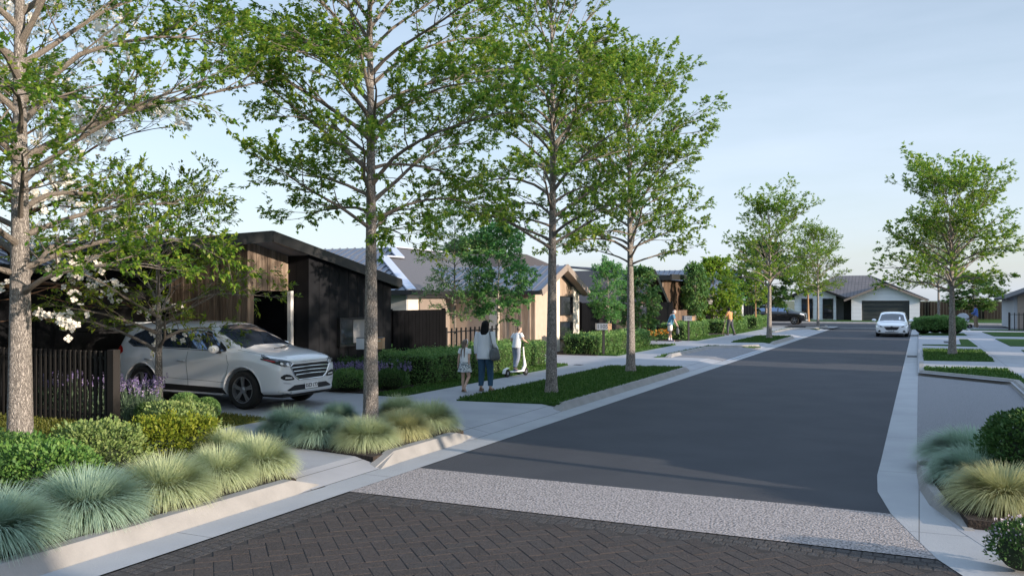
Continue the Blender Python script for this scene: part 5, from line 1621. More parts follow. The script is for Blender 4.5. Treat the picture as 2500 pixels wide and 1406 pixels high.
# lavender: grey green mound with flower spikes
def lavender(label, x, y, r, hgt, ns, seed, group='lavender clumps', z=0.12, m='lav_leaf', spread=0.35):
    t = thing('lavender_plant', label, 'lavender', (x, y, z), 0, group)
    rng = np.random.default_rng(seed)
    n = ns * 26
    az, rr = rng.uniform(0, 2 * PI, n), r * np.sqrt(rng.uniform(0, 1, n))
    P = np.stack([np.cos(az) * rr, np.sin(az) * rr, rng.uniform(0.02, 1, n) ** 1.2 * hgt * 0.66 * (1 - 0.35 * (rr / r) ** 2)], 1)
    D = np.stack([np.cos(az) * spread * rr / r, np.sin(az) * spread * rr / r, np.ones(n)], 1)
    V, F = leaves(rng, P, D, 0.085, 0.16, up=0, jit=0.55, var=0.5)
    npmesh('foliage', V, F, M[m], t)
    mb = MB()
    Ps, Ds = [], []
    for i in range(ns):
        a, q = rng.uniform(0, 2 * PI), r * math.sqrt(rng.uniform(0, 1))
        b = Vector((math.cos(a) * q * 0.7, math.sin(a) * q * 0.7, 0.1))
        top = Vector((math.cos(a) * q * 1.15, math.sin(a) * q * 1.15, hgt * rng.uniform(0.72, 1.0)))
        mb.tube([b, b.lerp(top, 0.5) + Vector((0, 0, 0.03)), top], [0.004, 0.003, 0.002], 3, cap=False)
        for s in range(16):
            f = s / 15
            p = top + Vector((rng.normal(0, .010), rng.normal(0, .010), -0.10 + f * 0.115))
            Ps.append(p)
            Ds.append((rng.normal(0, .7), rng.normal(0, .7), 0.8))
    mb.build('stems', M[m], t, fix=False)
    V, F = leaves(rng, np.array([tuple(p) for p in Ps]), np.array(Ds), 0.030, 0.7, up=0, jit=0.2)
    npmesh('flowers', V, F, M['lav_flower'], t)
    return t
lavender('lavender clump with many purple spikes right of the slat fence post', -11.95, 10.55, 0.36, 0.74, 34, 1)
lavender('lavender clump at the foot of the slim spreading tree', -12.4, 10.95, 0.36, 0.76, 30, 2)
lavender('lavender behind the right end of the slat fence', -12.95, 10.45, 0.26, 0.80, 16, 3, 'lavender seen through the slats')
lavender('lavender behind the middle of the slat fence', -13.6, 10.5, 0.26, 0.82, 14, 4, 'lavender seen through the slats')
lavender('lavender behind the slat fence close to the big trunk', -14.25, 10.45, 0.26, 0.80, 12, 5, 'lavender seen through the slats')
for k, (x, y, lab) in enumerate(((-12.35, 16.35, 'purple lavender beside the front bumper of the pale grey car'), (-11.75, 16.75, 'purple lavender behind the island trunk, against the dark house'),
                                 (-11.3, 17.25, 'purple lavender where the hedge begins'), (-12.1, 17.0, 'purple lavender against the dark house wall'))):
    lavender(lab, x, y, 0.42, 0.62, 46, 30 + k, 'lavender in front of the dark house', m='hedge', spread=0.6)
shrub('round_bush', 'low green bush in front of the lavender by the car bumper', (-11.75, 16.15, 0.12), [((0, 0, .2), (.42, .34, .30))], 'hedge', dens=2600, size=0.035, cat='bush', seed=14, group='low bushes before the lavender')
shrub('round_bush', 'low grey green bush right of the island trunk', (-10.98, 16.75, 0.12), [((0, 0, .2), (.36, .36, .28))], 'shrub_dark', dens=2600, size=0.035, cat='bush', seed=15, group='low bushes before the lavender')
# flax tufts at the cream gable
def flax(label, x, y, hgt, seed):
    rng = np.random.default_rng(seed)
    V, F = tuft_mesh(seed, hgt * 0.9, hgt, 130, None, w=0.035)
    o = npmesh('flax_plant', V, F, M['flax'])
    o.location = (x, y, 0.12)
    return tag(o, label, 'flax', 'spiky flax at the cream gable')
flax('spiky flax in front of the boarded strip of the cream gable', -12.2, 31.2, 0.75, 7)
flax('spiky flax between the cream gable and the hedge', -11.75, 32.0, 0.70, 8)
flax('small spiky flax at the hedge corner by the driveway', -11.3, 30.95, 0.5, 9)
# orange flowers by the man
def flowers(label, x, y, seed, n=26):
    t = thing('flower_clump', label, 'flowers', (x, y, 0.12), 0, 'orange flowers near the man in blue')
    rng = np.random.default_rng(seed)
    P = np.stack([rng.normal(0, .28, n * 12), rng.normal(0, .28, n * 12), rng.uniform(.02, .45, n * 12)], 1)
    V, F = leaves(rng, P, np.tile([0, 0, 1.0], (n * 12, 1)), 0.11, 0.3, up=0, jit=0.5)
    npmesh('foliage', V, F, M['shrub_dark'], t)
    P = np.stack([rng.normal(0, .28, n * 6), rng.normal(0, .28, n * 6), rng.uniform(.25, .55, n * 6)], 1)
    V, F = leaves(rng, P, np.tile([0, 0, 1.0], (n * 6, 1)), 0.075, 0.4, up=0, jit=0.35)
    npmesh('flowers', V, F, M['orange'], t)
flowers('orange flower clump left of the man in blue', -12.0, 41.3, 1)
flowers('orange flower clump right of the man in blue', -11.9, 43.2, 2)

# unseen trees added along the right hand verge to shade the dark house
dup(t4, (4.6, 9.6, 0.1), 1.3, 'unseen tree added for shade on the right verge across from the slat fence, beyond the right edge', GS, 0.85)
dup(t3, (4.6, 12.4, 0.1), 0.7, 'unseen tree added for shade on the right verge across from the car, beyond the right edge', GS, 0.85)
dup(t4, (4.6, 16.4, 0.1), 2.9, 'unseen tree added for shade on the right verge across from the black steel fence, beyond the right edge', GS, 0.85)
# ------------------------------------------------------------------ vehicles
def car_shell(st, wheels, arch_r, half):
    """closed body shell lofted through stations, smoothed, with wheel wells cut; returns an evaluated mesh object"""
    vs, fs = [], []
    K = 10
    for s in st:
        pts = s[1]
        for y, z in pts:
            vs.append((s[0], y, z))
        for y, z in pts[1:-1][::-1]:
            vs.append((s[0], -y, z))
    n = 2 * K - 2
    for i in range(len(st) - 1):
        for k in range(n):
            fs.append((i * n + k, i * n + (k + 1) % n, (i + 1) * n + (k + 1) % n, (i + 1) * n + k))
    for base, rev in ((0, False), ((len(st) - 1) * n, True)):
        L = lambda k: base + k
        Rr = lambda k: base + (n - k) % n
        cap = [(L(0), L(1), Rr(1))] + [(L(k), L(k + 1), Rr(k + 1), Rr(k)) for k in range(1, K - 2)] + [(L(K - 2), L(K - 1), Rr(K - 2))]
        fs += [c[::-1] if rev else c for c in cap]
    me = bpy.data.meshes.new('shell')
    me.from_pydata(vs, [], fs)
    b = bmesh.new()
    b.from_mesh(me)
    bmesh.ops.recalc_face_normals(b, faces=b.faces)
    cr = b.edges.layers.float.new('crease_edge')
    b.verts.ensure_lookup_table()
    for e in b.edges:
        i, j = e.verts[0].index, e.verts[1].index
        ki, kj = i % n, j % n
        ki, kj = min(ki, n - ki), min(kj, n - kj)
        if ki == kj and abs(i - j) == n:
            e[cr] = {1: 0.5, 2: 0.3, 4: 0.55, 5: 0.55, 6: 0.5}.get(ki, 0)
    b.to_mesh(me)
    b.free()
    o = bpy.data.objects.new('shell', me)
    C.objects.link(o)
    sb = o.modifiers.new('s', 'SUBSURF')
    sb.levels = sb.render_levels = 3
    cm = MB()
    for x in wheels:
        for sgn in (-1, 1):
            y0, y1 = (half - 0.30, half + 0.3)
            cm.lathe([(0.0001, sgn * y0), (arch_r, sgn * y0), (arch_r, sgn * y1), (0.0001, sgn * y1)], (x, 0, 0.36), 40, 'y')
    cu = cm.build('cutter', [M['gap'], M['plastic']])
    for p in cu.data.polygons:
        p.material_index = 1
    me.materials.append(M['gap'])
    me.materials.append(M['plastic'])
    bo = o.modifiers.new('b', 'BOOLEAN')
    bo.operation = 'DIFFERENCE'
    bo.solver = 'EXACT'
    bo.object = cu
    bo.use_self = True
    dg_ = bpy.context.evaluated_depsgraph_get()
    me2 = bpy.data.meshes.new_from_object(o.evaluated_get(dg_), depsgraph=dg_)
    bpy.data.objects.remove(cu)
    bpy.data.objects.remove(o)
    return me2

def chaikin(P, n=2):
    for _ in range(n):
        Q = []
        for i in range(len(P)):
            a, b = P[i], P[(i + 1) % len(P)]
            Q += [tuple(a[k] * .75 + b[k] * .25 for k in range(2)), tuple(a[k] * .25 + b[k] * .75 for k in range(2))]
        P = Q
    return P

class CarKit:
    def __init__(s, me, root):
        s.root = root
        b = bmesh.new()
        b.from_mesh(me)
        s.bvh = BVHTree.FromBMesh(b)
        b.free()
    def hit(s, view, u, v, sgn=1):
        if view == 'front':
            o, d = Vector((4, u, v)), Vector((-1, 0, 0))
        elif view == 'rear':
            o, d = Vector((-4, u, v)), Vector((1, 0, 0))
        elif view == 'top':
            o, d = Vector((u, v, 4)), Vector((0, 0, -1))
        else:
            o, d = Vector((u, 4 * sgn, v)), Vector((0, -sgn, 0))
        p, nrm, _, _ = s.bvh.ray_cast(o, d)
        return (p, nrm) if p is not None else (None, None)
    def patch(s, name, view, poly, m, off=0.004, sgn=1, smooth=0, step=0.06, thick=0.0, parent=None):
        """a panel with the given outline lying on the body surface"""
        P = chaikin(poly, smooth) if smooth else poly
        b = bmesh.new()
        f = b.faces.new([b.verts.new((p[0], p[1], 0)) for p in P])
        for ax in (0, 1):
            lo, hi = min(p[ax] for p in P), max(p[ax] for p in P)
            k = int((hi - lo) / step)
            for i in range(1, k + 1):
                co, no = [0, 0, 0], [0, 0, 0]
                co[ax] = lo + (hi - lo) * i / (k + 1)
                no[ax] = 1
                bmesh.ops.bisect_plane(b, geom=b.verts[:] + b.edges[:] + b.faces[:], plane_co=co, plane_no=no)
        last = None
        for v in b.verts:
            p, nrm = s.hit(view, v.co.x, v.co.y, sgn)
            if p is None:
                ax = {'front': 0, 'rear': 0}.get(view, 1)
                p = Vector((1.9 * (1 if view == 'front' else -1), v.co.x, v.co.y)) if ax == 0 else Vector((v.co.x, 0.8 * sgn, v.co.y))
                nrm = Vector((0, 0, 1))
            v.co = p + nrm * off
        for f in b.faces:
            f.smooth = True
        bmesh.ops.recalc_face_normals(b, faces=b.faces)
        me = bpy.data.meshes.new(name)
        b.to_mesh(me)
        b.free()
        me.materials.append(M[m])
        o = bpy.data.objects.new(name, me)
        C.objects.link(o)
        o.parent = parent or s.root
        if thick:
            so = o.modifiers.new('t', 'SOLIDIFY')
            so.thickness = thick
            so.offset = 0
        return o
    def line(s, name, view, pts, r, m, sgn=1, n=5, off=0.0, dens=6, parent=None):
        Q = []
        for i in range(len(pts) - 1):
            for k in range(dens):
                t = k / dens
                Q.append((pts[i][0] * (1 - t) + pts[i + 1][0] * t, pts[i][1] * (1 - t) + pts[i + 1][1] * t))
        Q.append(pts[-1])
        W_ = []
        for q in Q:
            p, nrm = s.hit(view, q[0], q[1], sgn)
            if p is not None:
                W_.append(p + nrm * off)
        if len(W_) > 1:
            return MB().tube(W_, r, n).build(name, M[m], parent or s.root, smooth=True)

def wheel(root, x, y, sgn, r=0.36, w=0.225, rim='rim', spokes=5, rr=0.245):
    """tyre with alloy rim, spokes, hub and brake disc"""
    mb = MB()
    h2 = w / 2
    mb.lathe([(rr, -h2 * .9), (r - .05, -h2), (r - .012, -h2 * .8), (r, -h2 * .5), (r, h2 * .5), (r - .012, h2 * .8), (r - .05, h2), (rr, h2 * .9)], (x, y, r), 36, 'y', closed=True)
    t = mb.build('wheel', M['tyre'], root, smooth=True)
    o = y + sgn * (h2 * 0.72)
    mb = MB()
    mb.lathe([(rr + .012, o + sgn * .02 - y), (rr - .012, o + sgn * .022 - y), (rr - .022, o - sgn * .03 - y), (rr - .02, -sgn * h2 * .7), (rr + .005, -sgn * h2 * .7)], (x, y, r), 36, 'y', closed=True)
    for k in range(spokes):
        for d in (-0.11, 0.11):
            a = 2 * PI * k / spokes + 0.3
            i_, e_ = a + d * 1.6, a + d
            p = Vector((x + 0.055 * math.cos(i_), o, r + 0.055 * math.sin(i_)))
            q = Vector((x + (rr - .005) * math.cos(e_), o + sgn * 0.012, r + (rr - .005) * math.sin(e_)))
            mb.beam(p, q, 0.034, 0.020, up=(0, 1, 0))
    mb.lathe([(0.0001, o + sgn * .018 - y), (0.05, o + sgn * .016 - y), (0.07, o - y), (0.07, o - sgn * .04 - y), (0.0001, o - sgn * .04 - y)], (x, y, r), 20, 'y')
    mb.build('rim', M[rim], t, smooth=True)
    MB().lathe([(0.0001, -sgn * 0.0), (rr * .96, 0.0), (rr * .96, -sgn * .02), (0.0001, -sgn * .02)], (x, y + sgn * 0.02, r), 28, 'y').build('brake_disc', M['rim_dark'], t, smooth=True)
    return t

def text_mesh(s, size, name, m, parent, mtx, bold=0.0):
    cu = bpy.data.curves.new('t', 'FONT')
    cu.body = s
    cu.size = size
    cu.align_x = 'CENTER'
    cu.align_y = 'CENTER'
    cu.extrude = 0.002
    cu.offset = bold
    o = bpy.data.objects.new('t', cu)
    C.objects.link(o)
    dg_ = bpy.context.evaluated_depsgraph_get()
    me = bpy.data.meshes.new_from_object(o.evaluated_get(dg_), depsgraph=dg_)
    bpy.data.objects.remove(o)
    me.transform(mtx)
    me.name = name
    me.materials.clear()
    me.materials.append(M[m])
    q = bpy.data.objects.new(name, me)
    C.objects.link(q)
    q.parent = parent
    return q

def rx(f):
    return f
SUV = [
    (-2.235, [(0, .42), (.62, .42), (.70, .47), (.73, .58), (.71, .72), (.68, .84), (.60, .88), (.50, .90), (.30, .91), (0, .915)]),
    (-2.19, [(0, .36), (.76, .36), (.84, .42), (.87, .60), (.865, .84), (.81, 1.02), (.72, 1.07), (.62, 1.085), (.34, 1.10), (0, 1.105)]),
    (-2.00, [(0, .31), (.80, .30), (.89, .36), (.905, .60), (.90, .90), (.845, 1.08), (.675, 1.47), (.60, 1.535), (.35, 1.585), (0, 1.60)]),
    (-1.60, [(0, .28), (.82, .27), (.90, .33), (.92, .58), (.915, .89), (.86, 1.075), (.685, 1.53), (.61, 1.60), (.36, 1.64), (0, 1.65)]),
    (-0.90, [(0, 0.270), (.83, 0.260), (.90, 0.310), (.918, 0.550), (.922, 0.925), (.872, 1.100), (.70, 1.555), (.62, 1.625), (.36, 1.660), (0, 1.670)]),
    (-0.05, [(0, 0.270), (.83, 0.260), (.895, 0.310), (.905, 0.530), (.92, 0.915), (.872, 1.075), (.70, 1.545), (.62, 1.615), (.36, 1.652), (0, 1.660)]),
    (0.40, [(0, 0.270), (.83, 0.260), (.895, 0.310), (.905, 0.530), (.92, 0.905), (.868, 1.055), (.685, 1.510), (.61, 1.580), (.36, 1.618), (0, 1.628)]),
    (1.14, [(0, 0.270), (.82, 0.270), (.90, 0.330), (.915, 0.595), (.92, 0.945), (.862, 1.085), (.79, 1.115), (.70, 1.145), (.40, 1.180), (0, 1.190)]),
    (1.58, [(0, 0.280), (.82, 0.280), (.905, 0.340), (.92, 0.621), (.915, 0.925), (.845, 1.050), (.75, 1.085), (.66, 1.107), (.38, 1.135), (0, 1.145)]),
    (1.96, [(0, 0.290), (.78, 0.290), (.88, 0.360), (.905, 0.621), (.895, 0.865), (.80, 0.980), (.68, 1.020), (.58, 1.040), (.34, 1.065), (0, 1.073)]),
    (2.16, [(0, .30), (.72, .30), (.81, .38), (.85, .55), (.845, .765), (.79, .905), (.68, .965), (.58, .985), (.32, 1.005), (0, 1.012)]),
    (2.25, [(0, .34), (.60, .34), (.67, .40), (.73, .53), (.735, .70), (.69, .815), (.60, .875), (.50, .895), (.28, .91), (0, .915)]),
]

def build_suv(label, loc, rz, paint, rim, detail=True, plate=None, group=None, dark=False):
    root = thing('parked_car', label, 'car', loc, rz, group)
    me = car_shell(SUV, (1.335, -1.335), 0.445, 0.92)
    me.name = 'body'
    me.materials.clear()
    me.materials.append(M[paint])
    me.materials.append(M['plastic'])
    me.polygons.foreach_set('use_smooth', [True] * len(me.polygons))
    try:
        me.set_sharp_from_angle(angle=R(48))
    except Exception:
        pass
    body = bpy.data.objects.new('body', me)
    C.objects.link(body)
    body.parent = root
    k = CarKit(me, root)
    for x in (1.335, -1.335):
        for s in (-1, 1):
            wheel(root, x, s * 0.80, s, 0.372, 0.235, rim, 5, 0.252)
    # glasshouse
    k.patch('windshield', 'front', [(-.70, 1.153), (-.40, 1.203), (0, 1.213), (.40, 1.203), (.70, 1.153), (.645, 1.470), (.40, 1.575), (0, 1.592), (-.40, 1.575), (-.645, 1.470)], 'car_glass', 0.006)
    k.patch('rear_window', 'rear', [(-.66, 1.13), (.66, 1.13), (.56, 1.47), (.3, 1.52), (-.3, 1.52), (-.56, 1.47)], 'car_glass', 0.006)
    for s in (-1, 1):
        k.patch('side_window', 'side', [(-.05, 1.130), (.82, 1.100), (.50, 1.370), (.36, 1.475), (-.05, 1.500)], 'car_glass', 0.005, s)
        k.patch('side_window', 'side', [(-.98, 1.145), (-.13, 1.133), (-.13, 1.50), (-.98, 1.50)], 'car_glass', 0.005, s)
        k.patch('side_window', 'side', [(-1.83, 1.235), (-1.62, 1.15), (-1.06, 1.146), (-1.06, 1.498), (-1.45, 1.47), (-1.70, 1.38)], 'car_glass', 0.005, s)
        k.patch('pillar', 'side', [(-.13, 1.133), (-.05, 1.13), (-.05, 1.50), (-.13, 1.50)], 'plastic', 0.003, s)
        k.patch('pillar', 'side', [(-1.06, 1.146), (-.98, 1.145), (-.98, 1.50), (-1.06, 1.498)], 'plastic', 0.003, s)
        k.patch('pillar', 'side', [(.70, 1.110), (.90, 1.100), (.83, 1.175), (.66, 1.285)], 'plastic', 0.003, s)
        if not detail:
            k.patch('sill_trim', 'side', [(-.86, .28), (.86, .28), (.86, .38), (-.86, .40)], 'plastic', 0.008, s)
            k.patch('headlight', 'side', [(1.78, .90), (2.12, .82), (2.16, .90), (1.85, 1.0)], 'lamp_white', 0.006, s)
            k.patch('tail_light', 'side', [(-2.14, .92), (-1.90, .95), (-1.95, 1.08), (-2.12, 1.06)], 'red_lamp', 0.006, s)
            continue
        k.line('window_trim', 'side', [(-1.84, 1.23), (-1.62, 1.138), (-.98, 1.132), (.88, 1.092)], 0.009, 'chrome', s, 6, 0.004)
        k.line('door_gap', 'side', [(-.09, 1.07), (-.09, .80), (-.06, .52), (-.06, .40)], 0.0035, 'gap', s)
        k.line('door_gap', 'side', [(.92, 1.03), (1.00, .85), (.93, .62), (.90, .42)], 0.0035, 'gap', s)
        k.line('door_gap', 'side', [(-1.06, 1.11), (-1.06, .95), (-.98, .80), (-.90, .62)], 0.0035, 'gap', s)
        k.line('door_gap', 'side', [(-.9, .56), (-.3, .53), (.3, .52), (.86, .50)], 0.003, 'gap', s)
        k.patch('sill_trim', 'side', [(-.88, .285), (.88, .275), (.90, .395), (-.88, .425)], 'plastic', 0.008, s)
        for hx in (-.32, -1.22):
            k.patch('door_handle', 'side', [(hx, .885), (hx + .21, .875), (hx + .21, .903), (hx, .913)], 'paint_silver', 0.022, s, smooth=1, thick=0.02)
            k.line('door_handle', 'side', [(hx + .02, .892), (hx + .19, .884)], 0.006, 'chrome', s, 5, 0.035)
        # running board
        MB().beam((-.80, s * .86, .275), (.84, s * .86, .265), 0.10, 0.035).build('side_step', M['skid'], root, bevel=0.01)
        # mirror
        mb = MB()
        mb.ball((0.74, s * 1.035, 1.14), (0.085, 0.125, 0.082), 16, 10)
        mr_ = mb.build('mirror', M[paint], root, smooth=True)
        MB().beam((0.74, s * .88, 1.08), (0.75, s * 1.0, 1.08), 0.09, 0.04).build('mirror_arm', M['plastic'], mr_)
        # lamps
        hl_ = k.patch('headlight', 'front', [(s * .50, 0.882), (s * .60, 0.827), (s * .76, 0.827), (s * .835, 0.892), (s * .872, 0.977), (s * .80, 0.987), (s * .62, 0.937)], 'lamp_dark', 0.006, smooth=1, step=0.04)
        k.patch('lens', 'front', [(s * .515, 0.877), (s * .60, 0.839), (s * .67, 0.840), (s * .68, 0.892), (s * .60, 0.912)], 'lamp_clear', 0.010, smooth=1, step=0.03, parent=hl_)
        k.patch('projector', 'front', [(s * .735, 0.867), (s * .775, 0.867), (s * .775, 0.907), (s * .735, 0.907)], 'lamp_white', 0.012, smooth=2, step=0.03, parent=hl_)
        k.patch('indicator', 'front', [(s * .815, 0.902), (s * .85, 0.942), (s * .855, 0.967), (s * .80, 0.932)], 'red_lamp', 0.011, smooth=1, step=0.03, parent=hl_)
        k.patch('lamp_wrap', 'side', [(1.66, 1.065), (1.92, .985), (2.08, .93), (2.10, .875), (1.95, .915), (1.78, .985)], 'lamp_dark', 0.006, s, smooth=1, step=0.04, parent=hl_)
        fl = k.patch('fog_lamp', 'front', [(s * .46, .575), (s * .56, .565), (s * .74, .575), (s * .825, .635), (s * .72, .695), (s * .56, .665)], 'plastic', 0.006, smooth=1, step=0.04)
        k.patch('daylight_strip', 'front', [(s * .54, .600), (s * .72, .608), (s * .71, .635), (s * .55, .622)], 'lamp_white', 0.011, step=0.04, parent=fl)
        k.patch('bumper_trim', 'front', [(s * .52, .492), (s * .70, .500), (s * .78, .545), (s * .62, .527)], 'skid', 0.006, smooth=1, step=0.04)
        tl = k.patch('tail_light', 'side', [(-2.17, .96), (-1.88, .985), (-1.95, 1.12), (-2.12, 1.16), (-2.17, 1.06)], 'red_lamp', 0.012, s, smooth=1, step=0.04)
        k.patch('reflector', 'rear', [(s * .60, .98), (s * .84, .96), (s * .82, 1.06), (s * .62, 1.06)], 'red_lamp', 0.012, smooth=1, step=0.05, parent=tl)
        k.line('arch_lip', 'side', [(1.335 + .468 * math.cos(a), .36 + .468 * math.sin(a)) for a in [R(5 + 17 * q) for q in range(11)]], 0.011, paint, s, 6, 0.0, 2)
        k.line('arch_lip', 'side', [(-1.335 + .468 * math.cos(a), .36 + .468 * math.sin(a)) for a in [R(5 + 17 * q) for q in range(11)]], 0.011, paint, s, 6, 0.0, 2)
    if detail:
        g = k.patch('grille', 'front', [(-.52, 0.865), (.52, 0.865), (.585, 0.830), (.47, 0.645), (.36, 0.575), (-.36, 0.575), (-.47, 0.645), (-.585, 0.830)], 'ink', 0.008, step=0.05)
        k.line('grille_surround', 'front', [(-.52, 0.871), (-.59, 0.830), (-.475, 0.639), (-.36, 0.567), (.36, 0.567), (.475, 0.639), (.59, 0.830), (.52, 0.871)], 0.012, 'chrome', 1, 6, 0.008, 5, parent=g)
        for zz, ww in ((.805, .555), (.735, .510), (.665, .450)):
            k.line('grille_bar', 'front', [(-ww, zz - .004), (0, zz + .006), (ww, zz - .004)], 0.010, 'chrome', 1, 6, 0.012, 8, parent=g)
        k.patch('lower_grille', 'front', [(-.48, .465), (.48, .465), (.66, .385), (.60, .335), (-.60, .335), (-.66, .385)], 'ink', 0.007, step=0.06)
        mb = MB()
        mb.beam((2.23, -.60, .335), (2.23, .60, .335), 0.10, 0.06)
        for s in (-1, 1):
            mb.beam((2.23, s * .60, .335), (2.10, s * .78, .375), 0.10, 0.05)
        mb.build('skid_plate', M['skid'], root, bevel=0.015)
        MB().box(1.6, 2.16, -.7, .7, .24, .33).build('under_tray', M['plastic'], root)
        k.line('bonnet_gap', 'front', [(-.60, 0.930), (-.45, 0.903), (0, 0.910), (.45, 0.903), (.60, 0.930)], 0.0035, 'gap', 1, 5, 0.0, 8)
        for s in (-1, 1):
            k.line('bonnet_gap', 'top', [(1.14, s * .80), (1.7, s * .76), (2.02, s * .66), (2.12, s * .56)], 0.0035, 'gap', 1, 5, 0.0, 8)
            k.line('wiper', 'front', [(s * .08 - .2, 1.13), (s * .08 + .32, 1.155)], 0.008, 'plastic', 1, 5, 0.012)
        pl = MB().box(2.262, 2.272, -.19, .19, .375, .495).build('number_plate', M['plate'], root, bevel=0.004)
        if plate:
            text_mesh(plate, 0.095, 'lettering', 'ink', pl, Matrix.Translation((2.2745, 0, .435)) @ Matrix.Rotation(R(90), 4, 'Z') @ Matrix.Rotation(R(90), 4, 'X'), 0.002)
        mb = MB()
        mb.slab([(-2.16, -.60, 1.585), (-1.86, -.60, 1.625), (-1.86, .60, 1.625), (-2.16, .60, 1.585)], 0.045)
        mb.build('spoiler', M[paint], root, bevel=0.012)
    else:
        g = k.patch('grille', 'front', [(-.5, .86), (.5, .86), (.56, .82), (.38, .62), (-.38, .62), (-.56, .82)], 'chrome', 0.008)
        MB().box(2.2, 2.27, -.55, .55, .36, .42).build('bumper_trim', M['skid'], root, bevel=0.01)
        for s in (-1, 1):
            MB().ball((0.74, s * 1.03, 1.14), (0.08, 0.12, 0.08), 12, 8).build('mirror', M[paint], root, smooth=True)
            MB().tube([(-1.5, s * .60, 1.63), (-1.4, s * .60, 1.675), (0.05, s * .60, 1.675), (.2, s * .60, 1.61)], 0.022, 8).build('roof_rail', M['chrome'], root, smooth=True)
    return root

build_suv('pale silver grey sport utility car parked nose out in the driveway of the dark house', (-13.02, 13.57, 0.10), 0.0, 'paint_silver', 'rim', True, 'DZ3 LT3')
build_suv('black estate car standing on the side road left of the white house', (-11.2, 80.0, 0.0), R(-3), 'paint_black', 'rim', False)

# white hatchback coming towards us
def build_hatch():
    root = thing('driving_car', 'white hatchback on the right side of the road, its front towards us', 'car', (-1.45, 57.2, 0.0), R(-90))
    st = []
    for x, pts in SUV:
        q = []
        for i, (y, z) in enumerate(pts):
            if x > 0.9 and z > .45:
                z = z - .095 if z > .845 else .45 + (z - .45) / 1.3167
            elif -0.95 < x <= 0.9 and i in (4, 5):
                z -= .045
            zz = 0.17 + (z - .26) * 0.905 + (0.02 if z > 1.3 else 0)
            q.append((y * 0.975, zz))
        st.append((x * 0.985, q))
    me = car_shell(st, (1.32, -1.32), 0.37, 0.90)
    me.name = 'body'
    me.materials.clear()
    me.materials.append(M['paint_white'])
    me.materials.append(M['plastic'])
    me.polygons.foreach_set('use_smooth', [True] * len(me.polygons))
    b = bpy.data.objects.new('body', me)
    C.objects.link(b)
    b.parent = root
    k = CarKit(me, root)
    for x in (1.32, -1.32):
        for s in (-1, 1):
            wheel(root, x, s * 0.78, s, 0.325, 0.21, 'rim', 5, 0.22)
    k.patch('windshield', 'front', [(-.70, .905), (-.40, .945), (0, .955), (.40, .945), (.70, .905), (.60, 1.27), (.40, 1.33), (0, 1.345), (-.40, 1.33), (-.60, 1.27)], 'glass', 0.008)
    for s in (-1, 1):
        k.patch('side_window', 'side', [(-1.6, .99), (.74, .90), (.36, 1.25), (-.9, 1.30), (-1.5, 1.24)], 'glass', 0.006, s)
        hl_ = k.patch('headlight', 'front', [(s * .46, .585), (s * .60, .590), (s * .74, .63), (s * .84, .735), (s * .78, .745), (s * .60, .665)], 'lamp_dark', 0.008, smooth=1, step=0.05)
        k.patch('lens', 'front', [(s * .60, .625), (s * .72, .645), (s * .80, .715), (s * .68, .68)], 'lamp_white', 0.014, smooth=1, step=0.05, parent=hl_)
        k.patch('fog_lamp', 'front', [(s * .58, .30), (s * .74, .29), (s * .72, .38), (s * .62, .42)], 'ink', 0.008, smooth=1, step=0.05)
        MB().ball((0.74, s * 1.02, .955), (0.07, 0.13, 0.075), 12, 8).build('mirror', M['paint_white'], root, smooth=True)
    k.patch('grille', 'front', [(-.42, .600), (.42, .600), (.30, .43), (.16, .395), (-.16, .395), (-.30, .43)], 'ink', 0.010)
    k.patch('lower_grille', 'front', [(-.40, .305), (.40, .305), (.32, .275), (-.32, .275)], 'ink', 0.010)
    em = MB().ball((2.215, 0, .585), (0.02, .075, .055), 12, 8)
    em.build('emblem', M['rim_dark'], root, smooth=True)
    pl = MB().box(2.225, 2.235, -.19, .19, .325, .415).build('number_plate', M['plate'], root)
    mb = MB().box(2.1, 2.2, -.62, .62, .16, .22)
    mb.build('lip', M['plastic'], root)
    text_mesh('KTW 236', 0.085, 'lettering', 'ink', pl, Matrix.Translation((2.238, 0, .37)) @ Matrix.Rotation(R(90), 4, 'Z') @ Matrix.Rotation(R(90), 4, 'X'), 0.003)
    # driver's seat headrest pale patch behind the glass is a parking permit card on the screen
    k.patch('windscreen_card', 'front', [(.36, .99), (.44, .985), (.44, 1.14), (.36, 1.15)], 'plate', 0.012)
    return root
build_hatch()
# ------------------------------------------------------------------ people
def V3(*a):
    return Vector(a)

def limb(mb, pts, rad, n=12):
    P, Rr = [], []
    for i in range(len(pts) - 1):
        a, b = Vector(pts[i]), Vector(pts[i + 1])
        for k in range(4):
            t = k / 4
            P.append(a.lerp(b, t))
            Rr.append(rad[i] * (1 - t) + rad[i + 1] * t)
    P.append(Vector(pts[-1]))
    Rr.append(rad[-1])
    mb.tube(P, Rr, n)
    for p, r in zip(pts, rad):
        mb.ball(p, r * 0.99, n, 8)

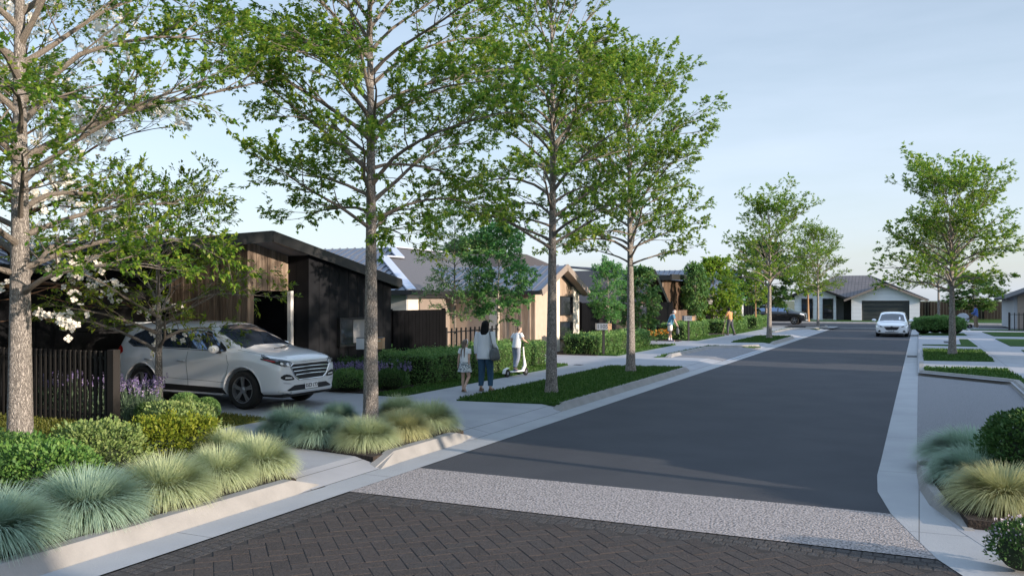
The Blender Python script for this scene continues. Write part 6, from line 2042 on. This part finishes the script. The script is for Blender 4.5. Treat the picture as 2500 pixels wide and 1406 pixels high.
def hand(mb, w, d, pn, s, curl=0.5, side=1):
    """palm, four bent fingers of unequal length and a thumb off the side of the palm"""
    d, pn = Vector(d).normalized(), Vector(pn).normalized()
    u = d.cross(pn).normalized() * side
    c = Vector(w) + d * 0.045 * s
    for k in range(4):
        a = Vector(w) + d * 0.012 * s + u * (k - 1.5) * 0.014 * s
        b = Vector(w) + d * 0.085 * s + u * (k - 1.5) * 0.019 * s
        mb.tube([a, b], [0.013 * s, 0.012 * s], 8)
        mb.ball(b, 0.012 * s, 8, 6)
        L = (0.066, 0.076, 0.072, 0.056)[k] * s
        p = [b]
        dd = d.copy()
        for q in range(3):
            dd = (dd + pn * curl * (0.35 + 0.3 * q)).normalized()
            p.append(p[-1] + dd * L / 3)
        mb.tube(p, [0.0095 * s, 0.009 * s, 0.0085 * s, 0.007 * s], 8)
    t0 = Vector(w) + d * 0.025 * s + u * -0.026 * s
    t1 = t0 + (d * 0.7 - u * 0.8 + pn * 0.3).normalized() * 0.035 * s
    t2 = t1 + (d * 1.0 - u * 0.2 + pn * 0.5).normalized() * 0.03 * s
    mb.tube([t0, t1, t2], [0.013 * s, 0.011 * s, 0.008 * s], 8)
    return c

def remesh(o, vox, it=6):
    r_ = o.modifiers.new('r', 'REMESH')
    r_.mode = 'VOXEL'
    r_.voxel_size = vox
    r_.use_smooth_shade = True
    s_ = o.modifiers.new('s', 'SMOOTH')
    s_.factor = 0.5
    s_.iterations = it
    return o

def head(mb, c, s, fwd=(0, 1, 0), tilt=0.0):
    f = Vector(fwd).normalized()
    q = f.to_track_quat('Y', 'Z').to_matrix().to_4x4()
    st = len(mb.v)
    mb.ball((0, -.008 * s, .02 * s), (.074 * s, .092 * s, .095 * s), 18, 12)
    mb.ball((0, .022 * s, -.035 * s), (.058 * s, .066 * s, .075 * s), 16, 10)
    mb.ball((0, .045 * s, -.085 * s), (.032 * s, .034 * s, .030 * s), 12, 8)
    mb.tube([(0, .080 * s, .012 * s), (0, .104 * s, -.026 * s), (0, .085 * s, -.034 * s)], [.009 * s, .013 * s, .010 * s], 8)
    mb.tube([(-.022 * s, .086 * s, -.060 * s), (0, .094 * s, -.059 * s), (.022 * s, .086 * s, -.060 * s)], .009 * s, 8)
    for sx in (-1, 1):
        mb.ball((sx * .078 * s, -.005 * s, -.012 * s), (.012 * s, .020 * s, .030 * s), 10, 8)
        mb.ball((sx * .03 * s, .072 * s, .03 * s), (.024 * s, .018 * s, .010 * s), 10, 6)
    mb.xf(Matrix.Translation(c) @ q, st)

def eyes(root, c, s, fwd):
    q = Vector(fwd).normalized().to_track_quat('Y', 'Z').to_matrix().to_4x4()
    for sx in (-1, 1):
        MB().ball((sx * .030 * s, .079 * s, .004 * s), (.012 * s, .010 * s, .008 * s), 10, 8).xf(Matrix.Translation(c) @ q).build('eye', M['ink'], root, smooth=True)

def loft(mb, rings, n=24, folds=0.0, seed=0, ph=0.0):
    """stack of horizontal ellipses ((x, y, z), rx, ry)"""
    rr = random.Random(seed)
    f1, f2 = rr.randint(5, 8), rr.randint(9, 13)
    p1, p2 = rr.uniform(0, 6), rr.uniform(0, 6)
    vs, fs = [], []
    for i, (c, rx_, ry_) in enumerate(rings):
        g = folds * i / max(1, len(rings) - 1)
        for k in range(n):
            a = 2 * PI * k / n
            w = 1 + g * (math.sin(f1 * a + p1 + i * .6) * .6 + math.sin(f2 * a + p2) * .4)
            vs.append((c[0] + rx_ * w * math.cos(a), c[1] + ry_ * w * math.sin(a), c[2]))
    for i in range(len(rings) - 1):
        for k in range(n):
            fs.append((i * n + k, i * n + (k + 1) % n, (i + 1) * n + (k + 1) % n, (i + 1) * n + k))
    return mb.add(vs, fs)

def garment(mb, name, m, root, t=0.006, sub=1):
    o = mb.build(name, M[m], root, smooth=True)
    so = o.modifiers.new('t', 'SOLIDIFY')
    so.thickness = t
    so.offset = 1
    if sub:
        ss = o.modifiers.new('s', 'SUBSURF')
        ss.levels = ss.render_levels = sub
    return o

def shoe(root, ank, toe, s, m, name='shoe'):
    a, b = Vector(ank), Vector(toe)
    d = (b - a)
    d.z = 0
    d.normalize()
    mb = MB()
    z0 = min(a.z, b.z)
    base = Vector((a.x, a.y, 0))
    mb.ball((0, 0, .045 * s), (.042 * s, .055 * s, .045 * s), 12, 8)
    mb.ball((0, .085 * s, .032 * s), (.044 * s, .075 * s, .032 * s), 12, 8)
    mb.box(-.040 * s, .040 * s, -.052 * s, .150 * s, 0.0, .022 * s)
    return mb

def build_person(label, loc, rz, s, J, skin='skin', vox=0.009, hands=('L', 'R'), curl=0.5, fwd=(0, 1, 0), group=None, lean=0.0):
    """J: joints in metres for a 1.7 m adult; the body is one continuous surface"""
    root = thing('person', label, 'person', loc, rz, group)
    mb = MB()
    hp, ch, nk, hd = J['hip'], J['chest'], J['neck'], J['head']
    hp, ch, nk, hd = map(Vector, (hp, ch, nk, hd))
    mid = hp.lerp(ch, 0.5)
    mb.ball(hp, (.150 * s, .105 * s, .12 * s), 16, 10)
    mb.ball(mid, (.125 * s, .090 * s, .16 * s), 16, 10)
    mb.ball(ch, (.155 * s, .105 * s, .17 * s), 16, 10)
    limb(mb, [ch + Vector((0, 0, .08 * s)), nk, hd - Vector((0, 0, .06 * s))], [.10 * s, .055 * s, .050 * s])
    for sd_ in ('L', 'R'):
        a, e, w = map(Vector, (J['sh' + sd_], J['el' + sd_], J['wr' + sd_]))
        mb.tube([nk - Vector((0, 0, .03 * s)), a], [.05 * s, .052 * s], 10)
        limb(mb, [a, e, w], [.052 * s, .040 * s, .026 * s])
        hand(mb, w, (w - e), J.get('pn' + sd_, (0.3 if sd_ == 'L' else -0.3, 1, 0)), s, curl, 1 if sd_ == 'L' else -1)
        h_, k_, n_ = map(Vector, (J['hi' + sd_], J['kn' + sd_], J['an' + sd_]))
        limb(mb, [h_, h_.lerp(k_, .5), k_, k_.lerp(n_, .35) + Vector((0, -.01 * s, 0)), n_], [.086 * s, .074 * s, .054 * s, .052 * s, .034 * s])
        to = Vector(J['to' + sd_])
        limb(mb, [n_, n_ + (to - n_) * .3 + Vector((0, 0, -.02 * s)), to], [.036 * s, .036 * s, .026 * s])
    head(mb, hd, s, fwd)
    b = mb.build('body', M[skin], root, smooth=True)
    remesh(b, vox)
    eyes(root, hd, s, fwd)
    return root

def put_shoe(root, ank, toe, s, m, pitch=0.0):
    a, b = Vector(ank), Vector(toe)
    d = b - a
    mb = shoe(root, ank, toe, s, m)
    yaw = math.atan2(d.y, d.x) - PI / 2
    mb.xf(Matrix.Translation((a.x, a.y, a.z - .075 * s)) @ Matrix.Rotation(yaw, 4, 'Z') @ Matrix.Rotation(pitch, 4, 'X'))
    return remesh(mb.build('shoe', M[m], root, smooth=True), 0.007, 3)

def sc(J, s):
    return {k: tuple(c * s for c in v) for k, v in J.items()}

GP = 'family on the footpath'
# --- the woman, seen from behind, bag on her right shoulder
s = 0.955
J = sc(dict(hip=(0, 0, .93), chest=(0, .01, 1.24), neck=(0, .0, 1.43), head=(0, .03, 1.565), shL=(-.165, 0, 1.375), elL=(-.225, -.03, 1.11), wrL=(-.235, .02, .87),
            shR=(.165, 0, 1.375), elR=(.245, -.06, 1.13), wrR=(.27, .10, .98), hiL=(-.085, 0, .90), knL=(-.10, .03, .49), anL=(-.10, -.02, .085), toL=(-.115, .12, .03),
            hiR=(.085, 0, .90), knR=(.115, .05, .49), anR=(.125, .03, .085), toR=(.15, .17, .03), pnR=(-1, .2, 0), pnL=(1, .1, 0)), s)
wm = build_person('woman with long black hair, pale shirt, jeans and shoulder bag, seen from behind', (-8.98, 17.56, 0.10), R(4), s, J, group=GP)
mb = MB()
loft(mb, [((0, -.005, 1.46 * s), .07 * s, .065 * s), ((0, 0, 1.42 * s), .13 * s, .085 * s), ((0, 0, 1.36 * s), .185 * s, .105 * s), ((0, .01, 1.26 * s), .185 * s, .122 * s), ((0, .005, 1.12 * s), .175 * s, .120 * s),
          ((0, 0, .98 * s), .185 * s, .128 * s), ((0, 0, .86 * s), .198 * s, .138 * s), ((0, -.005, .775 * s), .205 * s, .142 * s)], 28, 0.045, 3)
garment(mb, 'shirt', 'shirt_pale', wm)
for q in ('L', 'R'):
    a, e, w = (Vector(J[x + q]) for x in ('sh', 'el', 'wr'))
    o_ = Vector((-.012 if q == 'L' else .012, 0, .015))
    mb = MB().tube([a + o_ - (e - a) * .12, a.lerp(e, .5) + o_ * .5, e, e.lerp(w, .6), e.lerp(w, .86)], [.075 * s, .068 * s, .060 * s, .052 * s, .048 * s], 14, cap=False)
    garment(mb, 'sleeve', 'shirt_pale', wm)
for q in ('L', 'R'):
    h_, k_, n_ = (Vector(J[x + q]) for x in ('hi', 'kn', 'an'))
    mb = MB().tube([h_ + Vector((0, 0, .04)), h_.lerp(k_, .5), k_, k_.lerp(n_, .5), n_ + Vector((0, 0, .055)), n_ + Vector((0, 0, .05))], [.108 * s, .092 * s, .074 * s, .064 * s, .056 * s, .060 * s], 16, cap=False)
    garment(mb, 'jeans', 'jeans', wm)
    put_shoe(wm, J['an' + q], J['to' + q], s, 'shoe_brown')
mb = MB()
hd = Vector(J['head'])
mb.ball(hd + Vector((0, -.018, .028)), (.092 * s, .105 * s, .105 * s), 18, 12)
loft(mb, [(hd + Vector((0, -.03, .05)), .09 * s, .085 * s), (hd + Vector((0, -.055, -.08)), .105 * s, .068 * s), (hd + Vector((0, -.085, -.20)), .112 * s, .05 * s), (hd + Vector((.0, -.105, -.30)), .085 * s, .035 * s), (hd + Vector((-.015, -.112, -.375)), .045 * s, .022 * s), (hd + Vector((-.02, -.112, -.40)), .01, .008)], 20)
remesh(mb.build('hair', M['hair_black'], wm, smooth=True), 0.010, 4)
bagt = thing('shoulder_bag', 'large slouchy grey bag hanging at the woman\'s right hip', 'bag', (-8.98, 17.56, 0.10), R(4))
mb = MB()
bz = [((.245, -.04, 1.00), .045, .10), ((.250, -.05, .94), .085, .15), ((.255, -.055, .86), .10, .185), ((.265, -.06, .79), .098, .21), ((.275, -.06, .735), .075, .215), ((.28, -.06, .72), .03, .15)]
loft(mb, bz, 22, 0.08, 5)
mb.poly([v for v in mb.v[-22:]])
garment(mb, 'pouch', 'bag', bagt, 0.005)
st = [(.245, -.10, .99), (.20, -.115, 1.16), (.155, -.10, 1.33), (.135, -.02, 1.405), (.16, .09, 1.33), (.215, .08, 1.12), (.245, .03, .99)]
mb = MB()
for a, b in zip(st, st[1:]):
    mb.beam(a, b, .035, .007, up=(1, 0, .3))
mb.build('strap', M['bag'], bagt)

# --- the girl
s = 0.71
J = sc(dict(hip=(0, 0, .92), chest=(0, .01, 1.22), neck=(0, .0, 1.41), head=(.015, .02, 1.555), shL=(-.145, 0, 1.35), elL=(-.215, -.02, 1.10), wrL=(-.275, .03, .86),
            shR=(.145, 0, 1.35), elR=(.17, -.04, 1.09), wrR=(.15, -.03, .84), hiL=(-.08, 0, .88), knL=(-.085, .03, .48), anL=(-.085, .02, .085), toL=(-.095, .17, .03),
            hiR=(.08, 0, .88), knR=(.105, .06, .49), anR=(.075, -.13, .20), toR=(.08, -.10, .045), pnL=(1, .2, 0), pnR=(-1, .2, 0)), s)
gl = build_person('girl in white tee and patterned frilled skirt, walking on the left of the woman', (-9.32, 17.22, 0.10), R(-2), s, J, vox=0.008, fwd=(.5, .85, -.05), group=GP)
mb = MB()
loft(mb, [((0, 0, 1.43 * s), .07 * s, .06 * s), ((0, 0, 1.39 * s), .12 * s, .08 * s), ((0, 0, 1.33 * s), .165 * s, .10 * s), ((0, .01, 1.22 * s), .165 * s, .118 * s), ((0, 0, 1.08 * s), .158 * s, .118 * s), ((0, 0, .96 * s), .172 * s, .128 * s)], 24, 0.05, 4)
garment(mb, 'tee_shirt', 'tee_white', gl)
for q in ('L', 'R'):
    a, e = Vector(J['sh' + q]), Vector(J['el' + q])
    mb = MB().tube([a - (e - a) * .15, a.lerp(e, .25), a.lerp(e, .5)], [.070 * s, .072 * s, .075 * s], 12, cap=False)
    garment(mb, 'sleeve', 'tee_white', gl)
mb = MB()
for z0, z1, r0, r1 in ((.98, .86, .155, .19), (.875, .76, .175, .215), (.775, .645, .195, .235)):
    loft(mb, [((0, 0, z0 * s), r0 * s, r0 * .82 * s), ((0, 0, (z0 + z1) / 2 * s), (r0 + r1) / 2 * s, (r0 + r1) / 2 * .82 * s), ((0, 0, z1 * s), r1 * s, r1 * .84 * s)], 40, 0.10, int(z0 * 100))
garment(mb, 'skirt', 'skirt', gl, 0.004)
mb = MB()
hd = Vector(J['head'])
mb.ball(hd + Vector((-.01, -.022, .022)), (.088 * s, .096 * s, .100 * s), 18, 12)
mb.ball(hd + Vector((-.025, -.05, -.05)), (.075 * s, .055 * s, .09 * s), 14, 10)
for sx in (-.055, .015):
    mb.tube([hd + Vector((sx * .6, -.06, -.08)), hd + Vector((sx * 1.1, -.085, -.16)), hd + Vector((sx * 1.2, -.095, -.27)), hd + Vector((sx * 1.1, -.09, -.36))], [.030 * s, .026 * s, .020 * s, .008 * s], 8)
remesh(mb.build('hair', M['hair_brown'], gl, smooth=True), 0.007, 4)
mb = MB().lathe([(.092 * s, -.010), (.097 * s, 0), (.092 * s, .010)], (0, 0, 0), 28, 'y')
mb.xf(Matrix.Translation(hd + Vector((.012, .005, .028))) @ Matrix.Rotation(R(-30), 4, 'Z') @ Matrix.Rotation(R(-12), 4, 'X'))
mb.build('headband', M['tee_white'], gl, smooth=True)
put_shoe(gl, J['anL'], J['toL'], s, 'shoe_brown')
put_shoe(gl, (J['anR'][0], J['anR'][1], J['anR'][2] - .0), (J['anR'][0] + .01, J['anR'][1] + .1, 0), s, 'shoe_white', R(-62))

# --- the boy and his scooter
s = 0.735
dz = 0.15
J = sc(dict(hip=(0, .0, .90), chest=(0.015, .06, 1.20), neck=(.03, .10, 1.39), head=(.045, .14, 1.54), shL=(-.135, .07, 1.33), elL=(-.26, .02, 1.13), wrL=(-.22, .26, 1.06),
            shR=(.17, .08, 1.34), elR=(.30, .06, 1.15), wrR=(.27, .30, 1.07), hiL=(-.075, 0, .87), knL=(-.06, .05, .47), anL=(-.035, -.04, .085), toL=(-.05, .12, .04),
            hiR=(.075, 0, .87), knR=(.06, .04, .47), anR=(.05, -.16, .085), toR=(.06, 0.0, .04), pnL=(0.2, .2, -1), pnR=(-.2, .2, -1)), s)
bl_ = (-9.99, 21.4, 0.10 + dz)
by = build_person('boy in white tee and grey trousers riding a scooter along the footpath', bl_, R(-12), s, J, vox=0.008, curl=1.0, fwd=(.3, .95, 0), group=GP)
mb = MB()
loft(mb, [((.03 * s, .09 * s, 1.41 * s), .07 * s, .06 * s), ((.025 * s, .085 * s, 1.37 * s), .13 * s, .085 * s), ((.02 * s, .07 * s, 1.31 * s), .17 * s, .11 * s), ((.015 * s, .05 * s, 1.18 * s), .165 * s, .125 * s), ((.01 * s, .02 * s, 1.02 * s), .162 * s, .125 * s), ((0, 0, .84 * s), .175 * s, .135 * s)], 24, 0.05, 9)
garment(mb, 'tee_shirt', 'tee_white', by)
for q in ('L', 'R'):
    a, e = Vector(J['sh' + q]), Vector(J['el' + q])
    mb = MB().tube([a - (e - a) * .2, a.lerp(e, .3), a.lerp(e, .62)], [.072 * s, .074 * s, .078 * s], 12, cap=False)
    garment(mb, 'sleeve', 'tee_white', by)
    h_, k_, n_ = (Vector(J[x + q]) for x in ('hi', 'kn', 'an'))
    mb = MB().tube([h_ + Vector((0, 0, .05)), h_.lerp(k_, .5), k_, k_.lerp(n_, .5), n_ + Vector((0, 0, .02))], [.105 * s, .090 * s, .076 * s, .068 * s, .060 * s], 14, cap=False)
    garment(mb, 'trousers', 'grey_trousers', by)
    put_shoe(by, J['an' + q], J['to' + q], s, 'shoe_blue')
hd = Vector(J['head'])
remesh(MB().ball(hd + Vector((-.004, -.014, .022)), (.080 * s, .094 * s, .098 * s), 18, 12).build('hair', M['hair_short'], by, smooth=True), 0.008, 2)
sk = thing('kick_scooter', 'white electric kick scooter with thick black wheels under the boy', 'scooter', (-9.99, 21.4, 0.10), R(-12))
MB().beam((0, -.30, .135), (0, .30, .135), .14, .035).build('deck', M['white_paint'], sk, bevel=0.012)
for y in (-.40, .44):
    w_ = MB().lathe([(.035, -.025), (.09, -.03), (.105, -.018), (.105, .018), (.09, .03), (.035, .025)], (0, y, .105), 28, 'x', closed=True).build('wheel', M['tyre'], sk, smooth=True)
    MB().lathe([(.0001, -.028), (.045, -.028), (.045, .028), (.0001, .028)], (0, y, .105), 20, 'x').build('hub', M['rim'], w_, smooth=True)
mb = MB()
mb.prism([(-.05, -.52, .20), (.05, -.52, .20), (.05, -.36, .245), (-.05, -.36, .245)], (0, 0, .012))
mb.prism([(-.05, -.56, .10), (.05, -.56, .10), (.05, -.52, .205), (-.05, -.52, .205)], (0, .012, 0))
mb.build('rear_mudguard', M['white_paint'], sk)
mb = MB().tube([(0, .30, .14), (0, .40, .27), (0, .355, .52)], [.045, .05, .026], 12)
mb.build('fork', M['white_paint'], sk, smooth=True)
MB().tube([(0, .355, .50), (0, .325, .80)], [.024, .021], 12).build('stem', M['white_paint'], sk, smooth=True)
MB().tube([(0, .325, .79), (0, .31, .90)], [.022, .02], 12).build('stem_clamp', M['plastic'], sk, smooth=True)
hb_ = MB().tube([(-.23, .25, .935), (0, .305, .905), (.24, .255, .935)], .014, 10).build('handlebar', M['plastic'], sk, smooth=True)

# --- the man in the blue shirt, bending over the flowers
s = 0.985
J = sc(dict(hip=(0, 0, .92), chest=(0, .09, 1.20), neck=(0, .17, 1.37), head=(0, .24, 1.49), shL=(-.18, .15, 1.32), elL=(-.20, .22, 1.05), wrL=(-.15, .34, .84),
            shR=(.18, .15, 1.32), elR=(.21, .24, 1.05), wrR=(.18, .37, .84), hiL=(-.09, 0, .90), knL=(-.10, .02, .48), anL=(-.10, -.04, .085), toL=(-.11, .12, .03),
            hiR=(.09, 0, .90), knR=(.10, .05, .48), anR=(.10, .06, .085), toR=(.11, .22, .03), pnL=(.2, 1, 0), pnR=(-.2, 1, 0)), s)
om = build_person('bald grey haired man in blue shirt and white shorts bending over the flowers', (-11.35, 42.6, 0.10), R(-72), s, J, vox=0.012, fwd=(0, .9, -.4))
mb = MB()
loft(mb, [((0, .165, 1.37 * s), .075, .065), ((0, .15, 1.34 * s), .15, .095), ((0, .13, 1.28 * s), .205, .125), ((0, .09, 1.15 * s), .20, .14), ((0, .04, 1.0 * s), .195, .14), ((0, 0, .80 * s), .21, .15)], 24, 0.05, 11)
garment(mb, 'shirt', 'shirt_teal', om)
for q in ('L', 'R'):
    a, e = Vector(J['sh' + q]), Vector(J['el' + q])
    garment(MB().tube([a - (e - a) * .2, a.lerp(e, .3), a.lerp(e, .7)], [.082, .080, .082], 12, cap=False), 'sleeve', 'shirt_teal', om)
    h_, k_, n_ = (Vector(J[x + q]) for x in ('hi', 'kn', 'an'))
    garment(MB().tube([h_ + Vector((0, 0, .06)), h_.lerp(k_, .5), k_.lerp(h_, .1)], [.118, .112, .105], 14, cap=False), 'shorts', 'shorts_cream', om)
    put_shoe(om, J['an' + q], J['to' + q], s, 'shoe_blue')
    MB().tube([n_ + Vector((0, 0, -.01)), n_ + Vector((0, -.003, .08))], [.042, .045], 12).build('sock', M['tee_white'], om, smooth=True)
hd = Vector(J['head'])
MB().lathe([(.079, -.04), (.084, -.01), (.080, .03)], hd + Vector((0, -.02, .01)), 20, 'z').build('hair', M['hair_grey'], om, smooth=True)
wc = thing('garden_bag', 'soft grey garden bag hanging from the hand of the man in blue', 'bag', (-11.35, 42.6, 0.10), R(-72))
mb = MB()
loft(mb, [((.17, .38, .70), .10, .02), ((.17, .38, .62), .14, .06), ((.17, .38, .50), .155, .085), ((.17, .38, .40), .13, .07), ((.17, .38, .36), .05, .03)], 20, 0.08, 21)
garment(mb, 'pouch', 'bag', wc, 0.005)
MB().tube([(.09, .38, .68), (.11, .38, .76), (.17, .38, .80), (.23, .38, .76), (.25, .38, .68)], .010, 8).build('handle', M['bag'], wc, smooth=True)

# --- the woman sweeping
s = 0.96
J = sc(dict(hip=(0, 0, .92), chest=(0, .05, 1.23), neck=(0, .07, 1.42), head=(0, .12, 1.55), shL=(-.165, .05, 1.37), elL=(-.24, .16, 1.15), wrL=(-.12, .33, 1.02),
            shR=(.165, .05, 1.37), elR=(.24, .12, 1.13), wrR=(.03, .36, .86), hiL=(-.085, 0, .90), knL=(-.10, .10, .49), anL=(-.11, .08, .085), toL=(-.12, .23, .03),
            hiR=(.085, 0, .90), knR=(.11, -.06, .50), anR=(.13, -.25, .10), toR=(.14, -.12, .03), pnL=(1, .3, -.3), pnR=(-1, .3, -.3)), s)
swp = (-10.05, 51.3, 0.10)
sw = build_person('woman in tan orange top and charcoal leggings sweeping, seen from behind', swp, R(62), s, J, vox=0.012, curl=1.0, fwd=(0, .9, -.35))
mb = MB()
loft(mb, [((0, .07, 1.44 * s), .07, .06), ((0, .065, 1.40 * s), .13, .085), ((0, .05, 1.34 * s), .178, .105), ((0, .04, 1.22 * s), .168, .118), ((0, .02, 1.08 * s), .148, .110), ((0, .0, .96 * s), .160, .118)], 24, 0.05, 13)
garment(mb, 'top', 'top_orange', sw)
for q in ('L', 'R'):
    a, e = Vector(J['sh' + q]), Vector(J['el' + q])
    garment(MB().tube([a - (e - a) * .2, a.lerp(e, .4), a.lerp(e, .75)], [.070, .066, .062], 12, cap=False), 'sleeve', 'top_orange', sw)
    h_, k_, n_ = (Vector(J[x + q]) for x in ('hi', 'kn', 'an'))
    garment(MB().tube([h_ + Vector((0, 0, .07)), h_.lerp(k_, .4), k_, k_.lerp(n_, .4), n_ + Vector((0, 0, .01))], [.118, .098, .066, .062, .044], 14, cap=False), 'leggings', 'leggings', sw)
    put_shoe(sw, J['an' + q], J['to' + q], s, 'plastic')
hd = Vector(J['head'])
mb = MB().ball(hd + Vector((0, -.02, .025)), (.09, .10, .10), 16, 10)
loft(mb, [(hd + Vector((0, -.03, .04)), .085, .08), (hd + Vector((0, -.06, -.10)), .10, .06), (hd + Vector((0, -.085, -.24)), .085, .04), (hd + Vector((0, -.09, -.36)), .03, .02)], 18)
remesh(mb.build('hair', M['hair_black'], sw, smooth=True), 0.013, 3)
bm_ = thing('broom', 'long handled broom held by the woman in the orange top', 'broom', swp, R(62))
MB().tube([(-.14 * s, .27, 1.10), (.02, .36, .86 * s), (.28, .80, .05)], .014, 8).build('handle', M['straw'], bm_, smooth=True)
MB().beam((.10, .90, .035), (.46, .70, .035), .07, .06).build('head', M['plastic'], bm_, bevel=0.01)

# --- the man with the pram
s = 1.0
J = sc(dict(hip=(0, 0, .93), chest=(0, .02, 1.25), neck=(0, .03, 1.44), head=(0, .08, 1.58), shL=(-.18, .02, 1.39), elL=(-.24, .08, 1.13), wrL=(-.16, .33, 1.05),
            shR=(.18, .02, 1.39), elR=(.24, .08, 1.13), wrR=(.16, .33, 1.05), hiL=(-.09, 0, .90), knL=(-.10, .06, .48), anL=(-.10, .02, .085), toL=(-.11, .17, .03),
            hiR=(.09, 0, .90), knR=(.10, .0, .48), anR=(.10, -.10, .085), toR=(.11, .05, .03), pnL=(0, .3, -1), pnR=(0, .3, -1)), s)
pmp = (3.75, 71.2, 0.10)
pm = build_person('dark haired man in royal blue shirt and tan trousers pushing a pram', pmp, R(80), s, J, skin='skin_dark', vox=0.014, curl=1.0, fwd=(.2, .9, -.25))
mb = MB()
loft(mb, [((0, .03, 1.46), .075, .065), ((0, .025, 1.42), .14, .09), ((0, .02, 1.36), .20, .12), ((0, .015, 1.22), .195, .13), ((0, .01, 1.06), .185, .13), ((0, 0, .84), .20, .145)], 24, 0.04, 17)
garment(mb, 'shirt', 'shirt_blue', pm)
for q in ('L', 'R'):
    a, e, w = (Vector(J[x + q]) for x in ('sh', 'el', 'wr'))
    garment(MB().tube([a - (e - a) * .2, a.lerp(e, .5), e, e.lerp(w, .8)], [.082, .074, .062, .050], 12, cap=False), 'sleeve', 'shirt_blue', pm)
    h_, k_, n_ = (Vector(J[x + q]) for x in ('hi', 'kn', 'an'))
    garment(MB().tube([h_ + Vector((0, 0, .05)), h_.lerp(k_, .5), k_, k_.lerp(n_, .5), n_ + Vector((0, 0, .01))], [.115, .10, .085, .078, .07], 14, cap=False), 'trousers', 'chino', pm)
    put_shoe(pm, J['an' + q], J['to' + q], s, 'shoe_white')
hd = Vector(J['head'])
remesh(MB().ball(hd + Vector((0, -.015, .035)), (.086, .102, .098), 16, 10).build('hair', M['hair_black'], pm, smooth=True), 0.014, 2)
pr = thing('pram', 'pale grey pram with arched canopy in front of the man', 'pram', (3.02, 71.33, 0.10), R(80))
mb = MB()
arc = [(0.42 * math.cos(a), 0.42 * math.sin(a)) for a in [R(10 + 16 * k) for k in range(11)]]
for k in range(len(arc) - 1):
    (a0, b0), (a1, b1) = arc[k], arc[k + 1]
    mb.add([(-.22, a0 + .12, .68 + b0), (.22, a0 + .12, .68 + b0), (.22, a1 + .12, .68 + b1), (-.22, a1 + .12, .68 + b1)], [(0, 1, 2, 3)])
for sx in (-.22, .22):
    mb.add([(sx, .12, .68)] + [(sx, a + .12, .68 + b) for a, b in arc], [(0, k, k + 1) for k in range(1, len(arc))])
mb.build('canopy', M['pram_cloth'], pr)
MB().box(-.22, .22, -.30, .52, .44, .67).build('carrycot', M['pram_cloth'], pr, bevel=0.05)
mb = MB()
for sx in (-.24, .24):
    mb.tube([(sx, -.62, 1.02), (sx, -.30, .68), (sx, .05, .40), (sx, .40, .14)], .018, 8)
    mb.tube([(sx, .30, .55), (sx, .0, .36), (sx, -.30, .14)], .018, 8)
mb.tube([(-.24, -.62, 1.02), (.24, -.62, 1.02)], .02, 8)
mb.build('frame', M['plastic'], pr, smooth=True)
MB().box(-.2, .2, -.25, .35, .17, .27).build('basket', M['pram_cloth'], pr, bevel=0.02)
for sx in (-.26, .26):
    for y, r_ in ((.40, .10), (-.32, .15)):
        MB().lathe([(r_ * .6, -.02), (r_, -.022), (r_, .022), (r_ * .6, .02)], (sx, y, r_), 22, 'x', closed=True).build('wheel', M['tyre'], pr, smooth=True)

# ------------------------------------------------------------------ letterboxes
def letterbox(label, x, y, number, ztop, post=True, rz=0.0):
    t = thing('letterbox', label, 'letterbox', (x, y, 0.12), rz, 'letterboxes at the driveways')
    w, hh, dp = 0.56, 0.235, 0.34
    zt = ztop - 0.12
    mb = MB()
    mb.box(-w / 2, w / 2 - .15, -dp / 2, dp / 2, zt - hh, zt)
    n = 12
    for i in range(n):
        xx = -w / 2 + .012 + (w - .17) * i / (n - 1)
        mb.box(xx - .008, xx + .008, -dp / 2 - .007, -dp / 2, zt - hh, zt)
    mb.build('box', M['box_steel'], t)
    MB().box(w / 2 - .149, w / 2, -dp / 2 + .003, dp / 2 - .003, zt - hh + .003, zt - .003).build('timber_end', M['box_wood'], t)
    MB().box(w / 2 - .10, w / 2 - .03, -dp / 2 - .004, -dp / 2 + .002, zt - .062, zt - .045).build('lock', M['chrome'], t)
    MB().box(-w / 2, w / 2, -dp / 2, dp / 2, zt, zt + .010).build('lid', M['frame_dark'], t)
    if post:
        MB().box(-.045, .045, -.045, .045, 0, zt - hh).build('post', M['frame_dark'], t)
    text_mesh(number, 0.215, 'number', 'num', t, Matrix.Translation((-.07, -dp / 2 - .010, zt - hh / 2)) @ Matrix.Rotation(R(90), 4, 'X'), 0.004)
    return t
letterbox('steel and timber letterbox numbered 9, half hidden behind the island tree trunk', -10.70, 15.5, '   9', 1.37, rz=R(25))
letterbox('letterbox numbered 1105 on a dark post at the driveway of the cream gable', -10.73, 30.75, '1105', 1.30, rz=R(30))
letterbox('letterbox numbered 1107 on a dark post right of the man in blue', -10.62, 43.5, '1107', 1.36, rz=R(32))

# service lids and small site details
def lid(label, x, y, w, l, z):
    o = MB().box(-w / 2, w / 2, -l / 2, l / 2, 0, .008).box(-w / 2 + .04, w / 2 - .04, -l / 2 + .04, l / 2 - .04, .008, .011).build('service_lid', M['gap'])
    o.location = (x, y, z)
    return tag(o, label, 'service lid')
lid('small dark service lid in the driveway beyond the lawn strip', -9.9, 25.95, .25, .25, 0.10)
lid('grey grate set in the far right parking bay', 1.35, 47.5, .5, 1.9, 0.10)
lid('blue grey drain grate in the right hand gutter near the big lawn tree', -0.25, 36.5, .34, .9, 0.012)
lid('small round edged valve cover in the left footpath beyond the second driveway', -9.2, 29.2, .2, .2, 0.10)
